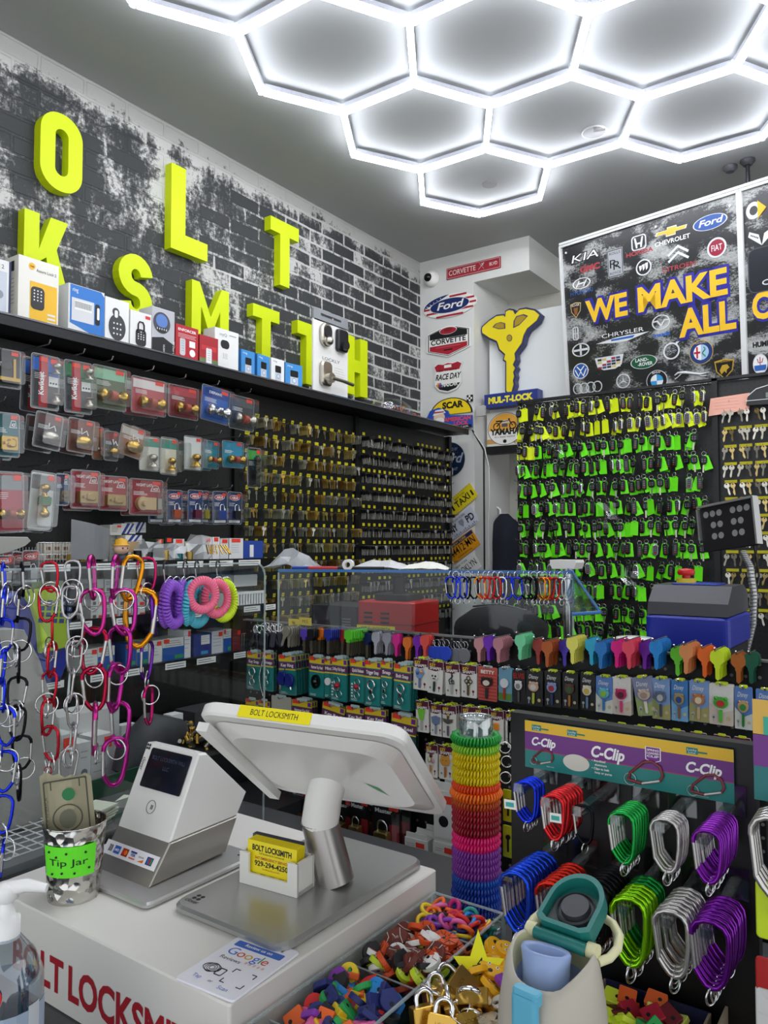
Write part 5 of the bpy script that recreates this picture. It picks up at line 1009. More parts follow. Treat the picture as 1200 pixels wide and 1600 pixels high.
def ringchain(w, h, k=3):
    g = G()
    for i in range(k): g.torus((R.uniform(-.1, .1)*w, -h*(.02+.15*i), .006), w*.16, w*.022, CHROME, 16, 5, T(0, 0, 0) @ RY(0)); 
    g.ball((0, -h*.15, .008), w*.09, CHROME, None, 10); return g
TE = [(386, 1018, 408, 1078, 'Key Snap', 'teal carded ring, farthest left, behind the clear screen edge', 1, .0), (410, 1019, 428, 1080, 'Snap', 'teal carded ring with bead chain beside the screen edge', 1, 0), (436, 1023, 463, 1086, 'Key Ring', 'teal carded key ring with two blue fobs hanging in front', 5, .05),
      (483, 1026, 508, 1090, 'Hammer Key Head', 'teal carded ring with dark oval swivel', 1, 0), (507, 1028, 520, 1091, 'Mini', 'narrow teal card with white disc', 0, 0), (516, 1028, 543, 1096, '2-Way Pull Apart', 'teal carded pull-apart ring with small red bead', 2, -.02),
      (547, 1030, 572, 1098, 'Quick Release', 'teal carded ring with clustered chrome rings', 1, 0), (569, 1032, 596, 1104, 'Trigger Snap', 'teal carded trigger snap', 2, 0), (595, 1032, 613, 1103, 'Snap', 'teal card partly hidden right of the trigger snap', 1, -.05), (615, 1038, 642, 1110, 'Bolt Snap', 'teal carded bolt snap with chrome hook, rightmost teal card', 3, -.04)]
for x0, y0, x1, y1, tt, lb, bk, tl in TE:
    t, w, h = card(x0, y0, x1, y1, 'teal', lb, FY-.065, bk, tl, tt)
    g = G()
    if 'blue' in lb:
        for s in (-1, 1): g.prism(circ(w*.27, 20, s*w*.2, -h*.08-(s+1)*h*.02, w*.3), .006, .014, mat('16247c', .25), None, False, .002); g.tube([(s*w*.25, -h*.2, .01), (s*w*.3, -h*.34, .01)], w*.05, CHROME, 6)
        g.tube([(0, h*.2, .01), (0, 0, .012)], w*.03, mat('1b2a80'), 6); addp('fob_pair', t, g)
    elif 'oval' in lb: g.ring(circ(w*.24, 24, 0, -h*.1, h*.17), circ(w*.15, 24, 0, -h*.1, h*.12), .002, .01, mat('3a3c3c', .2, .9)); g.ball((0, -h*.1, .008), w*.13, mat('4a4c4c', .2, .9)); addp('swivel', t, g)
    elif 'disc' in lb: g.prism(circ(w*.34, 20, 0, -h*.08), .002, .006, LBL); addp('disc', t, g)
    elif 'red' in lb: g = ringchain(w, h, 3); g.ball((0, -h*.12, .008), w*.14, mat('a01f2c', .2)); [q(g, -w*.4, -h*(.1+.07*i), -w*.3, -h*(.06+.07*i), .002, LBL) for i in range(5)]; addp('pull_apart', t, g)
    elif 'clustered' in lb:
        for a in range(5): g.torus((R.uniform(-.2, .2)*w, h*R.uniform(-.25, .22), .008+.002*a), w*.2, w*.025, CHROME, 18, 5)
        g.torus((w*.1, -h*.34, .008), w*.17, w*.03, CHROME, 18, 5); addp('rings', t, g)
    else:
        g.torus((0, -h*.02, .008), w*.2, w*.045, CHROME, 20, 6); g.rbox((0, -h*.16, .008), (w*.2, h*.1, .008), .003, CHROME); g.torus((0, -h*.28, .008), w*.16, w*.03, CHROME, 20, 6); addp('snap_hook', t, g)
    pegpin((x0+x1)/2, y0+3, FY-.075, 0)
g = G()
for i in range(46): a = i*.35; g.ball((.006*math.cos(i*.13), -i*.0028, .004*math.sin(a*.3)), .0017, CHROME, None, 6)
single('bead_chain', g, 'long silver bead chain hanging by the clear screen edge', 'chain', at(BK, hit(409, 1025, 'Y', FY-.09)))
for x0, y0, x1, y1, tt, lb, bk, tl in ((424, 1088, 455, 1150, None, 'pale grey card with black round key reel', 0, 0), (456, 1094, 488, 1156, 'Hammer Key Ball', 'dark teal carded key ball right of the pale grey card', 2, 0), (501, 1100, 537, 1165, 'Key Reel', 'tilted carded key reel above the white monitor edge', 1, -.12), (541, 1104, 569, 1168, 'Key Ball', 'carded key ball with faded maroon band', 0, 0),
        (570, 1107, 604, 1172, 'Key Reel', 'carded key reel right of the faded key ball', 1, 0), (610, 1117, 650, 1196, 'Key Reel', 'large carded key reel, rightmost and lowest of the reels', 1, -.05), (384, 1092, 405, 1150, 'Key Reel', 'carded reel at the far left behind clear screen', 0, 0), (404, 1094, 422, 1150, 'Key Ring', 'teal card at far left beside the grey reel card', 0, 0)):
    t, w, h = card(x0, y0, x1, y1, 'reel' if tt else 'plaincard', lb, FY-.06, bk, tl, tt or 'b8b8a8')
    g = G(); g.lathe([(w*.40, .002), (w*.40, .010), (w*.34, .014), (w*.1, .016), (1e-5, .016)], mat('1c1e1e', .3), 24, T(0, -h*.14, 0)); g.torus((0, -h*.14, .012), w*.37, .0012, mat('8a8a8a', .3, .8), 24, 5); g.ball((0, -h*.14, .016), w*.05, CHROME, None, 8); addp('reel', t, g)
    pegpin((x0+x1)/2, y0+3, FY-.07, 0)
def charkey(kind, w, h):
    g = G(); z = .004; bl = lambda m, y=-.12: g.prism([(-w*.07, h*y), (-w*.07, -h*.40), (0, -h*.44), (w*.06, -h*.40), (w*.07, h*y)], z, z+.002, m)
    P_ = lambda pts, m, zz=0: g.prism([(a*w, b*h) for a, b in pts], z+zz, z+.002+zz, m)
    if kind == 'bird': bl(mat('6a7a9c')); P_([(-.3, .1), (-.2, -.1), (.05, -.15), (.3, .05), (.2, .2), (0, .1), (-.15, .22)][::-1][::-1], mat('7f9fd0')); g.ball((w*.15, h*.1, z+.003), w*.1, mat('e09a40'), None, 8); g.ball((-w*.12, h*.05, z+.003), w*.1, mat('4a5a8c'), None, 8)
    elif kind == 'skull': bl(mat('2a3a30')); g.prism(circ(w*.24, 16, 0, h*.06, h*.14), z, z+.003, mat('e8e8e0')); [g.ball((s*w*.1, h*.06, z+.004), w*.06, DARK, None, 8) for s in (-1, 1)]; q(g, -w*.1, -h*.04, w*.1, -h*.01, z+.0034, DARK)
    elif kind == 'clef': bl(mat('c8c8c8', .3, .5)); g.tube([(0, h*.2, z), (w*.08, h*.12, z), (-w*.2, 0, z), (-w*.14, -h*.12, z), (w*.16, -h*.1, z), (w*.12, h*.0, z), (-w*.08, -h*.04, z)], w*.035, mat('22222a'), 6); g.tube([(0, h*.2, z), (w*.02, -h*.2, z)], w*.03, mat('22222a'), 6)
    elif kind == 'ornate': bl(mat('6a5a38', .4, .6)); [g.torus((a*w*.13, h*b, z), w*.11, w*.03, mat('5a4c30', .4, .6), 14, 5) for a, b in ((-1, 0), (1, 0), (0, .1), (0, -.07))]
    elif kind == 'racket': bl(mat('b02a20'), .0); g.prism(circ(w*.3, 18, 0, h*.06, h*.14), z, z+.003, mat('d8dce0')); q(g, -w*.48, -h*.47, w*.48, -h*.25, .0016, mat('5a8a3a'))
    elif kind == 'green': bl(mat('c8c8c8', .3, .5)); P_([(-.28, .2), (-.12, -.1), (.12, -.1), (.28, .2), (.1, .26), (-.1, .26)], mat('7ac838'))
    elif kind == 'wing': bl(mat('8a92a8')); P_([(0, .15), (-.36, .1), (-.3, -.08), (-.05, -.15), (.05, -.15), (.3, -.08), (.36, .1)], mat('6f7fa0'))
    elif kind == 'sword': bl(mat('5a5a60')); P_([(-.06, .26), (-.06, .08), (-.34, .1), (-.3, 0), (-.06, -.06), (.06, -.06), (.3, 0), (.34, .1), (.06, .08), (.06, .26)], mat('6a6458', .3, .5)); g.ball((0, h*.2, z), w*.1, mat('b89a40', .3, .6), None, 8)
    elif kind == 'cone': bl(mat('c88a48')); g.ball((-w*.14, h*.04, z), w*.14, mat('d8d8a8'), None, 8, (1, 1.4, .5)); g.ball((w*.14, h*.02, z), w*.14, mat('c890a0'), None, 8, (1, 1.4, .5)); g.ball((0, h*.16, z), w*.14, mat('5a2a20'), None, 8, (1, 1, .5))
    elif kind == 'cat': bl(mat('b8702c')); g.prism(circ(w*.34, 14, 0, h*.06, h*.15), z, z+.003, mat('d89a3c')); [P_([(s*.3, .12), (s*.28, .24), (s*.12, .18)][::-s], mat('d89a3c')) for s in (-1, 1)]; [g.ball((s*w*.12, h*.08, z+.004), w*.03, DARK, None, 6) for s in (-1, 1)]
    elif kind == 'bottle': bl(mat('5a2a20')); g.rbox((0, h*.02, z), (w*.4, h*.22, .004), .003, mat('e8902c'))
    else:
        m1, m2, m3 = kind; bl(mat(m3)); g.prism(circ(w*.30, 18, 0, h*.06, h*.14), z, z+.003, mat(m1)); g.prism(circ(w*.17, 14, 0, h*.04, h*.08), z+.002, z+.005, mat(m2)); [g.ball((s*w*.2, h*.16, z+.001), w*.09, mat(m1), None, 8) for s in (-1, 1)]
    return g
for x0, y0, x1, y1, k, lb, bk, tl in ((646, 1029, 669, 1078, 'bird', 'white key card with a blue feathered key, leftmost', 2, 0), (669, 1033, 692, 1084, 'skull', 'white key card with a pale skull key', 2, -.06), (696, 1037, 718, 1088, 'clef', 'white key card with a black treble clef key', 2, 0), (721, 1039, 745, 1090, 'ornate', 'white key card with an ornate antique bronze key', 2, 0),
        (650, 1095, 670, 1144, 'green', 'white key card with a green key in second row', 1, 0), (673, 1100, 692, 1150, 'wing', 'white key card with a blue-grey winged key', 1, 0), (690, 1102, 713, 1153, 'sword', 'white key card with a sword-shaped key', 2, 0), (722, 1104, 744, 1154, 'skull', 'white key card behind the clear tube top, left one', 1, 0), (742, 1106, 764, 1156, 'wing', 'white key card behind the clear tube top, right one', 1, 0),
        (766, 1110, 787, 1162, 'bottle', 'white key card with an orange bottle key', 1, 0), (790, 1112, 808, 1164, 'clef', 'white key card between orange bottle key and the black display', 1, 0), (665, 1163, 684, 1214, 'cone', 'white key card with an ice cream key in third row', 1, 0), (686, 1165, 708, 1218, 'cat', 'white key card with an orange cat face key', 1, 0), (707, 1168, 727, 1220, 'bird', 'white key card in third row partly behind coil tower', 0, 0)):
    t, w, h = card(x0, y0, x1, y1, 'shapes', lb, FY-.055, bk, tl, cat='carded key'); addp('shaped_key', t, charkey(k, w, h)); pegpin((x0+x1)/2, y0+1, FY-.066, 0)
for x0, y0, x1, y1, st, col, k, lb, bk, tl in ((747, 1042, 777, 1095, 'plaincard', 'c8584c', ('2a1a1c', 'e8d8c8', '2a2a30'), 'red striped key card with a round dark-topped key', 0, 0), (779, 1044, 800, 1096, 'plaincard', '6fa0b8', 'racket', 'blue and green key card with a white racket key', 1, 0), (802, 1047, 821, 1100, 'plaincard', '1e1c1c', ('d8d8d8', '8a8a8a', '5a5a5a'), 'black key card reading ELVIS in red', 0, 0),
        (822, 1048, 848, 1103, 'disney', '1e1e20', ('c8a890', 'd8d0c8', 'b8c040'), 'black key card, leftmost of the black ones, with beige character key', 1, 0), (851, 1049, 876, 1105, 'disney', '1e1e20', ('8aa0c8', 'a83038', '2a3a6a'), 'black key card with blue and red key', 1, 0), (879, 1051, 903, 1107, 'disney', '1e1e20', ('5a4030', '3a5a3a', 'a8702c'), 'black key card with brown key', 1, 0), (907, 1053, 930, 1110, 'disney', '1e1e20', ('e0d8c8', 'c8b048', '6a88a8'), 'black key card with pale key, rightmost of the black ones', 1, 0),
        (931, 1057, 958, 1114, 'disney', '5f86c8', ('6ab8c8', '8ac040', '3a7ab0'), 'blue key card with round turquoise and green key', 1, 0), (957, 1058, 986, 1117, 'disney', 'e4e2dc', ('c02860', '5a1830', 'd83a80'), 'white key card with a dark pink furry key', 1, 0), (1019, 1060, 1047, 1124, 'disney', '7fa0d0', ('5a6a80', 'b8b8b8', '3a4a5a'), 'blue card behind the tilted grey key card', 1, 0), (992, 1058, 1024, 1118, 'disney', '8890b0', ('c8b8a8', 'a89080', 'e8e0d0'), 'tilted grey key card leaning over its neighbour', 1, .18),
        (1049, 1063, 1075, 1127, 'disney', '3f7fc0', ('a89060', '2a4a8a', '8a5a3a'), 'blue key card with navy and tan key', 1, 0), (1077, 1064, 1108, 1128, 'disney', '7fa0d0', ('b87848', 'e0d0b0', 'c8b088'), 'blue and olive key card with brown key', 1, 0), (1108, 1069, 1146, 1133, 'disney', 'e4e2dc', ('4ab03c', 'c03030', '5ac040'), 'white key card with a bright green face key', 1, 0), (1148, 1074, 1176, 1140, 'disney', '5f86c8', ('c8a070', '3a8a3a', '2a7a34'), 'blue key card with green-clothed key', 1, 0), (1181, 1077, 1212, 1140, 'disney', '5f86c8', ('c8c8d0', '6a88c8', '8a8aa0'), 'blue key card at the right frame edge', 0, 0)):
    t, w, h = card(x0, y0, x1, y1, st, lb, FY-.05, bk, tl, col, cat='carded key'); addp('shaped_key', t, charkey(k, w, h))
    if 'ELVIS' in lb: g = G(); g.text('ELVIS', 0, h*.26, .0016, h*.15, mat('b02420'), w*.9, bold=.03); addp('lettering', t, g)
    if 'striped' in lb:
        g = G(); [q(g, -w*.48, h*(-.45+.1*i), w*.48, h*(-.41+.1*i), .0011, mat('b03a38')) for i in range(8)]; g.text('BETTY', 0, h*.3, .0016, h*.1, WHITE, w*.7, bold=.03); addp('lettering', t, g)
    pegpin((x0+x1)/2, y0+1, FY-.06, 0)
# row of maroon card tops above the clip display
for i, px in enumerate((806, 832, 858, 884, 911, 942, 972, 1003, 1030, 1058, 1092, 1128, 1160)):
    t, w, h = card(px-13, 1112+(px-806)*.113, px+13, 1170+(px-806)*.113, 'shapes', '%s of the key card tops peeking over the clip display' % ORD[i], FY-.055, 0, 0, cat='carded key')
# lock packs and white boxes low on the pegboard
def lowpack(x0, y0, x1, y1, lb, back=0, yv=FY-.07, white=False, pc='b8a060', stripe='a01c2c'):
    M, w_, h_ = spot(x0, y0, x1, y1, BK, yv)
    for b in range(back, -1, -1):
        t = thing('lock_package' if not white else 'small_white_box', lb if not b else '%s one behind the %s' % (ORD[b], ' '.join(lb.split()[:10])), 'lock pack' if not white else 'box', M @ T(.01*b, .002*b, -.03*b) @ RZ(R.uniform(-.03, .03)))
        c = G()
        if white:
            c.box((0, -h_*.08, -.012), (w_, h_*.84, .028), mat('e2e2de', .4)); put('carton', c, t); c = G(); c.rbox((0, h_*.42, .0), (w_*.9, h_*.16, .001), .002, mat('e2e2de', .4)); put('hang_tab', c, t)
            c = G(); ell(c, w_*.22, w_*.22, .0024, DARK, -w_*.05, -h_*.2); q(c, 0, h_*.12, w_*.38, h_*.26, .0026, REDST); lines(c, -w_*.4, 0, h_*.2, 2, h_*.05, .0024, mat('9a9a9a'), .001); put('print', c, t)
        else:
            c.rbox((0, 0, 0), (w_, h_, .002), .004, mat('17171a', .4)); q(c, w_*.1, -h_*.45, w_*.45, h_*.1, .0014, mat(stripe)); c.text('Master', -w_*.1, h_*.32, .0016, h_*.09, WHITE, w_*.62, bold=.03); q(c, w_*.1, h_*.4, w_*.44, h_*.49, .002, REDST); put('backing_card', c, t)
            c = G(); padlock(c, -w_*.06, -h_*.18, .014, w_*.5, h_*.28, .02, mat(pc, .3, .8)); put('padlock', c, t)
            c = G(); o = rrect(w_*.96, h_*.96, .006); i2 = rrect(w_*.86, h_*.86, .006); n = len(o); c.add([(a, b_, .002) for a, b_ in o]+[(a, b_, .03) for a, b_ in i2], [(i, (i+1) % n, n+(i+1) % n, n+i) for i in range(n)]+[tuple(range(n, 2*n))], SHELL); put('clear_shell', c, t)
for a in ((416, 1238, 450, 1300, 'black and brown combination padlock pack behind the monitor neck, leftmost', 1), (455, 1234, 482, 1296, 'black pack with round dial padlock left of the monitor neck', 0), (528, 1250, 549, 1312, 'red and black padlock pack just right of monitor neck', 0), (547, 1250, 577, 1320, 'black padlock pack with red corner under the monitor', 1), (583, 1258, 626, 1330, 'red padlock pack with small brass lock under monitor corner', 1), (420, 1176, 450, 1232, 'dim padlock pack seen under the raised monitor', 0), (490, 1180, 520, 1240, 'dim padlock pack behind the monitor, upper row', 0)): lowpack(*a[:5], back=a[5])
for a in ((646, 1210, 678, 1256, 'white box with red sticker behind monitor corner', 0), (678, 1222, 712, 1310, 'tall white box with black picture beside the coil tower', 1), (633, 1302, 668, 1358, 'small white hanging box, left of the pair below monitor', 3), (677, 1308, 713, 1372, 'small white hanging box, right of the pair, black disc print', 2)): lowpack(*a[:5], back=a[5], white=True)
lowpack(676, 1376, 714, 1440, 'black carded pack with red sticker at foot of coil tower')
for x, y, lb in ((795, 1262, 'upper'), (795, 1318, 'lower')):
    M, w_, h_ = spot(x-9, y-28, x+9, y+22, BK, 1.2); t = thing('carded_key', 'small lime green key card, %s one beside the clip display' % lb, 'carded key', M); put('card', G().rbox((0, 0, 0), (w_, h_, .0016), .002, mat('c8e020', .4)), t)
    g = G(); g.prism(circ(w_*.2, 10, 0, h_*.15), .002, .004, DARK); g.prism([(-w_*.07, h_*.1), (-w_*.07, -h_*.3), (w_*.07, -h_*.3), (w_*.07, h_*.1)], .002, .004, DARK); put('shaped_key', g, t)
# ---------------------------------------------------------------- machines on the work table
TT = 1.18
def tb(px0, py0, px1, yv, dep, z0=TT, yaw=0.):
    "box footprint on the table from photo left/right edges and top row"
    a, b = hit(px0, py0, 'Y', yv), hit(px1, py0, 'Y', yv); zt = hit((px0+px1)/2, py0, 'Y', yv).z
    return T((a.x+b.x)/2, yv+dep/2, z0) @ RZ(yaw), b.x-a.x, zt-z0
M, w, h = tb(557, 940, 640, 2.15, .2, yaw=.1); t = thing('key_machine', 'red metal key machine with vents and a yellow BOLT LOCKSMITH strip', 'key machine', M)
RM = mat('b01c22', .35); g = G(); g.rbox((0, 0, h*.5), (w, .2, h), .012, RM); put('body', g, t)
g = G()
for s in (-.3, .0):
    for i in range(3): g.rbox((w*s, -.1005, h*(.82-.07*i)), (w*.15, .004, h*.03), .001, BLACK)
put('vent', g, t); g = G(); A = T(-w*.16, -.1015, h*.58) @ RX(PI/2); q(g, -w*.34, -h*.05, w*.34, h*.05, 0, YEL, A); g.text('BOLT LOCKSMITH', 0, -h*.022, .0006, h*.05, DARK, w*.5, M=A); put('name_strip', g, t)
put('seam', G().box((0, 0, h*.66), (w+.002, .202, .003), mat('6a1014')), t); g = G(); g.rbox((0, 0, h+.012), (w*.62, .12, .024), .01, BLACK); g.cyl((0, 0, h+.02), (0, 0, h+.10), .022, BLACK); g.rbox((0, 0, h+.1), (.05, .05, .04), .008, BLACK); put('clamp', g, t)
g = G(); g.rbox((w*.2, .05, h+.075), (.14, .1, .1), .01, ACR); tag(put('clear_bin', g, None, M), 'clear plastic bin standing on the red key machine', 'bin')
M, w, h = tb(487, 946, 556, 2.2, .18); t = thing('cash_box', 'dark grey metal box left of the red key machine', 'metal box', M); put('body', G().rbox((0, 0, h*.5), (w, .18, h), .006, mat('2c2d30', .4)), t); g = G(); A = T(w*.3, -.092, h*.7) @ RX(PI/2)
for i in range(4): q(g, -.02, -.02+.01*i, .02, -.015+.01*i, 0, mat('6a6a6c'), A)
put('print', g, t)
M, w, h = tb(702, 950, 812, 2.1, .22); t = thing('black_bag', 'rounded black fabric bag lying behind the pink key blanks', 'bag', M); g = G()
g.tube([(-w*.5, 0, h*.42), (-w*.46, 0, h*.45), (-w*.3, 0, h*.5), (0, 0, h*.52), (w*.3, 0, h*.5), (w*.46, 0, h*.44), (w*.5, 0, h*.4)], [h*.2, h*.38, h*.46, h*.5, h*.47, h*.4, h*.2], mat('101013', .8), 20); put('body', g, t); put('zip', G().tube([(-w*.4, -.0, h*.97), (0, 0, h*1.03), (w*.4, 0, h*.95)], .003, mat('55565a', .3, .6), 5), t)
M, w, h = tb(1010, 962, 1138, 1.95, .26); t = thing('key_cutter', 'blue and black key cutting machine with a red stop button', 'key machine', M)
put('body', G().rbox((0, 0, h*.35), (w*.98, .25, h*.7), .012, mat('14151a', .35)), t); put('blue_band', G().rbox((0, 0, h*.84), (w*1.03, .27, h*.30), .015, mat('1c2c9c', .35)), t)
g = G(); P = [(-.13, 0), (.13, 0), (.12, .05), (.07, .07), (-.07, .07), (-.12, .03)]; g.prism([(a, b) for a, b in P], -w*.49, w*.49, mat('3c3d42', .35), T(0, 0, h) @ RZ(PI/2) @ RX(PI/2)); put('lid', g, t)
put('lid_inset', G().rbox((0, 0, h+.072), (w*.6, .10, .004), .01, mat('2036a0', .3)), t)
g = G(); g.cyl((-w*.16, 0, h+.07), (-w*.16, 0, h+.085), .024, mat('d8c030', .4)); put('button_collar', g, t); g = G(); g.cyl((-w*.16, 0, h+.08), (-w*.16, 0, h+.095), .010, mat('c01c1c', .3)); g.lathe([(.019, .093), (.022, .1), (.019, .108), (1e-5, .111)], mat('c8201c', .3), 20, T(-w*.16, 0, h)); put('stop_button', g, t)
p = hit(991, 996, 'Y', 1.9); single('white_tub', G().lathe([(.035, -.05), (.04, -.01), (.043, -.01), (.043, 0), (.0, 0)], SW, 24), 'white round tub lid behind the pink key blanks', 'tub', T(p))
# perforated plate and its gooseneck
a, b, c = hit(1088, 797, 'Y', 2.3), hit(1172, 780, 'Y', 2.22), hit(1103, 858, 'Y', 2.28); U = b-a; w = U.length; h = w*.72
PM = frame(U, a-c, (a+b)/2+(c-a)*.5); t = thing('perforated_lamp', 'tilted black plate with round holes and silver rim on a flexible arm', 'lamp', PM)
g = G(); g.rbox((0, -h*.02, -.006), (w, h, .012), .006, mat('1d1d20', .35)); put('plate', g, t); g = G(); g.box((0, h*.49, -.002), (w*1.03, h*.05, .022), mat('b0b0ae', .3, .7)); g.box((w*.51, 0, -.002), (w*.03, h, .022), mat('b0b0ae', .3, .7)); g.box((-w*.51, h*.1, -.002), (w*.03, h*.7, .022), mat('b0b0ae', .3, .7)); put('rim', g, t)
for i, j in ((0, 0), (1, 0), (2, 0), (4, 0), (5, 0), (6, 0), (1, 1), (2, 1), (4, 1), (5, 1), (1, 2), (2, 2), (4, 2), (5, 2)): g = G(); ell(g, w*.052, w*.052, .0004, mat('8f8f8c', .4), w*(-.38+.125*i), h*(.3-.25*j)+.0, 16); put('hole', g, t)
pts = [hit(x, y, 'Y', 2.25) for x, y in ((1160, 862), (1172, 885), (1178, 930), (1176, 975), (1166, 1015))]+[Vector((hit(1166, 1015, 'Y', 2.25).x, 2.25, TT))]
o = pts[-1]; g = G(); g.tube([tuple(p-o) for p in pts], .009, mat('b8b8b6', .3, .6), 8)
for i in range(len(pts)-1):
    for k in range(8): pp = pts[i].lerp(pts[i+1], k/8)-o; g.torus((0, 0, 0), .0095, .0015, mat('77777a', .3, .6), 8, 4, T(pp))
tag(put('gooseneck_arm', g, None, T(o)), 'ribbed silver gooseneck arm rising at the right frame edge', 'lamp arm')
pts = [hit(x, y, 'Y', 2.35) for x, y in ((1185, 812), (1178, 850), (1186, 900), (1172, 960), (1155, 1010))]+[Vector((hit(1155, 1010, 'Y', 2.35).x, 2.35, TT))]; o = pts[-1]
single('thin_cable', G().tube([tuple(p-o) for p in pts], .003, BLACK, 6), 'thin black cable beside the silver gooseneck arm', 'cable', T(o))
# ---------------------------------------------------------------- clear shelf with blue edges
sa, sb, sc_ = Vector((-1.359, 1.452, 1.533)), Vector((-.692, 1.755, 1.533)), Vector((-.436, 1.221, 1.49))
U = (sb-sa).normalized(); Vb = Vector((-U.y, U.x, 0)); SH = frame(U, Vb, sa); Ls = (sb-sa).length
BLU = mat('2f6fb0', .2, 0, .6, 0, .85); t = thing('clear_screen', 'clear acrylic screen and shelf with bright blue edge above the key blanks', 'acrylic screen', SH)
g = G(); g.box((Ls/2, .12, -.003), (Ls, .24, .004), ACR); put('shelf', g, t); g = G(); g.box((Ls/2, 0, 0), (Ls, .006, .007), BLU); g.box((Ls, .12, 0), (.006, .24, .007), BLU); put('blue_edge', g, t)
g = G(); g.box((Ls/2, .002, -.076), (Ls, .003, .144), ACR); g.box((0, .002, -.08), (.004, .005, .15), EDGE); g.box((Ls, .002, -.08), (.004, .005, .15), EDGE); put('front_pane', g, t)
fl = [(Ls, 0, 0)]+[tuple(SH.inverted() @ v) for v in (sc_, sc_+(sa-sb)*.06+Vector((0, 0, -.004)), sb+(sa-sb)*.02+Vector((0, 0, -.05)))]
g = G(); g.add(fl+[(a, b, c-.003) for a, b, c in fl], [(0, 1, 2, 3), (7, 6, 5, 4), (0, 4, 5, 1), (1, 5, 6, 2), (2, 6, 7, 3), (3, 7, 4, 0)], clearmat('blue_acrylic', 'b8d0e4', .2)); put('corner_flap', g, t)
g = G(); g.tube([fl[0], fl[1]], .003, BLU, 6); g.tube([fl[1], fl[2]], .003, BLU, 6); put('blue_edge', g, t)
def onshelf(px, py=887, d=.1): a = hit(px, py, 'Z', 1.536); return a
def crumple(name, lb, px, w, hh, m, seed, dz=.1):
    pr = random.Random(seed); v = hit(px, 888, 'Z', 1.533); v = sa+U*((v-sa).dot(U))+Vb*dz; g = G(); vs = []; n = 7
    for j in range(n):
        for i in range(n): x = (i/(n-1)-.5); y = (j/(n-1)-.5); vs.append((x*w, y*.1, max(0, (1-4*x*x)*(1-3*y*y))*hh*(.5+pr.random()*.7)+pr.random()*.004))
    g.add(vs, [(j*n+i, j*n+i+1, (j+1)*n+i+1, (j+1)*n+i) for j in range(n-1) for i in range(n-1)], m); single(name, g, lb, name.replace('_', ' '), T(v.x, v.y, 1.5335) @ RZ(.4))
BAG = mat('d0d4d6', .15, 0, .8, 0, .55)
crumple('plastic_bag', 'crumpled clear plastic bag on the left end of the blue-edged shelf', 470, .14, .05, BAG, 1); crumple('plastic_bag', 'flat white plastic bag in the middle of the blue-edged shelf', 610, .16, .025, mat('dcdcdc', .3, 0, .6, 0, .8), 2); crumple('paper_receipt', 'crumpled white receipt near the hanging carabiners on the shelf', 675, .12, .02, PAPER, 3)
v = hit(566, 888, 'Z', 1.533); v = sa+U*((v-sa).dot(U))+Vb*.05; t = thing('tape_roll', 'small roll of white tape on the blue-edged shelf', 'tape roll', T(v.x, v.y, 1.5335+.014)); put('roll', G().ring(circ(.014, 20), circ(.007, 20), 0, .02, SW, frame(U, Z)), t)
for px, c, lb in ((515, '20409c', 'blue pen lying on the blue-edged shelf'), (540, 'c8383c', 'red and white cord lying left of the tape roll'), (585, '18181a', 'black marker lying right of the tape roll')):
    v = hit(px, 888, 'Z', 1.533); v = sa+U*((v-sa).dot(U))+Vb*.04; single('pen' if 'cord' not in lb else 'cord', G().cyl((-.06, 0, .005), (.06, 0, .005), .0045, mat(c, .4), 10), lb, 'pen' if 'cord' not in lb else 'cord', T(v.x, v.y, 1.5335) @ RZ(.5))
M, w_, h_ = spot(859, 875, 900, 889, BK, 1.95); t = thing('white_device', 'small white wedge-shaped device standing behind the shelf corner', 'device', M); put('body', G().prism([(-w_*.42, -h_*.5), (w_*.42, -h_*.5), (w_*.5, h_*.2), (w_*.46, h_*.5), (-w_*.5, h_*.5), (-w_*.5, h_*.1)], -.06, .0, SW), t)
put('stand', G().cyl((0, -h_*.5, -.03), (0, -(M.translation.z-TT), -.03), .012, STEEL), t)
# ================================================================ counter
CT = .985
struct('trim_5', G().box((-.55, .78, CT-.02), (2.2, 1.1, .04), mat('4a4a4c', .25)))          # counter top
struct('trim_6', G().box((-.55, .80, (CT-.04)/2), (2.1, 1.0, CT-.04), mat('26262a', .5)))
# ---------------------------------------------------------------- carabiners
def cara_mesh(m, H, r=None, wid=.5, gate=None, ring=True):
    r = r or H*.042; W = H*wid; gm = gate or mat('c4c2be', .25, .9); b = G(); a = W/2
    pts = [(-a, -H*.26), (-a*.98, -H*.16), (-a*.75, -H*.06), (-a*.3, -H*.005), (a*.25, 0), (a*.72, -H*.05), (a*.95, -H*.14), (a, -H*.25), (a*.98, -H*.5), (a*.85, -H*.75), (a*.72, -H*.87), (a*.45, -H*.965), (a*.1, -H), (-a*.2, -H*.97), (-a*.5, -H*.88), (-a*.8, -H*.76)]
    b.tube([(x, y, 0) for x, y in pts], r, m, 8)
    g = G(); g.tube([(-a*.8, -H*.77, 0), (-a*1.0, -H*.25, 0)], r*.82, gm, 8)
    sp = [('body', b.mesh('body'), []), ('gate', g.mesh('gate'), [])]
    if ring: q_ = G(); q_.torus((0, 0, 0), H*.13, H*.014, CHROME, 18, 5, T(a*.1, -H*1.11, 0) @ RY(1.2)); q_.torus((0, 0, 0), H*.13, H*.014, CHROME, 18, 5, T(a*.1, -H*1.11, H*.02) @ RY(1.15)); sp.append(('split_ring', q_.mesh('split_ring'), []))
    return sp
def ano(c): return mat(c, .22, .85)
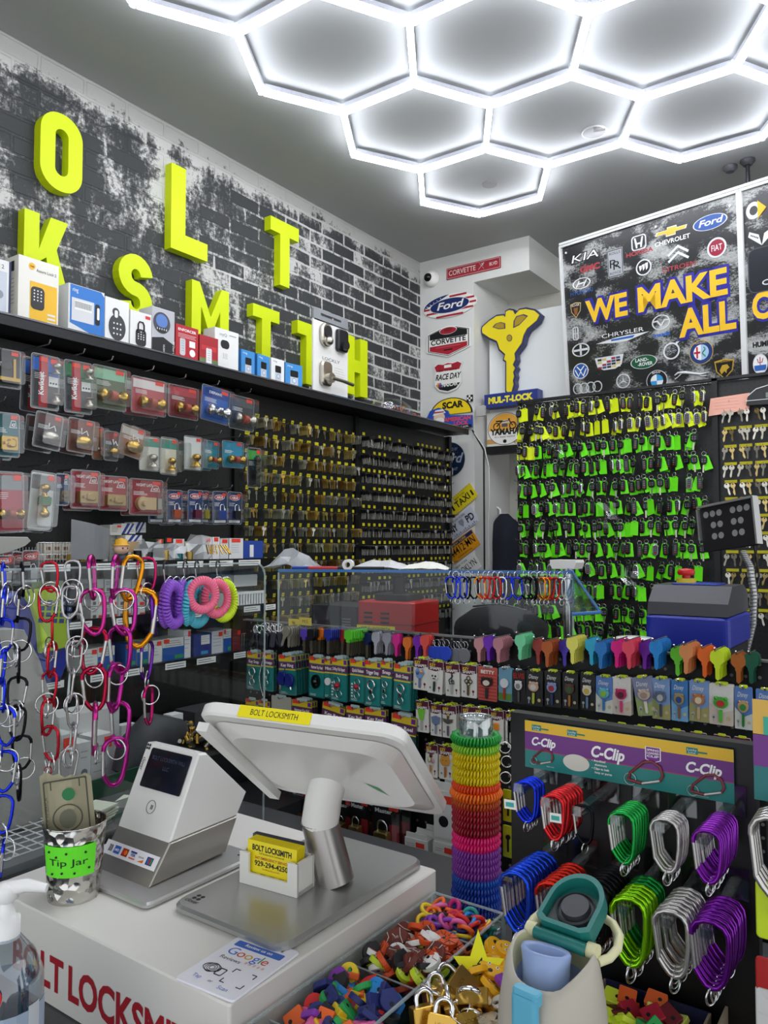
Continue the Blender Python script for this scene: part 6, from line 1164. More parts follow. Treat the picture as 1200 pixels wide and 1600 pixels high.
# ---------------------------------------------------------------- clip display
DY = 1.0
cd = thing('clip_display', 'black countertop clip display stand with a purple, yellow and teal header card', 'display stand', T(-.33, DY, CT))
xl, xr = hit(797, 1118, 'Y', DY).x, hit(1180, 1168, 'Y', DY).x; zt = hit(990, 1143, 'Y', DY).z+.003
put('back_panel', G().box(((xl+xr)/2+.33, .012, (zt-CT)/2), (xr-xl, .02, zt-CT), mat('09090b', .4)), cd)
put('foot', G().box(((xl+xr)/2+.33, .03, .006), (xr-xl, .06, .012), BLACK), cd)
hl, hr_ = hit(820, 1125, 'Y', DY-.004), hit(1146, 1168, 'Y', DY-.004); hz0 = hit(822, 1198, 'Y', DY-.004).z
w, h = hr_.x-hl.x, hl.z-hz0; HM = T(-Vector((-.33, DY, CT))) @ at(BK, ((hl.x+hr_.x)/2, DY-.003, hl.z-h/2))
g = G(); g.box((0, 0, 0), (w, h, .0016), mat('1d807c', .35)); put('header_card', g, cd, HM)
g = G(); TE_ = mat('1d807c', .35); q(g, -w/2, h*.27, w/2, h*.5, .001, mat('e6b824', .35)); q(g, -w/2, -h*.1, w/2, h*.27, .0011, mat('6c2a80', .35)); pg(g, [(-w/2, -h*.12), (w/2, -h*.12), (w/2, -h*.10), (-w/2, -h*.10)], .0013, mat('a83a68'))
IT = dict(bold=.035, shear=.22)
g.text('C-Clip', -w*.40, h*.0, .0016, h*.17, WHITE, w*.13, **IT); g.text('C-Clip', -w*.07, -h*.04, .0016, h*.22, WHITE, w*.165, **IT); g.text('C-Clip', w*.37, -h*.03, .0016, h*.19, WHITE, w*.155, **IT)
for x in (-.44, -.25, .32): q(g, w*(x-.02), h*.36-h*.05, w*(x+.03), h*.36+h*.07, .0015, TE_); g.tube([(w*(x+.03), h*.36, .0015), (w*(x+.07), h*.36, .0015)], h*.016, TE_, 5); g.text('Lucky', w*(x+.005), h*.37, .0018, h*.04, WHITE, w*.04); g.text('Line', w*(x+.005), h*.32, .0018, h*.035, WHITE, w*.03)
ell(g, w*.068, h*.17, .0016, mat('d8d4c8'), -w*.225, -h*.23)
for i, s in enumerate(('\u2022 Anodized', 'aluminum', '\u2022 Clips to belt', 'loop or purse')): g.text(s, -w*(.145 if i % 2 == 0 else .13), -h*(.14+.078*i), .0016, h*.045, WHITE, None, 'L', bold=.02)
P = [(-.036, .33), (.036, .33), (.036, .08), (0, .02), (-.036, .08)]; pg(g, [(w*(a+.15), h*b) for a, b in P][::-1], .0016, WHITE); pg(g, [(w*(a*.88+.15), h*(b*.94+.012)) for a, b in P][::-1], .0018, mat('7a2a90')); [g.text(s, w*.15, h*(.25-.06*i), .002, h*.04, WHITE, w*.055, bold=.02) for i, s in enumerate(('SPRING', 'LOADED', 'CLIP'))]
def pict(cx, cy, s):
    pts = [(-.5, -.35), (-.45, -.1), (-.05, .38), (.2, .45), (.42, .3), (.5, 0), (.42, -.2)]; g.tube([(cx+a*s, cy+b*s*.8, .003) for a, b in pts], s*.045, mat('7a3038', .3), 6); g.tube([(cx-.5*s, cy-.35*s*.8, .003), (cx-.1*s, cy-.4*s*.8, .003)], s*.05, mat('7a3038', .3), 6); g.tube([(cx-.1*s, cy-.4*s*.8, .003), (cx+.42*s, cy-.2*s*.8, .003)], s*.045, mat('c8c8c4', .3, .5), 6)
    g.torus((cx-.45*s, cy-.25*s, .003), s*.17, s*.014, mat('b8c0c0', .3, .5), 20, 5, None)
pict(-w*.40, -h*.22, w*.11); pict(w*.115, -h*.19, w*.16); pict(w*.39, -h*.22, w*.14)
g.text('Made in China', -w*.36, -h*.42, .0016, h*.02, WHITE); g.text('Lucky Line Products, Inc.', w*.36, -h*.46, .0016, h*.02, WHITE)
put('print', g, cd, HM)
CP = clearmat('clear_peg', 'e6eaea', .10, .05)
for nm, x0, y0, x1, y1, n, col, wid, back in (('small blue', 803, 1222, 836, 1284, 4, '1c3ce0', .55, None), ('small red', 845, 1243, 880, 1312, 8, 'd0282c', .5, None), ('small black', 894, 1258, 927, 1318, 1, '18181b', .5, None), ('small green', 952, 1270, 988, 1348, 7, '22a045', .5, None), ('small silver', 1017, 1280, 1059, 1362, 5, 'c8c4c0', .52, None), ('small purple', 1085, 1298, 1123, 1379, 10, '8424a8', .5, None),
        ('large blue', 780, 1364, 826, 1455, 9, '1f4ad0', .5, None), ('large red', 838, 1380, 880, 1465, 8, 'd83020', .52, None), ('large black', 898, 1390, 942, 1482, 9, '1a1a1d', .52, None), ('large green', 955, 1404, 1007, 1508, 8, '1c8c3c', .5, '8ad018'), ('large silver', 1020, 1424, 1073, 1524, 8, 'c4c0bc', .52, None), ('large purple', 1080, 1440, 1138, 1544, 8, '7c22a0', .54, None)):
    sp_ = .0105 if 'large' in nm else .0088; yf = DY-.03-n*sp_ if n > 1 else DY-.08
    a, b = hit((x0+x1)/2, y0, 'Y', yf), hit((x0+x1)/2, y1, 'Y', yf); H = a.z-b.z
    sp = cara_mesh(ano(col), H, None, wid); sp2 = cara_mesh(ano(back), H, None, wid) if back else None
    for j in range(n):
        y = DY-.03-(n-1-j)*0-sp_*(j+1) if n > 1 else yf
        M = at(BK, (a.x, y, a.z-(n-1-j)*.0004)) @ RZ(R.uniform(-.03, .05)) @ RY(R.uniform(-.12, .12)+.12)
        fr = j == n-1
        spawn(sp2 if (back and j >= n-5) else sp, 'carabiner', ('front %s carabiner on its clear peg of the clip display' if fr else '%s carabiners lined up behind the front one on the clip display') % (nm if not back or j < n-5 else 'large lime green'), 'carabiner', M, None if fr else '%s carabiners on the clip display%s' % (nm, ' lime' if back and j >= n-5 else ''))
    g = G(); ln = DY-yf+.02; g.box((a.x, DY-ln/2, a.z-H*.085), (.012, ln, .006), CP); g.box((a.x, DY-ln/2, a.z-H*.085-.006), (.003, ln, .008), CP); g.box((a.x+.002, DY-.002, a.z+.002), (.034, .003, .036), CP); g.box((a.x, DY-ln, a.z-H*.085+.002), (.011, .002, .011), CP)
    put('clear_peg', g, cd, T(.33, -DY, -CT))
for x, y, lb in ((797, 1257, 'left'), (868, 1278, 'right')):
    M, w_, h_ = spot(x-9, y-7, x+9, y+7, BK, DY-.12); g = G().box((0, 0, 0), (w_, h_, .001), SW); q(g, -w_*.35, -h_*.25, w_*.35, h_*.25, .0008, mat('3aa8a0')); single('peg_label', g, 'small white and teal flag label, %s one at the upper clips' % lb, 'label', M @ RZ(.05))
# second display at the right frame edge
a = hit(1176, 1100, 'Y', .86); t = thing('clip_display', 'second clip display cut by the right frame edge, teal, purple and yellow header', 'display stand', T(a.x+.12, .86, CT))
put('back_panel', G().box((.0, .012, (a.z-CT-.02)/2), (.22, .02, a.z-CT-.02), mat('09090b', .4)), t); g = G(); z0 = a.z-CT
g.box((0, 0, z0-.045), (.24, .002, .1), mat('1d6f70', .35)); g.box((0, -.0012, z0-.012), (.24, .001, .035), mat('d8ac48', .35)); g.box((0, -.0012, z0-.045), (.24, .001, .032), mat('6c2a80', .35)); g.box((-.095, -.002, z0-.02), (.03, .001, .018), mat('3aa890')); put('header_card', g, t)
put('foot', G().box((0, .03, .006), (.22, .06, .012), BLACK), t)
sp = cara_mesh(ano('c4c0bc'), .075)
for j in range(4): spawn(sp, 'carabiner', 'silver carabiners hanging at the right frame edge', 'carabiner', at(BK, (a.x+.022, .85-.01*j, hit(1190, 1275, 'Y', .82).z)), 'silver carabiners at right frame edge')
for y, c, lb in ((1420, 'c8e020', 'lime green card'), (1540, 'b02020', 'red glitter pouch'), (1585, 'dcdcd8', 'white card')):
    p = hit(1190, y, 'Y', .83); single('hanging_card', G().rbox((.02, 0, 0), (.05, .055, .004), .004, mat(c, .4)), lb+' hanging at the right frame edge', 'card', at(BK, p))
# ---------------------------------------------------------------- coil tower
tx, ty = -.621, 1.141; tw = thing('clear_tube_stand', 'tall clear plastic tube stand threaded with rainbow wrist coils', 'display stand', T(tx, ty, CT)); ztop = hit(746, 1120, 'Y', ty).z-CT
TUB = clearmat('clear_tube', 'e2eaea', .45, .04)
g = G(); g.lathe([(.026, 0), (.026, ztop-.002)], TUB, 28); put('tube', g, tw)
g = G(); g.lathe([(.0285, ztop-.028), (.0285, ztop), (.027, ztop+.001), (.024, ztop), (.024, ztop-.006), (1e-5, ztop-.006)], TUB, 28); g.torus((0, 0, ztop), .027, .0012, EDGE, 28, 5); g.torus((0, 0, ztop-.028), .028, .001, EDGE, 28, 5); put('cap', g, tw); put('foot', G().lathe([(.05, 0), (.05, .004), (1e-5, .004)], TUB, 28), tw)
def coil(m, Rr=.0325, r=.0062, t=.0021, turns=44, ry=1.0, wob=0):
    g = G(); pts = []; n = turns*6
    for i in range(n):
        a = 2*PI*i/n; b = 2*PI*i*turns/n; rr = Rr+r*math.cos(b); pts.append((rr*math.cos(a), rr*math.sin(a)*ry, r*math.sin(b)+wob*math.sin(a*2)))
    return g.tube(pts, t, m, 5, True)
CC = [(1162, '1ea03c', 'green', .0350), (1176, '9ade3c', 'light green', .0335), (1189, 'f0d80c', 'yellow', 0), (1201, 'f0d80c', 'yellow', 0), (1213, 'f0d80c', 'yellow', 0), (1225, 'f0d80c', 'yellow', 0), (1237, 'f8501c', 'red-orange', 0), (1250, 'ff7a1c', 'orange', .0365), (1264, 'c8501c', 'burnt orange', 0), (1275, 'a81a24', 'red', 0), (1285, 'a01426', 'crimson', 0), (1295, '981428', 'crimson', 0), (1306, '981428', 'crimson', 0), (1318, 'f01c78', 'hot pink', 0), (1329, 'f01c78', 'hot pink', 0), (1341, '8c3ca8', 'purple', 0), (1352, '8c3ca8', 'purple', 0), (1363, '8c3ca8', 'purple', 0), (1374, '8c3ca8', 'purple', 0), (1386, '1c5cc8', 'blue', 0), (1398, '1848b8', 'blue', 0), (1410, '1848b8', 'blue', .0345), (1422, '1848b8', 'blue', .0345), (1433, '1848b8', 'blue', 0)]
cm_ = {}
for i, (y, c, nm, rr) in enumerate(CC):
    z = hit(748, y, 'Y', ty-.033).z; k = (c, rr)
    if k not in cm_: cm_[k] = coil(mat(c, .3, 0, .6), rr or .0328, .0064).mesh('wrist_coil')
    tag(put('wrist_coil', cm_[k], None, T(tx, ty, z) @ RX(R.uniform(-.04, .04))), '%s wrist coil on the clear tube, %s from the top' % (nm, ORD[i]), 'key coil', 'wrist coils on the clear tube')
for k, (x, y) in enumerate(((789, 1168), (792, 1190), (790, 1215))):
    p = hit(x, y, 'Y', ty); tag(put('split_ring', G().torus((0, 0, 0), .009, .001, CHROME, 18, 5, None, 'Y'), None, T(p) @ RZ(.4)), '%s silver ring beside the top coils of the clear tube' % ORD[k], 'key ring')
# ---------------------------------------------------------------- white counter box, card holder, review card
WB = mat('e4e1da', .3, 0, .5); BT = 1.10
bx = thing('counter_box', 'long white glossy riser box on the counter with red BOLT LOCKSMITH lettering', 'riser box', T(-.88, .81, CT))
x0, x1, y0, y1 = -1.135, -.63, .6, 1.03
put('body', G().rbox(((x0+x1)/2+.88, (y0+y1)/2-.81, (BT-CT)/2), (x1-x0, y1-y0, BT-CT), .004, WB, None, .002), bx)
RL = mat('a8202c', .4); g = G(); B0 = T(-Vector((-.88, .81, CT)))
La, Lb = hit(107, 1560, 'Y', .6), hit(107, 1508, 'Y', .6); Mr = hit(257, 1560, 'Y', .6); lh = (Lb.z-La.z)*1.0
vs, fs, bb = textmesh('LOCKSM', .03); tw6 = Mr.x-La.x; k6 = tw6/(bb[1]-bb[0]); b9 = textmesh('LOCKSMITH', .03)[2]
A = B0 @ at(BK, (La.x, .5993, La.z)); g.text('LOCKSMITH', 0, 0, 0, lh, RL, k6*(b9[1]-b9[0]), 'L', bold=.03, M=A); b4 = textmesh('BOLT', .03)[2]; g.text('BOLT', -.012, 0, 0, lh, RL, k6*(b4[1]-b4[0]), 'R', bold=.03, M=A)
put('lettering', g, bx)
c4 = [hit(*p, 'Z', 1.104) for p in ((270, 1527), (363, 1565), (472, 1484), (382, 1457))]
cc = sum(c4, Vector())/4; U = (c4[1]-c4[0]); Vv = (c4[3]-c4[0]); w, h = U.length, Vv.length; RMx = frame(U, Vv, cc); RMx.translation.z = BT
t = thing('review_card', 'white review card reading Google Reviews at the front corner of the white box', 'card', RMx); put('card', G().rbox((0, 0, .0018), (w, h, .003), .005, mat('ecebf2', .35)), t)
g = G(); z = .0035; g.text('Thanks for visiting', 0, h*.40, z, h*.045, DARK, w*.62); g.rbox((0, h*.30, z), (w*.8, h*.10, .0004), .002, mat('3a68c0')); g.text('Review us on', 0, h*.28, z+.0005, h*.045, WHITE, w*.46, bold=.02)
xo = -w*.36
for ch, c in zip('Google', ('4070d8', 'd8402c', 'e0a81c', '4070d8', '2f9c4c', 'd8402c')):
    bb = textmesh(ch, .0)[2]; k = h*.125/.7; g.text(ch, xo, h*.10, z, h*.125, mat(c), (bb[1]-bb[0])*k*1.05, 'L'); xo += (bb[1]-bb[0])*k*1.05+w*.012
g.text('Reviews', -w*.18, h*.0, z, h*.055, DARK, w*.34)
for i in range(5): g.text('*', w*(.06+.07*i), h*-.01, z, h*.08, mat('e07830'), w*.04)
for i in range(3): g.torus((-w*.25, -h*.18, z), w*(.04+.03*i), .0004, DARK, 16, 4)
g.ring(circ(w*.14, 24, -w*.25, -h*.18, h*.07), circ(w*.13, 24, -w*.25, -h*.18, h*.063), z, z+.0004, DARK); g.ring(rrect(w*.12, h*.12, .002, 3, -w*.08, -h*.2), rrect(w*.10, h*.10, .002, 3, -w*.08, -h*.2), z, z+.0004, DARK)
g.text('Tap', -w*.28, -h*.38, z, h*.05, mat('5070c0')); g.text('or', -w*.05, -h*.38, z, h*.04, DARK); g.text('Scan', w*.2, -h*.42, z, h*.05, mat('5070c0'))
for sx in (-1, 1):
    for sy in (-1, 1): g.tube([(w*.22+sx*w*.17, -h*.2+sy*h*.06, z), (w*.22+sx*w*.17, -h*.2+sy*h*.12, z), (w*.22+sx*w*.10, -h*.2+sy*h*.12, z)], .0006, DARK, 4)
put('print', g, t)
# ---------------------------------------------------------------- card terminal
TP = mat('e6e4e0', .25); STL = mat('a8a49c', .3, .75)
t = thing('card_terminal_stand', 'flat silver stand plate under the white card terminal', 'stand', T(-.985, .79, BT)); put('plate', G().rbox((.02, .0, .005), (.17, .215, .009), .012, mat('bcbcba', .35, .6)), t)
g = G(); A = T(.085, .085, .0098); [pg(g, circ(.003, 8, a, b), 0, DARK, A) for a, b in ((0, 0), (.007, 0), (0, .007), (.007, .007))]; put('emblem', g, t)
tm = thing('card_terminal', 'white wedge card terminal with dark screen and a strip of payment logos', 'card terminal', T(-.981, .79, BT+.0095))
W = .125; z0 = BT+.0095
prof_low = [(.718-.79, 0), (.865-.79, .004), (.889-.79, .0535), (.754-.79, .052)]
prof_up = [(.754-.79, .052), (.889-.79, .0535), (.910-.79, .086), (.823-.79, .168), (.808-.79, .170)]
YZ = Matrix(((0, 0, 1, 0), (1, 0, 0, 0), (0, 1, 0, 0), (0, 0, 0, 1)))   # profile (y, z) swept along x
put('steel_base', G().prism(prof_low, -W/2, W/2, STL, YZ, False, .002), tm); put('body', G().prism(prof_up, -W/2, W/2, TP, YZ, False, .003), tm)
u1 = Vector((.754-.79, .052)); u2 = Vector((.808-.79, .170)); dv = (u2-u1); FM = frame(X, (0, dv.x, dv.y), (0, u1.x, u1.y)); FM = T(FM.col[2][:3] @ Matrix.Identity(3)*.0002 if False else (0, 0, 0)) @ FM; Lf = dv.length
g = G(); g.rbox((.004, Lf*.72, .0012), (W*.76, Lf*.46, .0016), .003, mat('10131e', .12), FM); put('screen', g, tm)
g = G(); g.text('BOLT LOCKSMITH WILL', .004, Lf*.82, .0024, .006, mat('3a4258'), W*.62, M=FM); g.text('LLC', .004, Lf*.72, .0024, .006, mat('3a4258'), M=FM); g.text('clover', 0, 0, .001, .008, DARK, .02, M=FM @ T(-W*.46, Lf*.74, 0) @ RZ(-PI/2)); [pg(g, circ(.0022, 8, -W*.45+a, Lf*.93+b), .001, DARK, FM) for a, b in ((0, 0), (.005, 0), (0, .005), (.005, .005))]
g.ring(circ(.010, 24, -.002, Lf*.3), circ(.0093, 24, -.002, Lf*.3), .0005, .001, mat('6a6a6a'), FM); [g.tube([(-.004+.002*i+.002*math.cos(a), Lf*.3+.0045*math.sin(a), .001) for a in (-.8, -.3, .3, .8)], .0004, mat('5a5a5a'), 4, False, FM) for i in range(3)]; put('print', g, tm)
v1 = Vector((.718-.79, 0)); v2 = Vector((.754-.79, .052)); dv = v2-v1; FM2 = frame(X, (0, dv.x, dv.y), (0, v1.x, v1.y)) @ T(0, dv.length*.5, 0) @ RZ(-.0)
g = G(); g.box((-.004, 0, .0012), (W*.98, .020, .0012), mat('ecebee', .35), FM2); put('logo_strip', g, tm)
g = G(); zz = .0022; [g.tube([(-.056+.003*i+.003*math.cos(a), .006*math.sin(a), zz) for a in (-.9, -.4, .4, .9)], .0006, DARK, 4, False, FM2) for i in range(3)]
for i, c in enumerate(('2c62c0', 'a8281c', 'e8e8ec', 'ecebea', '1f3c6c')): q(g, -.042+.019*i, -.0055, -.028+.019*i, .0055, zz, mat(c), FM2)
[pg(g, circ(.0035, 14, a, 0), zz+.0003, mat(c), FM2) for a, c in ((-.0183, 'd8281c'), (-.0143, 'f08a1c'))]; q(g, -.004, .003, .010, .0055, zz+.0003, mat('22388c'), FM2); q(g, -.004, -.0055, .010, -.0035, zz+.0003, mat('e06a3c'), FM2); g.text('VISA', .003, -.0015, zz+.0004, .004, mat('22388c'), .011, bold=.03, M=FM2)
g.text('AMEX', -.035, -.002, zz+.0004, .0035, WHITE, .011, bold=.02, M=FM2); g.text('DISCOVER', .022, 0, zz+.0004, .0022, DARK, .012, M=FM2); pg(g, [(.016, -.0055), (.029, -.0055), (.029, -.001)], zz+.0003, mat('e06a1c'), FM2); [q(g, .037+.0035*i, -.004, .0395+.0035*i, .004, zz+.0003, mat(c), FM2) for i, c in enumerate(('3a6ac8', 'c82838', '3aa04c'))]
put('print', g, tm)
# ---------------------------------------------------------------- monitor
t = thing('monitor_base', 'wide flat silver base plate under the tilted white monitor', 'stand', T(-.753, .866, BT)); put('plate', G().rbox((0, 0, .0065), (.208, .325, .012), .022, mat('b4b4b2', .3, .75)), t)
g = G(); A = T(-.085, -.135, .0128); [pg(g, circ(.0034, 10, a, b), 0, DARK, A) for a, b in ((0, 0), (.008, 0), (0, .008), (.008, .008))]; g.text('clover', .005, -.012, 0, .009, DARK, .024, M=A); put('lettering', g, t)
TL, TR, BR_, BL_ = Vector((-.784, .682, 1.381)), Vector((-.516, .762, 1.370)), Vector((-.593, .998, 1.196)), Vector((-.862, .918, 1.207))
U = (TR-TL).normalized(); Vd = (TL-BL_).normalized(); cen = (TL+BR_)/2; MW, MH = (TR-TL).length, (TL-BL_).length
MM = frame(U, Vd, cen)    # its local +z points to the viewer / floor side (the back of the monitor)
mo = thing('monitor', 'large white tilted monitor seen from behind, yellow BOLT LOCKSMITH strip on its top edge', 'monitor', MM)
MWT = mat('e9e8e3', .18, 0, .6)
g = G(); g.rbox((0, 0, -.009), (MW+.004, MH+.004, .018), .028, MWT, None, .003, 8); put('housing', g, mo)
g = G(); P = rrect(MW*.93, MH*.88, .03, 8); P2 = rrect(MW*.80, MH*.70, .04, 8, 0, MH*.02); n = len(P); g.add([(a, b, .001) for a, b in P]+[(a, b, .011) for a, b in P2], [(i, (i+1) % n, n+(i+1) % n, n+i) for i in range(n)]+[tuple(range(n, 2*n))], mat('dedcd6', .12, 0, .6), False); put('rear_panel', g, mo)
g = G(); g.rbox((0, 0, -.0185), (MW*.94, MH*.9, .001), .01, mat('0c0d10', .1)); put('screen', g, mo)
g = G(); A = T(-MW*.5+MW*.40, MH/2+.0026, -.009) @ RX(-PI/2); g.box((0, 0, 0), (MW*.36, .016, .0008), mat('f0e01c', .35), A); g.text('BOLT LOCKSMITH', 0, -.0038, .0006, .0078, DARK, MW*.235, M=A @ RZ(0)); put('name_strip', g, mo)
g = G(); pg(g, [(MW*.19, -MH*.02), (MW*.25, -MH*.06), (MW*.28, -MH*.16), (MW*.24, -MH*.11)][::-1], .0115, mat('4aa86a')); put('emblem', g, mo)
g = G(); g.box((-MW*.47, 0, .012), (.016, MH*.9, .012), MWT); put('card_reader_edge', g, mo)
nk = [hit(525, 1378, 'Z', BT+.012)]; nb = nk[0]; top = cen+U*.0+Vd*(-MH*.02)+Vector(MM.col[2][:3])*.012
mid1 = nb+Vector((-.022, -.012, .075)); mid2 = nb+Vector((-.032, -.016, .10))
# the neck as seen: leans left from the base, bends, then rises right to the housing
pA, pB, pC, pD = hit(525, 1378, 'Y', nb.y), hit(512, 1330, 'Y', nb.y-.004), hit(500, 1285, 'Y', nb.y-.008), hit(506, 1245, 'Y', nb.y-.012)
pE = hit(518, 1205, 'Y', nb.y-.018)
nt_ = thing('monitor_stand', 'bent silver and white cylindrical neck that carries the monitor', 'stand', T(nb)); rel = lambda p: tuple(Vector(p)-nb)
put('lower_neck', G().tube([rel(pA), rel(pA.lerp(pB, .5)), rel(pB), rel(pC)], [.0275, .0275, .0272, .027], mat('aaa7a2', .3, .8), 28), nt_)
put('upper_neck', G().tube([rel(pC), rel(pC.lerp(pD, .5)), rel(pD), rel(pD.lerp(pE, .5)), rel(pE), rel(pE+(pE-pD)*.5)], [.0272, .0272, .0268, .0265, .026, .026], MWT, 28), nt_)
put('collar', G().torus(rel(pC), .027, .0008, mat('8a8882', .3, .6), 28, 5, None), nt_)
# business card holder
a, b, c = hit(375, 1378, 'Z', BT+.013), hit(462, 1401, 'Z', BT+.013), hit(490, 1383, 'Z', BT+.013); w = (b-a).length+.004; d = .038
HMt = T((a.x+b.x)/2, a.y+d/2+.006, BT+.0128) @ RZ(.10); t = thing('card_holder', 'white business card holder standing on the silver monitor base', 'card holder', HMt); HW = mat('e6e4dc', .3)
g = G(); P = [(-w/2, 0), (w/2, 0), (w/2, .045), (w*.34, .045), (w*.34, .017), (-w*.34, .017), (-w*.34, .045), (-w/2, .045)]
g.prism(P, -.002, .002, HW, T(0, -d/2, 0) @ RX(PI/2)); g.box((0, 0, .003), (w, d, .006), HW); g.box((-w/2+.002, 0, .0225), (.004, d, .045), HW); g.box((w/2-.002, 0, .0225), (.004, d, .045), HW); g.box((0, d/2, .0225), (w, .004, .045), HW); put('body', g, t)
cw = w*.86
for k in range(12):
    yel = k < 8; M = HMt @ T(0 if yel else -.008, -d/2+.005+k*.0026, .0062) @ RX(-.06)
    u = thing('business_card', ('front yellow business card reading BOLT LOCKSMITH and 929-294-4250' if k == 0 else 'yellow business cards stacked behind the front one' if yel else 'dark grey cards at the back of the card holder'), 'business card', M, None if k == 0 else ('yellow business cards' if yel else 'dark business cards'))
    put('card', G().box((0, 0, .027), (cw, .0008, .054), mat('f0dc1c' if yel else '4a4a50', .4)), u)
    if k == 0:
        A = T(0, -.0006, .027) @ RX(PI/2); g = G(); g.text('BOLT LOCKSMITH', 0, .014, 0, .0075, DARK, cw*.8, bold=.04, M=A); g.text('Full Residential & Commercial', 0, .0095, 0, .0028, DARK, cw*.5, M=A); g.text('24/7 EMERGENCY SERVICE', 0, .0025, 0, .0036, mat('b0301c'), cw*.68, bold=.02, M=A); g.text('929-294-4250', 0, -.0065, 0, .0068, DARK, cw*.68, bold=.03, M=A); g.text('boltlocksmith', 0, -.011, 0, .0025, mat('b0301c'), cw*.35, M=A)
        for i in range(5): q(g, -cw*.4+i*cw*.19, -.024, -cw*.3+i*cw*.19, -.017, 0, mat('8a7a2c'), A)
        put('print', g, u)
# ---------------------------------------------------------------- tip jar
def hammered():
    m, nt, b = nodemat('hammered_steel'); tc = N(nt, 'TexCoord'); vo = N(nt, 'TexVoronoi', i_Scale=70.0); nt.links.new(tc.outputs['Object'], vo.inputs['Vector'])
    bp = N(nt, 'Bump', i_Strength=1.0, i_Distance=.004); nt.links.new(vo.outputs['Distance'], bp.inputs['Height']); nt.links.new(bp.outputs[0], b.inputs['Normal'])
    b.inputs['Base Color'].default_value = (.62, .60, .56, 1); b.inputs['Metallic'].default_value = 1; b.inputs['Roughness'].default_value = .14; return m
p = hit(72, 1410, 'Z', BT); jz = T(p.x+.012, p.y+.035, BT); jr = .043; jh = .105
t = thing('tip_jar', 'hammered steel tip cup with a green Tip Jar note on the white box', 'tip jar', jz)
g = G(); n = 40; rows = 16; vs = []; pr = random.Random(3); STM = hammered()
for j in range(rows+1):
    for i in range(n):
        a = 2*PI*i/n; zz = jh*j/rows; rr = jr*(.80+.20*j/rows)+(-.0016 if (i+(j//2 % 2)) % 2 and 1 < j < rows-2 and j % 2 else 0)+pr.uniform(-.0004, .0004); vs.append((rr*math.cos(a), rr*math.sin(a), zz))
g.add(vs, [(j*n+i, j*n+(i+1) % n, (j+1)*n+(i+1) % n, (j+1)*n+i) for j in range(rows) for i in range(n)], STM, True); g.add(vs[:n], [tuple(reversed(range(n)))], STM); g.torus((0, 0, jh), jr, .0012, STM, 40, 6); put('cup', g, t)
az = math.atan2(-p.y, -p.x); g = G(); n = 12; aw = .95; vs = []
for j, zz in enumerate((.040, .083)):
    for i in range(n+1): a = az-aw+2*aw*i/n-.25; rr = jr*(.80+.20*zz/jh)+.0012; vs.append((rr*math.cos(a), rr*math.sin(a), zz))
g.add(vs, [(i, i+1, n+2+i, n+1+i) for i in range(n)], mat('6cf02c', .55)); put('paper_note', g, t)
def onj(u, zz, dr=.0018): a = az-aw+2*aw*u-.25; rr = jr*(.80+.20*zz/jh)+dr; return Vector((rr*math.cos(a), rr*math.sin(a), zz)), a
g = G()
v, f, bb = textmesh('Tip Jar', .0); vs = []
for x, y, _ in v: uu = .15+.7*(x-bb[0])/(bb[1]-bb[0]); zz = .054+(y-bb[2])*.013; vs.append(tuple(onj(uu, zz)[0]))
g.add(vs, f, DARK)
for uu, zz in ((.15, .075), (.3, .069), (.48, .074), (.8, .073), (.2, .045), (.62, .046), (.88, .05), (.4, .047)): c, a = onj(uu, zz); g.ball(tuple(c), .0018, DARK, None, 6)
put('lettering', g, t)
BM = mat('a8a286', .75); bl = jz @ T(-.004, .004, .02) @ RZ(math.atan2(p.y, p.x)+PI/2+PI) @ RY(-.06); t = thing('dollar_bill', 'folded one dollar bill standing in the hammered steel tip cup', 'banknote', jz @ T(.0, .0, .027) @ RZ(PSI+.25) @ RY(-.10))
g = G(); n = 8; bw, bh = .068, .148; vs = []
for j in range(2):
    for i in range(n+1): x = -bw/2+bw*i/n; vs.append((x, .006*math.sin(i*1.1), j*bh+.004*(i % 2 if j else 0)-(.012*i/n if j else 0)))
g.add(vs, [(i, i+1, n+2+i, n+1+i) for i in range(n)], BM); put('paper', g, t)
g = G(); A = T(0, -.0075, 0) @ RX(PI/2); INK = mat('4a4a3c', .7); g.ring(rrect(bw*.86, bh*.9, .002, 2, 0, bh*.5), rrect(bw*.80, bh*.87, .002, 2, 0, bh*.5), 0, .0003, INK, A); g.text('1', bw*.28, bh*.86, .0002, .012, INK, M=A); g.text('1', -bw*.28, bh*.86, .0002, .012, INK, M=A); pg(g, circ(bw*.13, 16, bw*.05, bh*.80), .0003, mat('2f7a4a', .7), A); g.ring(circ(bw*.3, 24, 0, bh*.58, bh*.13), circ(bw*.27, 24, 0, bh*.58, bh*.12), .0002, .0005, INK, A); pg(g, circ(bw*.17, 16, 0, bh*.57, bh*.09), .0003, mat('6a6a58', .7), A)
g.text('UNITED STATES OF AMERICA', 0, 0, .0003, .005, INK, bh*.6, M=A @ T(-bw*.36, bh*.5, 0) @ RZ(PI/2)); lines(g, -bw*.3, bw*.3, bh*.8, 3, bh*.02, .0003, INK, .0006) if False else None; put('print', g, t)
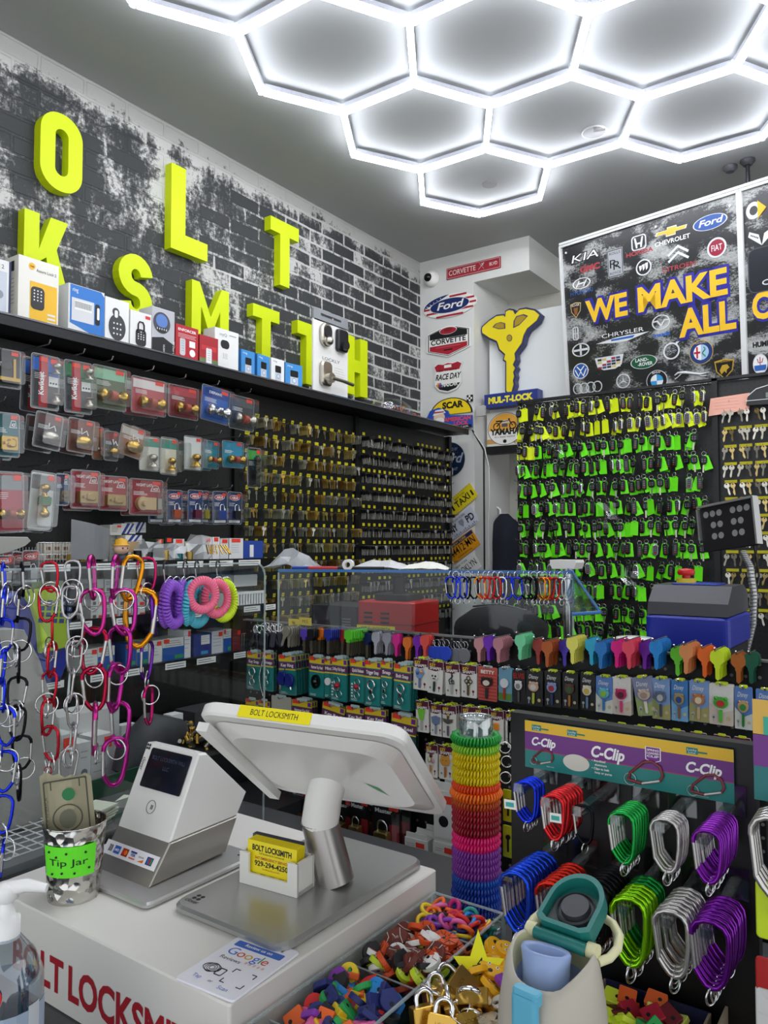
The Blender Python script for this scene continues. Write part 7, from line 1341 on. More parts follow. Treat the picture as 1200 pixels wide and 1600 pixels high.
# ---------------------------------------------------------------- hand sanitizer
hd = .85; dv = _f*1+_r*((22-600)/FPX); p = CO+dv*(hd); sx, sy = p.x, p.y; t = thing('sanitizer_bottle', 'clear hand sanitizer pump bottle with white pump in the lower left corner', 'bottle', T(sx, sy, CT))
zz = lambda y: 1.6-hd*(y-850)/1200-CT
g = G(); zs = zz(1445); zb = zz(1500); g.lathe([(.036, 0), (.039, .004), (.0395, zb-.01), (.037, zb), (.030, zb+.018), (.018, zs-.006), (.014, zs)], clearmat('clear_bottle', 'dfe8ee', .30, .04), 28); put('bottle', g, t)
g = G(); g.lathe([(.035, .004), (.0375, .01), (.0378, zb-.012)], clearmat('gel', 'cfe0ee', .1, .2), 24); put('gel', g, t)
g = G(); PW_ = mat('f0f0ee', .3); g.lathe([(.0145, zs-.004), (.0148, zs+.018), (.010, zs+.020), (.007, zs+.032), (.007, zs+.038)], PW_, 24); g.lathe([(.007, zs+.034), (.0125, zs+.038), (.0125, zs+.050), (.009, zs+.054), (1e-5, zs+.056)], PW_, 20)
dn = Vector((_r.x, _r.y, 0)); a = Vector((0, 0, zs+.048)); g.tube([tuple(a), tuple(a+dn*.022+Vector((0, 0, .004))), tuple(a+dn*.044+Vector((0, 0, .001)))], [.008, .007, .0045], PW_, 12); put('pump', g, t)
az = math.atan2(-sy, -sx)
def wrap(g, a0, a1, z0, z1, r, m): n = 10; vs = [(r*math.cos(az+a0+(a1-a0)*i/n), r*math.sin(az+a0+(a1-a0)*i/n), z) for z in (z0, z1) for i in range(n+1)]; g.add(vs, [(i, i+1, n+2+i, n+1+i) for i in range(n)], m)
g = G(); zc = zb-.03; wrap(g, -1.5, 1.5, .0, zc, .0400, mat('b8cbe0', .5, 0, .3, 0, .72)); wrap(g, -.45, .15, .0, zc-.006, .0403, mat('dfe3e8', .6, 0, .3, 0, .8)); wrap(g, .62, 1.0, .0, zc+.004, .0402, mat('e2e6ea', .6, 0, .3, 0, .75)); wrap(g, -.2, .25, .015, .032, .0406, mat('c8b8a0', .6)); put('label', g, t)
g = G(); [wrap(g, -.40, -.40+R.uniform(.3, .5), zc-.012-.006*i, zc-.0105-.006*i, .0408, DARK) for i in range(11)]; [wrap(g, -.12+.02*i, -.108+.02*i, .016, .028, .041, BLACK) for i in range(16)]; g.ring(circ(.006, 16, 0, 0, .010), circ(.004, 12, 0, 0, .007) and circ(.0038, 16, 0, 0, .0075), 0, .0004, mat('c0202c'), T(.0405*math.cos(az-.2), .0405*math.sin(az-.2), zb-.008) @ RZ(az-.2+PI/2) @ RX(PI/2)); put('label_print', g, t)
# ---------------------------------------------------------------- white wire grid behind the cup
p = hit(15, 1355, 'Z', 1.10); g = G(); WG = mat('dcdcda', .35)
for i in range(9): g.cyl((-.09+.022*i, -.1, .012), (-.09+.022*i, .1, .012), .0012, WG, 6)
for i in range(10): g.cyl((-.09, -.1+.022*i, .013), (.09, -.1+.022*i, .013), .0012, WG, 6)
for a, b in ((-.09, -.1), (-.09, .1), (.09, -.1), (.09, .1)): g.cyl((a, b, -.0), (a, b, .013), .002, WG, 6)
wr = single('wire_rack', g, 'white wire rack behind the tip cup at the left frame edge', 'wire rack', T(p.x-.09, p.y+.05, BT-.0))
struct('trim_7', G().box((p.x-.15, p.y+.05, BT-.006), (.30, .24, .012), mat('77777a', .4)))
def absorb(root, olds, names=None):
    "make former top-level pieces parts of one thing"
    bpy.context.view_layer.update(); inv = root.matrix_world.inverted()
    for o in olds:
        for c in list(o.children): w_ = o.matrix_basis @ c.matrix_basis; c.parent = root; c.matrix_basis = inv @ w_
        bpy.data.objects.remove(o)
absorb(mo, [nt_, bpy.data.objects['monitor_base']]); absorb(tm, [bpy.data.objects['card_terminal_stand']])
# ================================================================ bins
TZR = 1.073; bin_ = thing('divided_tray', 'long clear acrylic tray with three compartments of foam key caps beside the white box', 'tray', T(-.563, .80, CT))
tx0, tx1, ty0, ty1 = -.622, -.508, .50, 1.012
g = G(); th = .003
def wall(g, xa, xb, ya, yb, z0, z1, m=ACR): g.box(((xa+xb)/2, (ya+yb)/2, (z0+z1)/2), (abs(xb-xa) or th, abs(yb-ya) or th, z1-z0), m)
wall(g, tx0, tx1, ty0, ty1, CT+.001, CT+.004); 
for xa in (tx0, tx1): wall(g, xa, xa, ty0, ty1, CT+.004, TZR)
for ya in (ty0, ty1): wall(g, tx0, tx1, ya, ya, CT+.004, TZR)
B0 = T(.563, -.80, -CT); put('walls', g, bin_, B0)
for ya in (.933, .80, .655): g = G(); wall(g, tx0, tx1, ya, ya, CT+.004, TZR-.012 if ya < .95 else TZR); g.tube([(tx0, ya, TZR-.012), (tx1, ya, TZR-.012)], .0013, EDGE, 5); put('divider', g, bin_, B0)
g = G()
for xa in (tx0, tx1): g.box((xa, (ty0+ty1)/2, TZR), (.0034, ty1-ty0, .0022), EDGE)
for ya in (ty0, ty1): g.box(((tx0+tx1)/2, ya, TZR), (tx1-tx0, .0034, .0022), EDGE)
for xa in (tx0, tx1): g.box((xa, ty1, (CT+TZR)/2), (.0045, .0045, TZR-CT), EDGE)
put('rim', g, bin_, B0)
COL = {'red': 'd82c2c', 'blue': '2a8cd8', 'navy': '26306e', 'green': '2aa050', 'yellow': 'f0d02c', 'orange': 'f06a2c', 'purple': '8a3cb0', 'black': '222226', 'pink': 'e868a8', 'teal': '2f9c8c', 'magenta': 'c8287c'}
def capmesh(kind, m):
    g = G(); r = .0125
    if kind == 'ring': g.ring(circ(r, 22), circ(r*.62, 22), -.0024, .0024, m, None, True)
    elif kind == 'cap':
        P = [(r*math.cos(a), r*math.sin(a)) for a in [-.7+(PI+1.4)*i/16 for i in range(17)]]; P += [(-r*.62, -r*1.05), (r*.62, -r*1.05)]
        g.prism(P, -.0035, .0035, m, None, False, .0006); g.cyl((0, r*.3, -.0037), (0, r*.3, .0038), r*.22, DARK, 10)
    elif kind == 'square': g.rbox((0, 0, 0), (r*1.7, r*1.9, .007), .002, m); g.cyl((0, r*.4, -.0037), (0, r*.4, .0038), r*.2, DARK, 10)
    elif kind in ('football', 'basketball', 'baseball', 'tennis'):
        base = {'football': mat('6c2f24', .5), 'basketball': mat('d8501c', .5), 'baseball': mat('ecece8', .5), 'tennis': mat('c8e02c', .5)}[kind]
        P = circ(r*1.1, 22) if kind != 'football' else [(r*1.0*math.sin(a), r*1.45*math.cos(a)*(1-.12*abs(math.sin(a)))) for a in [-2*PI*i/22 for i in range(22)]]
        g.prism(P, -.0035, .0035, base, None, False, .0006); g.cyl((0, r*.45, -.0037), (0, r*.45, .0038), r*.2, DARK, 10)
        for zz in (.0037, -.0037):
            L_m = {'football': SW, 'basketball': DARK, 'baseball': mat('c03830'), 'tennis': SW}[kind]
            if kind == 'football': [g.tube([(-r*.8, s*r*.75, zz), (0, s*r*.62, zz), (r*.8, s*r*.75, zz)], .0005, L_m, 4) for s in (-1, 1)]; [g.tube([(-r*.12, -r*.35+i*r*.16, zz), (r*.12, -r*.35+i*r*.16, zz)], .0004, L_m, 4) for i in range(4)]
            elif kind == 'basketball': g.tube([(-r, 0, zz), (r, 0, zz)], .0004, L_m, 4); g.tube([(0, -r, zz), (0, r, zz)], .0004, L_m, 4); [g.tube([(s*r*.85, -r*.6, zz), (s*r*.4, 0, zz), (s*r*.85, r*.6, zz)], .0004, L_m, 4) for s in (-1, 1)]
            else: [g.tube([(s*r*.75, -r*.75, zz), (s*r*.4, 0, zz), (s*r*.75, r*.75, zz)], .0004, L_m, 4) for s in (-1, 1)]
    elif kind == 'emoji':
        g.prism(circ(r*1.25, 24), -.0035, .0035, mat('f0b41c', .5), None, False, .0006)
        for zz in (.0037, -.0037): [g.ball((s*r*.45, -r*.1, zz), r*.2, SW, None, 8, (1, 1, .15)) for s in (-1, 1)]; [g.ball((s*r*.45, -r*.1, zz*1.08), r*.1, DARK, None, 6, (1, 1, .15)) for s in (-1, 1)]; g.ball((0, r*.6, zz), r*.25, DARK, None, 8, (1, 1, .1)); g.tube([(-r*.3, -r*.6, zz), (0, -r*.72, zz), (r*.3, -r*.6, zz)], .0005, mat('a02c1c'), 4)
    return g
CM = {}
def cap(kind, cn):
    k = (kind, cn)
    if k not in CM: CM[k] = capmesh(kind, mat(COL.get(cn, cn or '888888'), .5)).mesh('foam_key_cap')
    return CM[k]
def rnd_rot(t=1.0): return RZ(R.uniform(0, 6.28)) @ RX(R.uniform(-t, t)) @ RY(R.uniform(-t, t))
def heap(x0, x1, y0, y1, z0, z1, n, pick, tilt=.8, sz=.014):
    for k in range(n):
        f = (k/n)**.55; x = R.uniform(x0+sz, x1-sz); y = R.uniform(y0+sz, y1-sz); z = z0+(z1-z0)*f
        kind, cn, lb, gr = pick(); tag(put('foam_key_cover' if kind != 'ring' else 'foam_key_ring', cap(kind, cn), None, T(x, y, z) @ rnd_rot(tilt)), lb, 'key cap', gr)
cs = list(COL)
def p_ring(): c = R.choice(cs); return 'ring', c, '%s foam key ring in the rear compartment of the clear tray' % c, '%s foam rings, rear compartment' % c
def p_sport():
    k = R.choice(('football', 'football', 'basketball', 'basketball', 'baseball', 'tennis', 'cap'))
    return (k, 'black' if k == 'cap' else None, ('black' if k == 'cap' else k)+' foam key cap in the middle compartment of the clear tray', ('black' if k == 'cap' else k)+' key caps, middle compartment')
def p_cap(): c = R.choice(cs[:9]); k = R.choice(('cap', 'cap', 'square')); return k, c, '%s %s foam key cap in the front compartment of the clear tray' % (c, 'round' if k == 'cap' else 'square'), '%s %s key caps, front compartment' % (c, k)
def p_ring2(): c = R.choice(cs); return 'ring', c, '%s foam key ring in the nearest compartment at the frame bottom' % c, '%s foam rings, nearest compartment' % c
heap(tx0, tx1, .933, ty1, 1.03, 1.069, 100, p_ring, 1.0); heap(tx0, tx1, .80, .933, 1.035, 1.071, 100, p_sport, .9, .016); heap(tx0, tx1, .655, .80, 1.035, 1.069, 102, p_cap, .9); heap(tx0, tx1, .52, .655, 1.015, 1.068, 110, p_ring2, .9)
# ---------------------------------------------------------------- emoji tray with padlocks
e0, e1 = -.498, -.385; t = thing('cardboard_tray', 'low teal and brown cardboard tray with yellow emoji key caps and padlocks', 'tray', T(-.44, .80, CT)); g = G(); B1 = T(.44, -.80, -CT)
TL_ = mat('3a98a0', .5); CBD = mat('9a8a74', .7)
for a in ((e0, e0, .55, .965), (e1, e1, .55, .965), (e0, e1, .965, .965), (e0, e1, .55, .55)): wall(g, *a, CT+.001, CT+.062, TL_)
wall(g, e0, e1, .55, .965, CT, CT+.003, CBD); put('walls', g, t, B1)
def p_em(): return ('emoji', None, 'yellow emoji face foam key cap in the cardboard tray', 'emoji key caps in the cardboard tray') if R.random() < .85 else ('cap', 'purple', 'purple key cap among the yellow emoji faces', 'purple caps among emoji')
heap(e0, e1, .83, .965, CT+.05, CT+.084, 46, p_em, .8, .016)
# star card
p = hit(748, 1532, 'Z', 1.05); a5 = [((.034 if i % 2 == 0 else .018)*math.cos(PI/2+PI*i/5), (.045 if i % 2 == 0 else .018)*math.sin(PI/2+PI*i/5)) for i in range(10)]
t = thing('price_star', 'bright yellow star-shaped paper with black writing among emoji caps', 'price star', at(frame(Vector((math.cos(PSI-.1), math.sin(PSI-.1), 0)), Vector((-.25, .35, .85))), (p.x, p.y+.0, 1.063))); put('paper', G().prism(a5, -.0005, .0005, mat('f4f41c', .6)), t); g = G(); g.text('4', .002, .002, .0008, .012, DARK); g.tube([(-.002, -.004, .001), (.008, -.010, .001), (.004, -.016, .001)], .0006, DARK, 4); g.tube([(-.008, .004, .001), (.010, .007, .001)], .0006, DARK, 4); put('lettering', g, t)
# padlocks
BP = mat('c8a04c', .28, .95)
def pl_spec(m, w=.034, h=.030, d=.016):
    b = G(); b.rbox((0, 0, 0), (w, h, d), .0025, m); b.text('LOCK', 0, h*.1, d/2+.0002, .004, mat('8a6a2c', .4, .8)); r = w*.28; s = G(); s.tube([(-r, h/2-.004, 0), (-r, h/2+.006, 0)]+[(r*math.cos(a), h/2+.006+r*math.sin(a), 0) for a in [PI-PI*i/8 for i in range(1, 8)]]+[(r, h/2+.006, 0), (r, h/2-.004, 0)], .0030, CHROME, 8)
    return [('lock_body', b.mesh('lock_body'), []), ('shackle', s.mesh('shackle'), [])]
PS = pl_spec(BP); PS2 = pl_spec(BP, .04, .034, .018)
for k, (x, y, z, r, lb) in enumerate(((685, 1562, 1.062, (-.9, .2, .2), 'upright brass padlock with its shackle up, nearest the tray corner'), (665, 1588, 1.060, (-.6, .1, .3), 'brass padlock at the bottom edge, left of the pile'), (700, 1552, 1.068, (-1.4, .2, 1.7), 'brass padlock lying on its side in middle of the pile'), (720, 1540, 1.062, (-1.2, -.4, 1.2), 'brass padlock at the back of the padlock pile'), (742, 1560, 1.070, (-1.0, .3, 2.6), 'large brass padlock lying tilted below the yellow star'),
        (712, 1580, 1.058, (-.7, .5, .9), 'brass padlock lying low in the centre of the pile'), (735, 1600, 1.055, (-1.1, 0, .4), 'brass padlock at the bottom frame edge'), (765, 1585, 1.052, (-1.3, .2, 2.0), 'brass padlock beside the water bottle'), (690, 1604, 1.058, (-.8, .2, -.4), 'brass padlock cut by the bottom frame edge'))):
    p = hit(x, y, 'Z', z); spawn(PS2 if k in (2, 4, 3) else PS, 'padlock', lb, 'padlock', T(p.x, p.y, z-.004) @ RZ(r[2]+PSI) @ RX(r[0]+PI/2+.3) @ RY(r[1]))
for k, (x, y) in enumerate(((757, 1583), (762, 1592), (748, 1598), (768, 1578))): p = hit(x, y, 'Z', 1.064); tag(put('key', HKM[0], None, T(p.x, p.y, 1.062+.002*k) @ RZ(.8+.5*k) @ RX(-.3)), '%s loose silver key lying among the brass padlocks' % ORD[k], 'key')
for k, (x, y) in enumerate(((725, 1578), (715, 1594), (705, 1570), (736, 1588))): p = hit(x, y, 'Z', 1.062); tag(put('key_ring', G().torus((0, 0, 0), .011, .001, CHROME, 20, 5), None, T(p.x, p.y, 1.066) @ rnd_rot(.9)), '%s loose split ring on the padlock pile' % ORD[k], 'key ring')
g = G(); pr = random.Random(5)
for i in range(26): x, y = pr.uniform(e0+.02, e1-.02), pr.uniform(.57, .82); g.rbox((0, 0, 0), (.034, .028, .015), .003, BP, T(x, y, CT+.012+pr.random()*.03) @ RZ(pr.uniform(0, 6)) @ RX(pr.uniform(-.5, .5)))
tag(put('padlock_pile', g), 'lower layer of brass padlocks buried under the visible ones', 'padlocks', None, 'stuff')
# ---------------------------------------------------------------- neon caps box
n0, n1 = hit(942, 1534, 'Z', 1.045), hit(1112, 1577, 'Z', 1.045); yb = (n0.y+n1.y)/2
t = thing('neon_cap_box', 'dark navy cardboard box of neon square key caps in front of the clip display', 'box', T((n0.x+n1.x)/2, yb-.08, CT)); B2 = T(-(n0.x+n1.x)/2, -(yb-.08), -CT); g = G(); NVc = mat('1f2448', .5)
for a, m in (((n0.x, n1.x, yb, yb), NVc), ((n0.x, n0.x, yb-.17, yb), mat('8a8078', .6)), ((n1.x, n1.x, yb-.17, yb), CBD), ((n0.x, n1.x, yb-.17, yb-.17), NVc)): wall(g, *a, CT+.001, 1.045, m)
wall(g, n0.x, n1.x, yb-.17, yb, CT, CT+.003, CBD); put('walls', g, t, B2)
NE = {'neon yellow': 'd8f03c', 'orange': 'f8581c', 'crimson': 'b02038', 'green': '3cb85c', 'pale yellow': 'e8f070', 'maroon': '6a1c24'}; COL.update(NE)
def p_ne(): c = R.choice(list(NE)+['neon yellow', 'orange']); return 'square', c, '%s square foam key cap in the dark navy box' % c, '%s square caps in the navy box' % c
heap(n0.x, n1.x, yb-.165, yb, CT+.035, 1.05, 50, p_ne, .7)
t0 = hit(1135, 1566, 'Z', 1.05); t = thing('cardboard_tray', 'teal cardboard tray in the lower right corner of the frame', 'tray', T(t0.x+.09, t0.y-.09, CT)); g = G()
for a in ((-.088, .1, .09, .09), (-.088, -.088, -.1, .09), (.1, .1, -.1, .09)): wall(g, *a, .001, .065, mat('2a7f94', .5) if a[2] == .09 else CBD)
wall(g, -.088, .1, -.1, .09, 0, .003, CBD); put('walls', g, t)
# ---------------------------------------------------------------- water bottle
bd_ = .62; dv = _f+_r*((856-600)/FPX); p = CO+dv*bd_; az = math.atan2(p.y, p.x)-PI/2
wb = thing('water_bottle', 'grey tumbler with pale blue spout, blue latch and open teal flip lid', 'water bottle', T(p.x, p.y, CT) @ RZ(az-.5))
GB = mat('b4aea0', .45); LV = mat('8a97b8', .4); CR_ = mat('d8d4a8', .45); TEA = mat('1a6f68', .4); CY = mat('5aa8c4', .35)
H0 = .262; g = G(); n = 36; prof = [(.036, 0), (.040, .004), (.0415, .19), (.0425, .205)]; g.lathe(prof, LV, n); put('lower_body', g, wb)
def shear_lathe(g, pr, m, sl=.22, z1=.235):
    vs = []
    for r, z, k in pr:
        for i in range(n): a = 2*PI*i/n; x, y = r*math.cos(a), r*math.sin(a); hn = .010*max(0, abs(math.cos(a))-.6)/.4 if k > .5 else 0; vs.append((x, y, z+k*(sl*y+hn)))
    g.add(vs, [(j*n+i, j*n+(i+1) % n, (j+1)*n+(i+1) % n, (j+1)*n+i) for j in range(len(pr)-1) for i in range(n)], m, True)
g = G(); shear_lathe(g, [(.0425, .205, 0), (.0428, .23, 0), (.0420, .25, .15), (.0395, .268, .5), (.0360, .281, .9), (.0325, .287, 1), (.0305, .286, 1)], GB); put('shoulder', g, wb)
g = G(); shear_lathe(g, [(.0305, .286, 1), (.0290, .276, .9), (.0275, .262, .5)], CR_); put('inner_rim', g, wb); g = G(); shear_lathe(g, [(.0290, .274, .9), (.0272, .262, .5), (1e-4, .258, .2)], mat('9fb0d8', .3)); put('well', g, wb)
put('body_band', G().lathe([(.0416, .196), (.0427, .2), (.0427, .206), (.0416, .208)], CR_, n), wb)
g = G(); P = []
for r, ry, z in ((.0185, .0185, .258), (.0160, .0165, .272), (.0165, .015, .288), (.0178, .0135, .297), (.0170, .0115, .299), (.0135, .008, .297), (.010, .004, .288)): P.append([(r*1.18*math.cos(2*PI*i/n)-.003, ry*math.sin(2*PI*i/n)-.004, z-.10*(ry*math.sin(2*PI*i/n))-.003*math.sin(PI*i/n)) for i in range(n)])
vs = [v for row in P for v in row]; g.add(vs, [(j*n+i, j*n+(i+1) % n, (j+1)*n+(i+1) % n, (j+1)*n+i) for j in range(len(P)-1) for i in range(n)], mat('8ea2cc', .3), True); put('spout', g, wb)
g = G(); g.rbox((.002, -.0445, .266), (.022, .008, .028), .004, CY, RX(.0)); g.rbox((.002, -.0415, .279), (.022, .010, .010), .003, CY, RX(.0)); put('latch', g, wb)
for s in (-1, 1): put('hinge', G().cyl((s*.0225, .017, .297), (s*.031, .017, .297), .0058, CR_, 16), wb)
LM = T(0, .020, .296) @ RX(-1.12); lw, lh = .047, .056; g = G(); o = []
for i in range(25): a = PI*i/24; o.append((lw/2*math.cos(a), lh*.5+lh*.5*math.sin(a)))
o += [(-lw/2, .004), (-lw*.36, 0), (lw*.36, 0), (lw/2, .004)]; m_ = len(o); cx, cy = 0, lh*.45; inn = [(cx+(a-cx)*.84, cy+(b-cy)*.84) for a, b in o]
# lid: shallow teal dish with a raised rim, its inside facing the viewer
LF2 = frame(X, Z); g.add([(a, b, 0) for a, b in o]+[(a, b, .014) for a, b in o]+[(a, b, .014) for a, b in inn]+[(a, b, .003) for a, b in inn],
      [(i, (i+1) % m_, m_+(i+1) % m_, m_+i) for i in range(m_)]+[(m_+i, m_+(i+1) % m_, 2*m_+(i+1) % m_, 2*m_+i) for i in range(m_)]+[(2*m_+i, 2*m_+(i+1) % m_, 3*m_+(i+1) % m_, 3*m_+i) for i in range(m_)]+[tuple(range(3*m_, 4*m_)), tuple(reversed(range(m_)))], TEA, False, LM @ LF2)
lid = put('flip_lid', g, wb)
g = G(); A = LM @ LF2; pg(g, [(a, b) for a, b in inn if b < lh*.62], .0036, mat('6a6e70', .5), A); g.lathe([(.0165, .003), (.0165, .008), (.0150, .009), (.0145, .0065), (.0125, .0065), (.0115, .011), (1e-5, .011)], mat('3c3e42', .5), 28, A @ T(.001, lh*.45, 0), False); put('gasket', g, lid)
g = G(); g.tube([(-.022, .014, .297), (-.012, .013, .298), (.016, .013, .298), (.022, .014, .297)], .0052, TEA, 12); put('hinge_bar', g, lid)
g = G(); h_1 = [(.031, .016, .290), (.036, .026, .291), (.0375, .038, .294), (.034, .050, .298), (.024, .060, .301), (.008, .065, .303)]; pts = h_1+[(-a, b, c) for a, b, c in reversed(h_1)]; g.tube(pts, .0036, CR_, 10); put('carry_loop', g, wb)
# ================================================================ clear screen with hanging chains
PX = -1.15; pz_ = 1.561; py0, py1 = .05, 1.187
t = thing('clear_screen', 'tall clear acrylic screen with rounded corner that the carabiner chains hang from', 'acrylic screen', T(PX, .7, CT))
g = G(); P = rrect(py1-py0, pz_-CT, .03, 6, (py0+py1)/2-.7, (pz_-CT)/2); P = [(a, b) for a, b in P]; g.prism(P, -.002, .002, ACR, LF); put('pane', g, t); g = G(); g.tube([(0, a, b) for a, b in P], .0022, EDGE, 5, True); put('polished_edge', g, t)
CHN = [('blue', '2038d8', [(-4, 880, 14, 927), (-2, 921, 18, 976), (2, 968, 16, 1018), (-4, 1014, 18, 1068), (0, 1062, 12, 1112), (-3, 1106, 17, 1166), (0, 1158, 8, 1182), (-3, 1174, 22, 1236), (-3, 1243, 17, 1300), (-3, 1312, 16, 1370)]),
       ('black', '1a1a1e', [(27, 879, 41, 932), (23, 923, 39, 972), (23, 966, 47, 1016), (22, 1012, 37, 1066), (15, 1058, 42, 1110), (21, 1104, 36, 1156), (19, 1150, 48, 1202), (24, 1195, 36, 1250)]),
       ('red', 'c02030', [(66, 878, 86, 925), (64, 918, 89, 971), (74, 963, 89, 1011), (69, 1004, 96, 1058), (72, 1050, 84, 1098), (60, 1093, 91, 1148), (72, 1135, 84, 1190), (66, 1198, 84, 1220)]),
       ('silver', 'c0c0c0', [(104, 876, 122, 920), (102, 916, 122, 966), (112, 959, 125, 1010), (102, 1002, 132, 1052), (108, 1044, 119, 1096), (97, 1087, 126, 1140), (111, 1130, 121, 1182), (95, 1170, 123, 1222), (110, 1215, 121, 1268)]),
       ('magenta', 'c03088', [(128, 869, 156, 936), (125, 922, 161, 992), (136, 982, 162, 1052), (130, 1043, 163, 1110), (137, 1100, 161, 1178)]),
       ('second magenta', 'b82c90', [(168, 869, 195, 934), (174, 922, 209, 992), (179, 980, 194, 1052), (164, 1038, 201, 1110), (184, 1098, 193, 1166), (163, 1154, 201, 1226)]),
       ('gold', 'e0941c', [(192, 870, 230, 938), (204, 922, 240, 1010)]), ('crimson and purple', 'a0205c', [(216, 872, 241, 925), (226, 926, 250, 992), (216, 1002, 246, 1062), (218, 1072, 246, 1132)])]
for nm, col, ln in CHN:
    for k, (x0, y0, x1, y1) in enumerate(ln):
        c = col
        if nm == 'magenta' and k in (2, 3): c = 'a8183c'
        if nm.startswith('crimson'): c = ('b02058', '6a2a98', '6a2a98', 'b82068')[k]
        xp = PX+.006+(.004 if k % 2 else .0)
        a, b = hit((x0+x1)/2, y0, 'X', xp), hit((x0+x1)/2, y1, 'X', xp); H = a.z-b.z
        wv = abs(hit(x1, y0, 'X', xp).y-hit(x0, y0, 'X', xp).y)*.80; wn = .52*H; yaw = math.acos(max(.12, min(1, wv/wn)))
        flip = R.choice((1, -1)); big_ = H > .07
        sp = cara_mesh(ano(c), H, H*(.052 if big_ else .045), .52, None, False)
        M = at(LF, a) @ RZ(R.uniform(-.10, .10)+(-.22 if nm == 'gold' and k == 0 else 0)) @ RY(yaw*R.choice((1, -1))+(PI if flip < 0 and k else 0))
        t = spawn(sp, 'carabiner', ('%s carabiner clipped over the clear screen edge, top of its chain' % nm) if k == 0 else '%s link down from the top of the %s carabiner chain' % (ORD[k].replace('first', 'top'), nm), 'carabiner', M, '%s carabiner chain' % nm)
        if k % 2 == 1 or not big_ or k == len(ln)-1: q_ = G(); rr = .0165 if nm not in ('gold',) else .012; q_.torus((0, 0, 0), rr, .0013, CHROME, 22, 6, T(0, -H*(.18 if k % 2 else .95)-rr*.2, .004) @ RX(.0) @ RY(R.uniform(-.9, .9))); put('split_ring', q_, t)
# coils on black hooks
HB = mat('151518', .4)
for px, py0_, lb in ((258, 878, 'first'), (289, 877, 'second'), (307, 877, 'third'), (340, 876, 'fourth')):
    a, b = hit(px, py0_, 'X', PX+.004), hit(px+12, 914, 'X', PX+.012); sp = cara_mesh(HB, a.z-b.z+.004, .0016, .42, None, False); spawn(sp, 'carabiner', '%s thin black carabiner hook holding the pastel coils' % lb, 'carabiner', at(LF, a) @ RZ(.12) @ RY(.5))
k = 0
for px, py, c, nm, ry, yaw, dx in ((262, 943, '8a50c8', 'purple', 1.35, 1.0, .0), (272, 945, '8a50c8', 'purple', 1.35, .75, .02), (283, 940, '8a50c8', 'purple', 1.3, 1.2, .0), (296, 942, '50b8cc', 'turquoise', 1.3, 1.1, .01), (310, 946, '50b8cc', 'turquoise', 1.3, .5, .0), (317, 930, 'f07090', 'pink', 1.05, .15, .035), (338, 935, 'f07090', 'pink', 1.15, .3, .02), (350, 938, 'd0ec2c', 'lime', 1.3, .35, .008)):
    p = hit(px, py, 'X', PX+.02+dx); g = coil(mat(c, .35, 0, .5), .0245, .0058, .0030, 38, ry*1.05)
    single('wrist_coil', g, '%s wrist coil hanging from the black hooks, %s from the left' % (nm, ORD[k]), 'key coil', at(LF, p) @ RZ(R.uniform(-.2, .2)) @ RY(yaw-.5), 'pastel wrist coils'); k += 1
    q_ = G(); q_.torus((0, 0, 0), .0135, .0011, CHROME, 20, 5, RX(.3) @ RY(R.uniform(-.6, .6))); single('split_ring', q_, 'silver ring through the %s hanging wrist coil' % ORD[k-1], 'key ring', at(LF, hit(px+2, 912, 'X', PX+.022+dx*.5)), 'rings of the pastel coils')
# small carabiners along the blue shelf edge
SPC = {c: cara_mesh(ano(c), .052, .0022, .5) for c in ('1c3cd8', '18181c', 'e8901c', 'c82824', 'd8d8d8')}; rg = G().torus((0, 0, 0), .008, .0009, CHROME, 16, 5, RY(1.0)).mesh('split_ring'); NMc = {'1c3cd8': 'blue', '18181c': 'black', 'e8901c': 'orange', 'c82824': 'red', 'd8d8d8': 'silver'}
U = (sb-sa).normalized()
for k, (px, c) in enumerate(((711, '1c3cd8'), (719, '1c3cd8'), (728, '1c3cd8'), (736, '18181c'), (744, '18181c'), (754, 'e8901c'), (762, 'c82824'), (769, 'c82824'), (777, 'c82824'), (786, 'd8d8d8'), (797, '1c3cd8'), (808, '1c3cd8'), (820, '18181c'), (828, '18181c'), (834, '18181c'), (843, 'e8901c'), (849, 'e8901c'), (857, 'c82824'), (864, 'c82824'), (872, 'd8d8d8'), (882, 'd8d8d8'))):
    v = hit(px, 891, 'Z', 1.533); v = sa+U*((v-sa).dot(U))-Vector((-U.y, U.x, 0))*.012; M = frame(U, Z, (v.x, v.y, 1.520)) @ RY(R.uniform(-1.0, 1.0)) @ RZ(R.uniform(-.1, .1))
    t = spawn(SPC[c], 'carabiner', '%s mini carabiner on the blue shelf edge, %s from the left' % (NMc[c], ORD[k]), 'carabiner', M, 'mini carabiners on the blue shelf edge'); put('split_ring', rg, t, T(0, .006, 0))
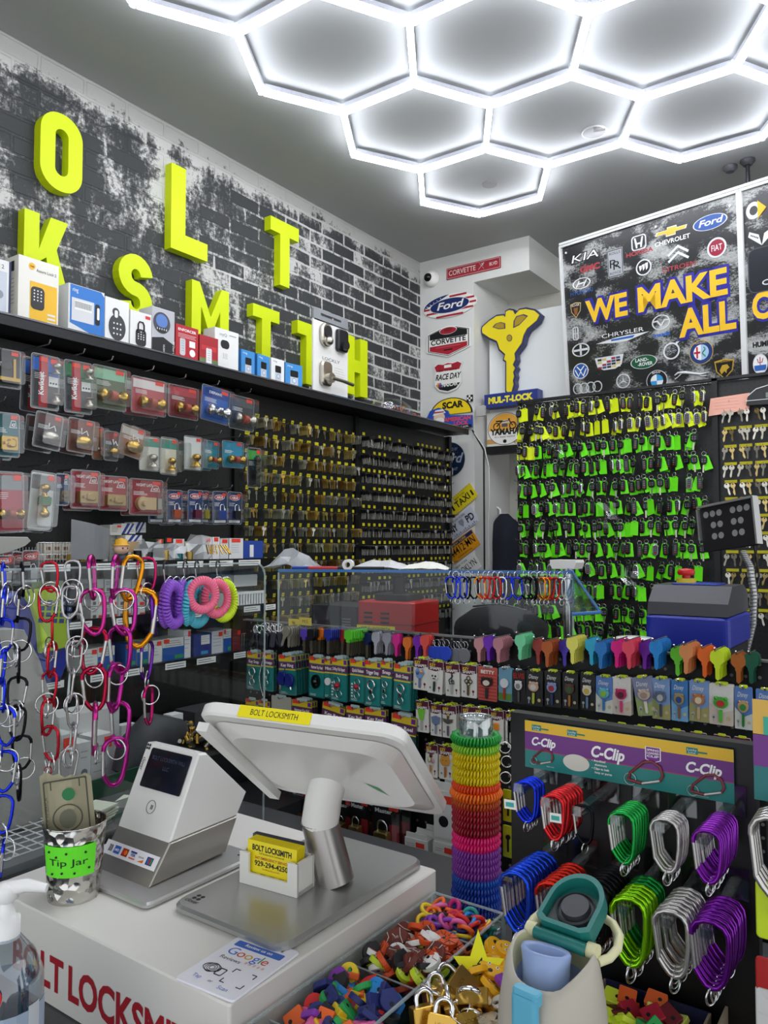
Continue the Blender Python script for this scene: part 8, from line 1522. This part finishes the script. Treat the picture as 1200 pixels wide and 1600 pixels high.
# ================================================================ goods on the left shelves, seen through the clear screen
def bx_(x0, y0, x1, y1, xf, dep, label, col='e6e6e2', draw=None, base=None, name='small_box', cat='box', group=None, yaw=0.):
    M, w_, h_ = spot(x0, y0, x1, y1, LF, xf)
    if base is not None: top = M.translation.z+h_/2; h_ = max(.02, top-base); M.translation.z = base+h_/2
    t = thing(name, label, cat, M @ RY(yaw), group); g = G(); g.box((0, 0, -dep/2), (w_, h_, dep), mat(col, .45)); put('carton', g, t)
    g = G()
    if draw: draw(g, w_, h_); put('print', g, t)
    return t
def dr_lines(g, w, h): lines(g, -w*.4, w*.3, h*.3, 4, h*.15, .001, mat('6a6a6a'), .0012); q(g, w*.1, h*.25, w*.45, h*.45, .0014, REDST)
def dr_stripe(g, w, h): pg(g, [(-w*.5, -h*.5), (-w*.3, -h*.5), (w*.1, h*.5), (-w*.1, h*.5)], .001, mat('2a3f8c')); pg(g, [(-w*.15, -h*.5), (w*.0, -h*.5), (w*.4, h*.5), (w*.25, h*.5)], .001, mat('2a3f8c')); lines(g, w*.1, w*.45, -h*.1, 2, h*.15, .001, DARK, .001)
def dr_blue(g, w, h): q(g, -w*.5, -h*.5, w*.5, h*.1, .001, mat('2458a8')); lines(g, -w*.4, w*.4, h*.38, 3, h*.1, .0012, DARK, .0012); q(g, w*.05, -h*.45, w*.45, -h*.28, .0014, mat('3a9c5c')); q(g, -w*.45, h*.3, -w*.2, h*.48, .0016, REDST)
def dr_navy(g, w, h): q(g, -w*.5, -h*.5, w*.5, h*.5, .001, mat('2c3c84')); q(g, -w*.1, h*.0, w*.4, h*.42, .0014, LBL); lines(g, -w*.06, w*.36, h*.34, 3, h*.1, .0018, DARK, .001); q(g, -w*.1, -h*.45, w*.3, -h*.3, .0014, mat('3a9ad0'))
SA, SBb, SCc = 1.53, 1.347, 1.18
# first shelf
M, w_, h_ = spot(60, 845, 128, 877, LF, -2.27); M.translation.z = SA; t = thing('wire_basket', 'chrome wire basket of small boxes at the left of the shelf', 'basket', M); h_ = .075
g = G(); 
for i in range(15): x = -w_/2+w_*i/14; g.cyl((x, 0, 0), (x, h_, 0), .0012, STEEL, 5); g.cyl((x, 0, -.2), (x, h_*.8, -.2), .0012, STEEL, 5)
for y in (0, h_*.5, h_): g.cyl((-w_/2, y, 0), (w_/2, y, 0), .0014, STEEL, 5)
put('front_wires', g, t)
for k in range(8):
    i, j = k % 4, k//4
    bx_(70+13*i, 862-13*j, 82+13*i, 875-13*j, -2.31, .05, 'small white and brown box in the wire basket, %s one, %s layer' % (ORD[i], ('lower', 'upper')[j]), 'd8d0c0', lambda g, w, h: (q(g, -w*.3, -h*.3, w*.3, h*.1, .001, mat('7a5a3a')), lines(g, -w*.4, w*.4, h*.35, 1, h*.1, .001, DARK, .001)), group='boxes in the wire basket')
for k in range(3): bx_(113+13*k, 866, 124+13*k, 877, -2.24, .03, 'gold-coloured small box on the shelf edge, %s of three' % ORD[k], 'b8923c', None, SA)
g = G(); M, w_, h_ = spot(112, 812, 172, 874, LF, -2.24); n = 8; vs = [(-w_/2+w_*i/n, (-h_/2 if j == 0 else h_/2)-(.03*i/n if j else -.0), .02*math.sin(PI*i/n)) for j in range(2) for i in range(n+1)]
g.add(vs+[(a, b, c-.002) for a, b, c in vs], [(i, i+1, n+2+i, n+1+i) for i in range(n)]+[(3*n+3+i, 3*n+4+i, 2*n+3+i, 2*n+2+i) for i in range(n)], mat('8a8d90', .3, 0, .5, 0, .75)); tag(put('plastic_sheet', g, None, M), 'curved translucent grey plastic sheet standing on the shelf', 'plastic sheet')
bx_(172, 820, 190, 836, -2.36, .06, 'small white box at left of the blue-striped boxes', 'd8d6ce', dr_lines); bx_(190, 818, 212, 834, -2.36, .05, 'white box with blue stripes, upper of the stack', 'e4e4e4', dr_stripe); bx_(208, 816, 228, 832, -2.38, .05, 'white box with blue stripes, behind and right', 'e4e4e4', dr_stripe); bx_(196, 836, 222, 850, -2.34, .05, 'white box with blue stripes, lower of the stack', 'e4e4e4', dr_stripe)
bx_(200, 846, 217, 877, -2.30, .05, 'plain tan cardboard box beside the toy figure', 'b89a70', None, SA); bx_(172, 836, 196, 877, -2.40, .05, 'white box behind the toy figure', 'dcdcd4', dr_lines, SA)
p = hit(189, 870, 'X', -2.23); t = thing('toy_figure', 'small toy figure with a yellow hat and dark outfit on the shelf', 'toy', at(LF, (p.x, p.y, SA)))
put('head', G().ball((0, .055, 0), .024, mat('e8c0a8', .5), None, 16, (1.1, .9, 1)), t); g = G(); g.lathe([(.030, .066), (.022, .070), (.019, .085), (1e-5, .092)], mat('e0a828', .5), 20, RX(-PI/2)); put('hat', g, t); g = G(); g.ball((0, .02, 0), .022, mat('2a3440', .5), None, 14, (1, .9, .8)); g.ball((-.016, .008, .01), .011, mat('5a1f24'), None, 10); g.ball((.016, .008, .01), .011, mat('5a1f24'), None, 10); put('body', g, t)
g = G(); [g.ball((s*.009, .056, .022), .003, DARK, None, 8) for s in (-1, 1)]; put('eye', g, t)
for k, (px, c) in enumerate(((168, 'b0b0ac'), (205, '9a9a9a'), (219, '2a2a2c'), (228, 'b8b4ac'), (237, '2e2e30'), (262, 'b89a50'), (284, '2f6a6a'), (300, 'a88a48'))):
    p = hit(px, 872, 'X', -2.235); single('lock_cylinder', G().cyl((0, 0, -.015), (0, .034+.006*(k % 3), -.015), .014, mat(c, .3, .8), 18), 'short round lock cylinder on the shelf edge, %s from the left' % ORD[k], 'lock part', at(LF, (p.x, p.y, SA+.002)))
def cbag(px, py, s, xf, lb, sd):
    pr = random.Random(sd); g = G(); vs = [((i/3-.5)*s*1.3+pr.uniform(-.01, .01), (j/3)*s+pr.uniform(-.008, .008), pr.uniform(-.01, .03)) for j in range(4) for i in range(4)]
    g.add(vs, [(j*4+i, j*4+i+1, j*4+i+5, j*4+i+4) for j in range(3) for i in range(3)], BAG); p = hit(px, py, 'X', xf); single('zip_bag', g, lb, 'plastic bag', at(LF, (p.x, p.y, SA+.003)))
cbag(232, 872, .08, -2.27, 'crumpled clear zip bag right of the toy figure', 11); cbag(256, 872, .07, -2.26, 'lower clear zip bag of small parts in the middle of the shelf', 12); cbag(308, 872, .10, -2.28, 'tall clear zip bag with keys near the narrow white boxes', 13); cbag(279, 872, .06, -2.26, 'small clear bag of beige parts on the shelf', 14)
for k, (x0, x1, y0, c) in enumerate(((244, 256, 842, '3a4a2c'), (258, 270, 840, '22242a'), (271, 288, 842, 'e0e0e0'), (289, 298, 846, 'c8bca0'), (318, 331, 840, 'e6e6e6'), (332, 343, 839, 'ececec'), (344, 358, 842, 'd8dcde'), (357, 380, 841, 'e4e4e4'), (381, 411, 845, '2a48a0'))):
    bx_(x0, y0, x1, 873, -2.30, .07, '%s narrow carton on the shelf right of the toy figure' % ORD[k], c, (lambda g, w, h: (lines(g, -w*.3, w*.3, h*.2, 4, h*.1, .001, mat('8a8a8a'), .001), q(g, -w*.3, h*.32, w*.3, h*.48, .0012, REDST))) if k not in (8, 3) else (lambda g, w, h: q(g, -w*.2, -h*.3, w*.0, h*.3, .001, LBL)), SA)
g = G()
for i in range(9): g.tube([(0, 0, 0), (.012*math.cos(i), -.035, .004*i)], .003, BRASS, 5, False, T(.012*i, .04, 0))
single('brass_keys', g, 'loose brass keys hanging over the shelf rail', 'keys', at(LF, hit(322, 868, 'X', -2.19)), None)
# second shelf: wall of small white lock boxes, white basket
for j in range(3):
    for i in range(4): bx_(142+21.5*i, 905+21.5*j, 162+21.5*i, 925.5+21.5*j, -2.3, .08, 'white lock box with red sticker, %s column, %s row from the top' % (ORD[i], ORD[j]), 'dededa', lambda g, w, h: (lines(g, -w*.4, -w*.05, h*.35, 3, h*.12, .001, DARK, .0012), q(g, w*.05, -h*.1, w*.4, h*.35, .001, LBL), q(g, w*.1, -h*.45, w*.45, -h*.2, .0014, REDST), q(g, -w*.35, -h*.4, -w*.1, -h*.15, .001, mat('6a6a6a'))), None if j < 2 else SBb, group='white lock boxes behind the screen')
M, w_, h_ = spot(362, 914, 413, 940, LF, -2.22); M.translation.z = SBb; t = thing('plastic_basket', 'white slotted plastic basket on the second shelf behind the screen', 'basket', M); g = G(); h_ = .06; WH2 = mat('e6e6e4', .4)
for i in range(12): x = -w_/2+w_*(i+.5)/12; g.box((x, h_*.5, 0), (w_/22, h_, .003), WH2)
g.box((0, h_, 0), (w_, .010, .008), WH2); g.box((0, .005, 0), (w_, .010, .006), WH2); g.box((-w_/2, h_*.5, -.08), (.004, h_, .16), WH2); g.box((w_/2, h_*.5, -.08), (.004, h_, .16), WH2); g.box((0, .004, -.08), (w_, .004, .16), WH2); put('body', g, t)
bx_(366, 898, 402, 916, -2.26, .1, 'white paper packet sticking out of the slotted basket', 'd4d4d2', None, None, 'paper_packet', 'packet')
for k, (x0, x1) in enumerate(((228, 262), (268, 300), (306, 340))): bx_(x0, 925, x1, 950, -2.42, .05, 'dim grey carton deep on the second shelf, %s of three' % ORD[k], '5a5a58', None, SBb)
# third shelf: blue and white lock boxes
for k, (x0, y0, x1, dr, c) in enumerate(((130, 1014, 152, dr_lines, 'e2e2de'), (153, 1010, 179, dr_blue, 'e2e2de'), (196, 1006, 212, dr_blue, '2458a8'), (214, 1005, 231, dr_blue, 'e2e2de'), (233, 1001, 253, dr_lines, 'e2e2de'), (254, 997, 288, dr_blue, 'e2e2de'), (287, 984, 298, dr_lines, 'e8e8e8'), (303, 990, 330, dr_navy, '2c3c84'), (331, 986, 348, dr_lines, 'dcdce0'), (349, 983, 361, dr_blue, 'e2e2de'), (363, 984, 376, dr_lines, '7a2c30'))):
    bx_(x0, y0, x1, y0+38, -2.25, .09, 'lock carton on the third shelf behind the chains, %s from the left' % ORD[k], c, dr, SCc)
g = G()
for i in range(10): g.cyl((.012*i, 0, 0), (.012*i, .07, 0), .0012, STEEL, 5)
g.cyl((0, .07, 0), (.108, .07, 0), .0014, STEEL, 5); single('wire_rack', g, 'short wire rack at the right end of the third shelf', 'wire rack', at(LF, (-2.2, hit(378, 1010, 'X', -2.2).y, SCc)))
# ---------------------------------------------------------------- back desk with clutter
struct('trim_8', G().box((-1.72, .95, .915), (.72, 1.9, .03), mat('2c2c2e', .4)))
DK = .932
def dz(x0, y0, x1, xf, dep, lb, col, draw=None, yaw=0., zb=DK, **kw): return bx_(x0, y0, x1, y0+20, xf, dep, lb, col, draw, zb, yaw=yaw, **kw)
def dr_hand(s): return lambda g, w, h: (g.text(s, 0, -h*.1, .001, min(h*.18, .018), DARK, w*.7), g.text('OPEN', -w*.2, h*.18, .001, min(h*.12, .012), DARK))
dz(95, 1112, 188, -1.92, .1, 'white box with handwritten capitals behind the magenta chains', 'd2d2ce', dr_hand('DIFFERENT')); dz(70, 1150, 118, -1.82, .08, 'white box with small print behind the red chain', 'cfcfcb', dr_lines); dz(122, 1160, 142, -1.80, .06, 'small white box with a round picture', 'd8d8d4', lambda g, w, h: (ell(g, w*.25, w*.25, .001, mat('7a7a7a')), lines(g, -w*.3, w*.3, h*.35, 2, h*.1, .001, DARK, .001)))
dz(143, 1148, 176, -1.86, .08, 'pale box with black lettering right of the round picture box', 'd4d4d0', dr_lines); dz(190, 1132, 212, -1.95, .03, 'upright white label card on the desk', 'e0e0de', dr_lines); dz(268, 1116, 286, -1.97, .04, 'narrow white box with red square on the desk', 'e2e2e0', lambda g, w, h: (q(g, -w*.3, h*.1, w*.3, h*.35, .001, mat('a82c2c')), lines(g, -w*.3, w*.3, -h*.05, 3, h*.1, .001, DARK, .001)))
dz(235, 1134, 262, -1.95, .06, 'white card with black bar behind the terminal', 'dadad6', dr_lines); dz(305, 1108, 352, -2.0, .1, 'dark box with red sticker behind the monitor wing', '3a3a3c', dr_lines)
p = hit(225, 1190, 'X', -1.80); g = G(); g.tube([(0, .0, 0), (.03, .05, 0), (.09, .085, 0), (.15, .07, 0), (.2, .01, 0)], [.04, .06, .07, .06, .04], mat('3c3d40', .6), 16); single('grey_pouch', g, 'dark grey curved pouch lying behind the card terminal', 'pouch', at(LF, (p.x, p.y-.06, DK+.04)))
g = G(); pr = random.Random(8)
for i in range(160): x, y = pr.uniform(-.12, .12), pr.uniform(-.06, .06); g.cyl((x, y, pr.random()*.02), (x+pr.uniform(-.02, .02), y+pr.uniform(-.02, .02), .01+pr.random()*.03), pr.uniform(.004, .009), pr.choice((BRASS, NICKEL, BRASS, DARK)), 7)
p = hit(305, 1158, 'Z', DK+.10); single('lock_parts', g, 'loose heap of brass and silver lock parts on a riser behind the terminal', 'lock parts', T(p.x, p.y, DK+.10)); bpl = bpy.data.objects['lock_parts']; bpl['kind'] = 'stuff'
single('parts_riser', G().box((0, 0, -.05), (.3, .3, .098), mat('232325', .4)), 'black riser carrying the heap of brass lock parts', 'riser', T(p.x, p.y, DK+.10-.001))
# green tray with papers, smoked boxes
a = hit(150, 1255, 'Z', 1.02); t = thing('green_tray', 'dark green plastic tray behind the card terminal', 'tray', T(a.x-.03, a.y+.14, DK) @ RZ(.05)); g = G(); GM = mat('1f4a34', .4)
g.box((0, 0, .003), (.24, .34, .006), GM); [g.box((s*.12, 0, .045), (.006, .34, .09), GM) for s in (-1, 1)]; [g.box((0, s*.17, .045), (.24, .006, .09), GM) for s in (-1, 1)]; put('body', g, t)
single('paper_slip', G().box((0, 0, .0), (.07, .09, .002), mat('d8dcc8', .6), RX(.1)), 'pale slip of paper lying in the green tray', 'paper', T(a.x+.03, a.y+.06, DK+.075) @ RZ(.4))
a = hit(125, 1272, 'Z', 1.05); g = G()
for i in range(7): tag(put('paper_card', G().box((0, 0, 0), (.06, .085, .0035), mat('d4d6c0', .6)), None, T(a.x-.03+R.uniform(-.004, .004), a.y+.05+R.uniform(-.004, .004), 1.01+.0055*i) @ RZ(.3+R.uniform(-.1, .1))), 'cream paper card in the stack left of the terminal', 'card', 'stack of cream cards')
a = hit(150, 1300, 'Z', 1.0); SMK = mat('26262a', .15, 0, .6, 0, .7); t = thing('smoked_box', 'dark smoked acrylic box between the tip cup and the terminal', 'box', T(a.x-.03, a.y+.07, CT-.05)); put('body', G().rbox((0, 0, .035), (.14, .20, .07), .01, SMK), t); put('lid', G().rbox((0, 0, .074), (.145, .205, .006), .01, mat('5a5a5c', .2, 0, .6, 0, .6)), t)
# ---------------------------------------------------------------- blue and lime keypad machine
MX = -1.50; M, w_, h_ = spot(-30, 925, 116, 1075, LF, MX); t = thing('keypad_machine', 'blue rounded machine with a lime keypad panel behind the chains', 'key machine', M); BL2 = mat('23309c', .3)
g = G(); P = [(-w_*.5, -h_*.5), (w_*.42, -h_*.5), (w_*.5, -h_*.3), (w_*.49, 0), (w_*.40, h_*.28), (w_*.25, h_*.43), (w_*.0, h_*.5), (-w_*.5, h_*.5)]; g.prism(P, -.16, -.004, BL2, None, False, .012); put('body', g, t)
kp3 = lambda x, y: (hit(x, y, 'X', MX).y-M.translation.y, hit(x, y, 'X', MX).z-M.translation.z)
LMm = mat('a8c030', .4); g = G(); g.prism([kp3(*a) for a in ((30, 922), (78, 918), (92, 940), (104, 985), (105, 1010), (60, 1020), (56, 975), (46, 945))][::-1], -.004, .012, LMm, None, False, .002); g.prism([kp3(*a) for a in ((58, 978), (66, 990), (72, 1008), (60, 1012))][::-1], .012, .016, mat('c8e838', .4)); put('panel', g, t)
g = G(); kx, ky = kp3(77, 958); A = T(kx, ky, .0125) @ RZ(-.10)
for i in range(4):
    for j in range(5): q(g, -.030+.0155*j, .018-.0125*i, -.019+.0155*j, .027-.0125*i, 0, mat('3a4a7c'), A); g.text(str((i*3+j) % 10), -.0245+.0155*j, .0195-.0125*i, .0004, .006, LBL, M=A) if j > 1 and i < 3 else None
g.rbox((kx-.012, ky+.06, .0128), (.07, .014, .001), .002, mat('6a7a50'), RZ(0)); g.text('KEYLINE', kx-.02, ky+.085, .013, .008, mat('4a5a28'), .045) if False else None; put('keypad', g, t)
put('foot', G().box((0, -h_*.5-(M.translation.z-h_*.5-DK)/2, -.08), (w_*.6, M.translation.z-h_*.5-DK, .1), DARK), t)
pp = lambda x, y, xv: hit(x, y, 'X', xv)
def slabp(name, pts, xv, th, m, lb, cat):
    o = pp(*pts[0], xv); P = [(pp(x, y, xv).y-o.y, pp(x, y, xv).z-o.z) for x, y in pts]
    ar = sum(P[i][0]*P[(i+1) % len(P)][1]-P[(i+1) % len(P)][0]*P[i][1] for i in range(len(P)))
    single(name, G().prism(P if ar > 0 else P[::-1], -th, 0, m, None, False, .002), lb, cat, at(LF, o))
slabp('grey_display_back', [(-20, 985), (20, 982), (38, 984), (46, 1000), (62, 1030), (92, 1130), (112, 1225), (116, 1290), (-20, 1300)], -1.3, .03, mat('a5a29b', .4), 'plain grey back of a tilted display behind the black and blue chains', 'display')
slabp('lamp_head', [(-20, 838), (44, 839), (49, 845), (40, 853), (15, 863), (-20, 872)], -1.42, .05, mat('9a9a94', .35, .4), 'pale grey wedge-shaped lamp head at the left frame edge', 'lamp')
bpy.context.view_layer.update()
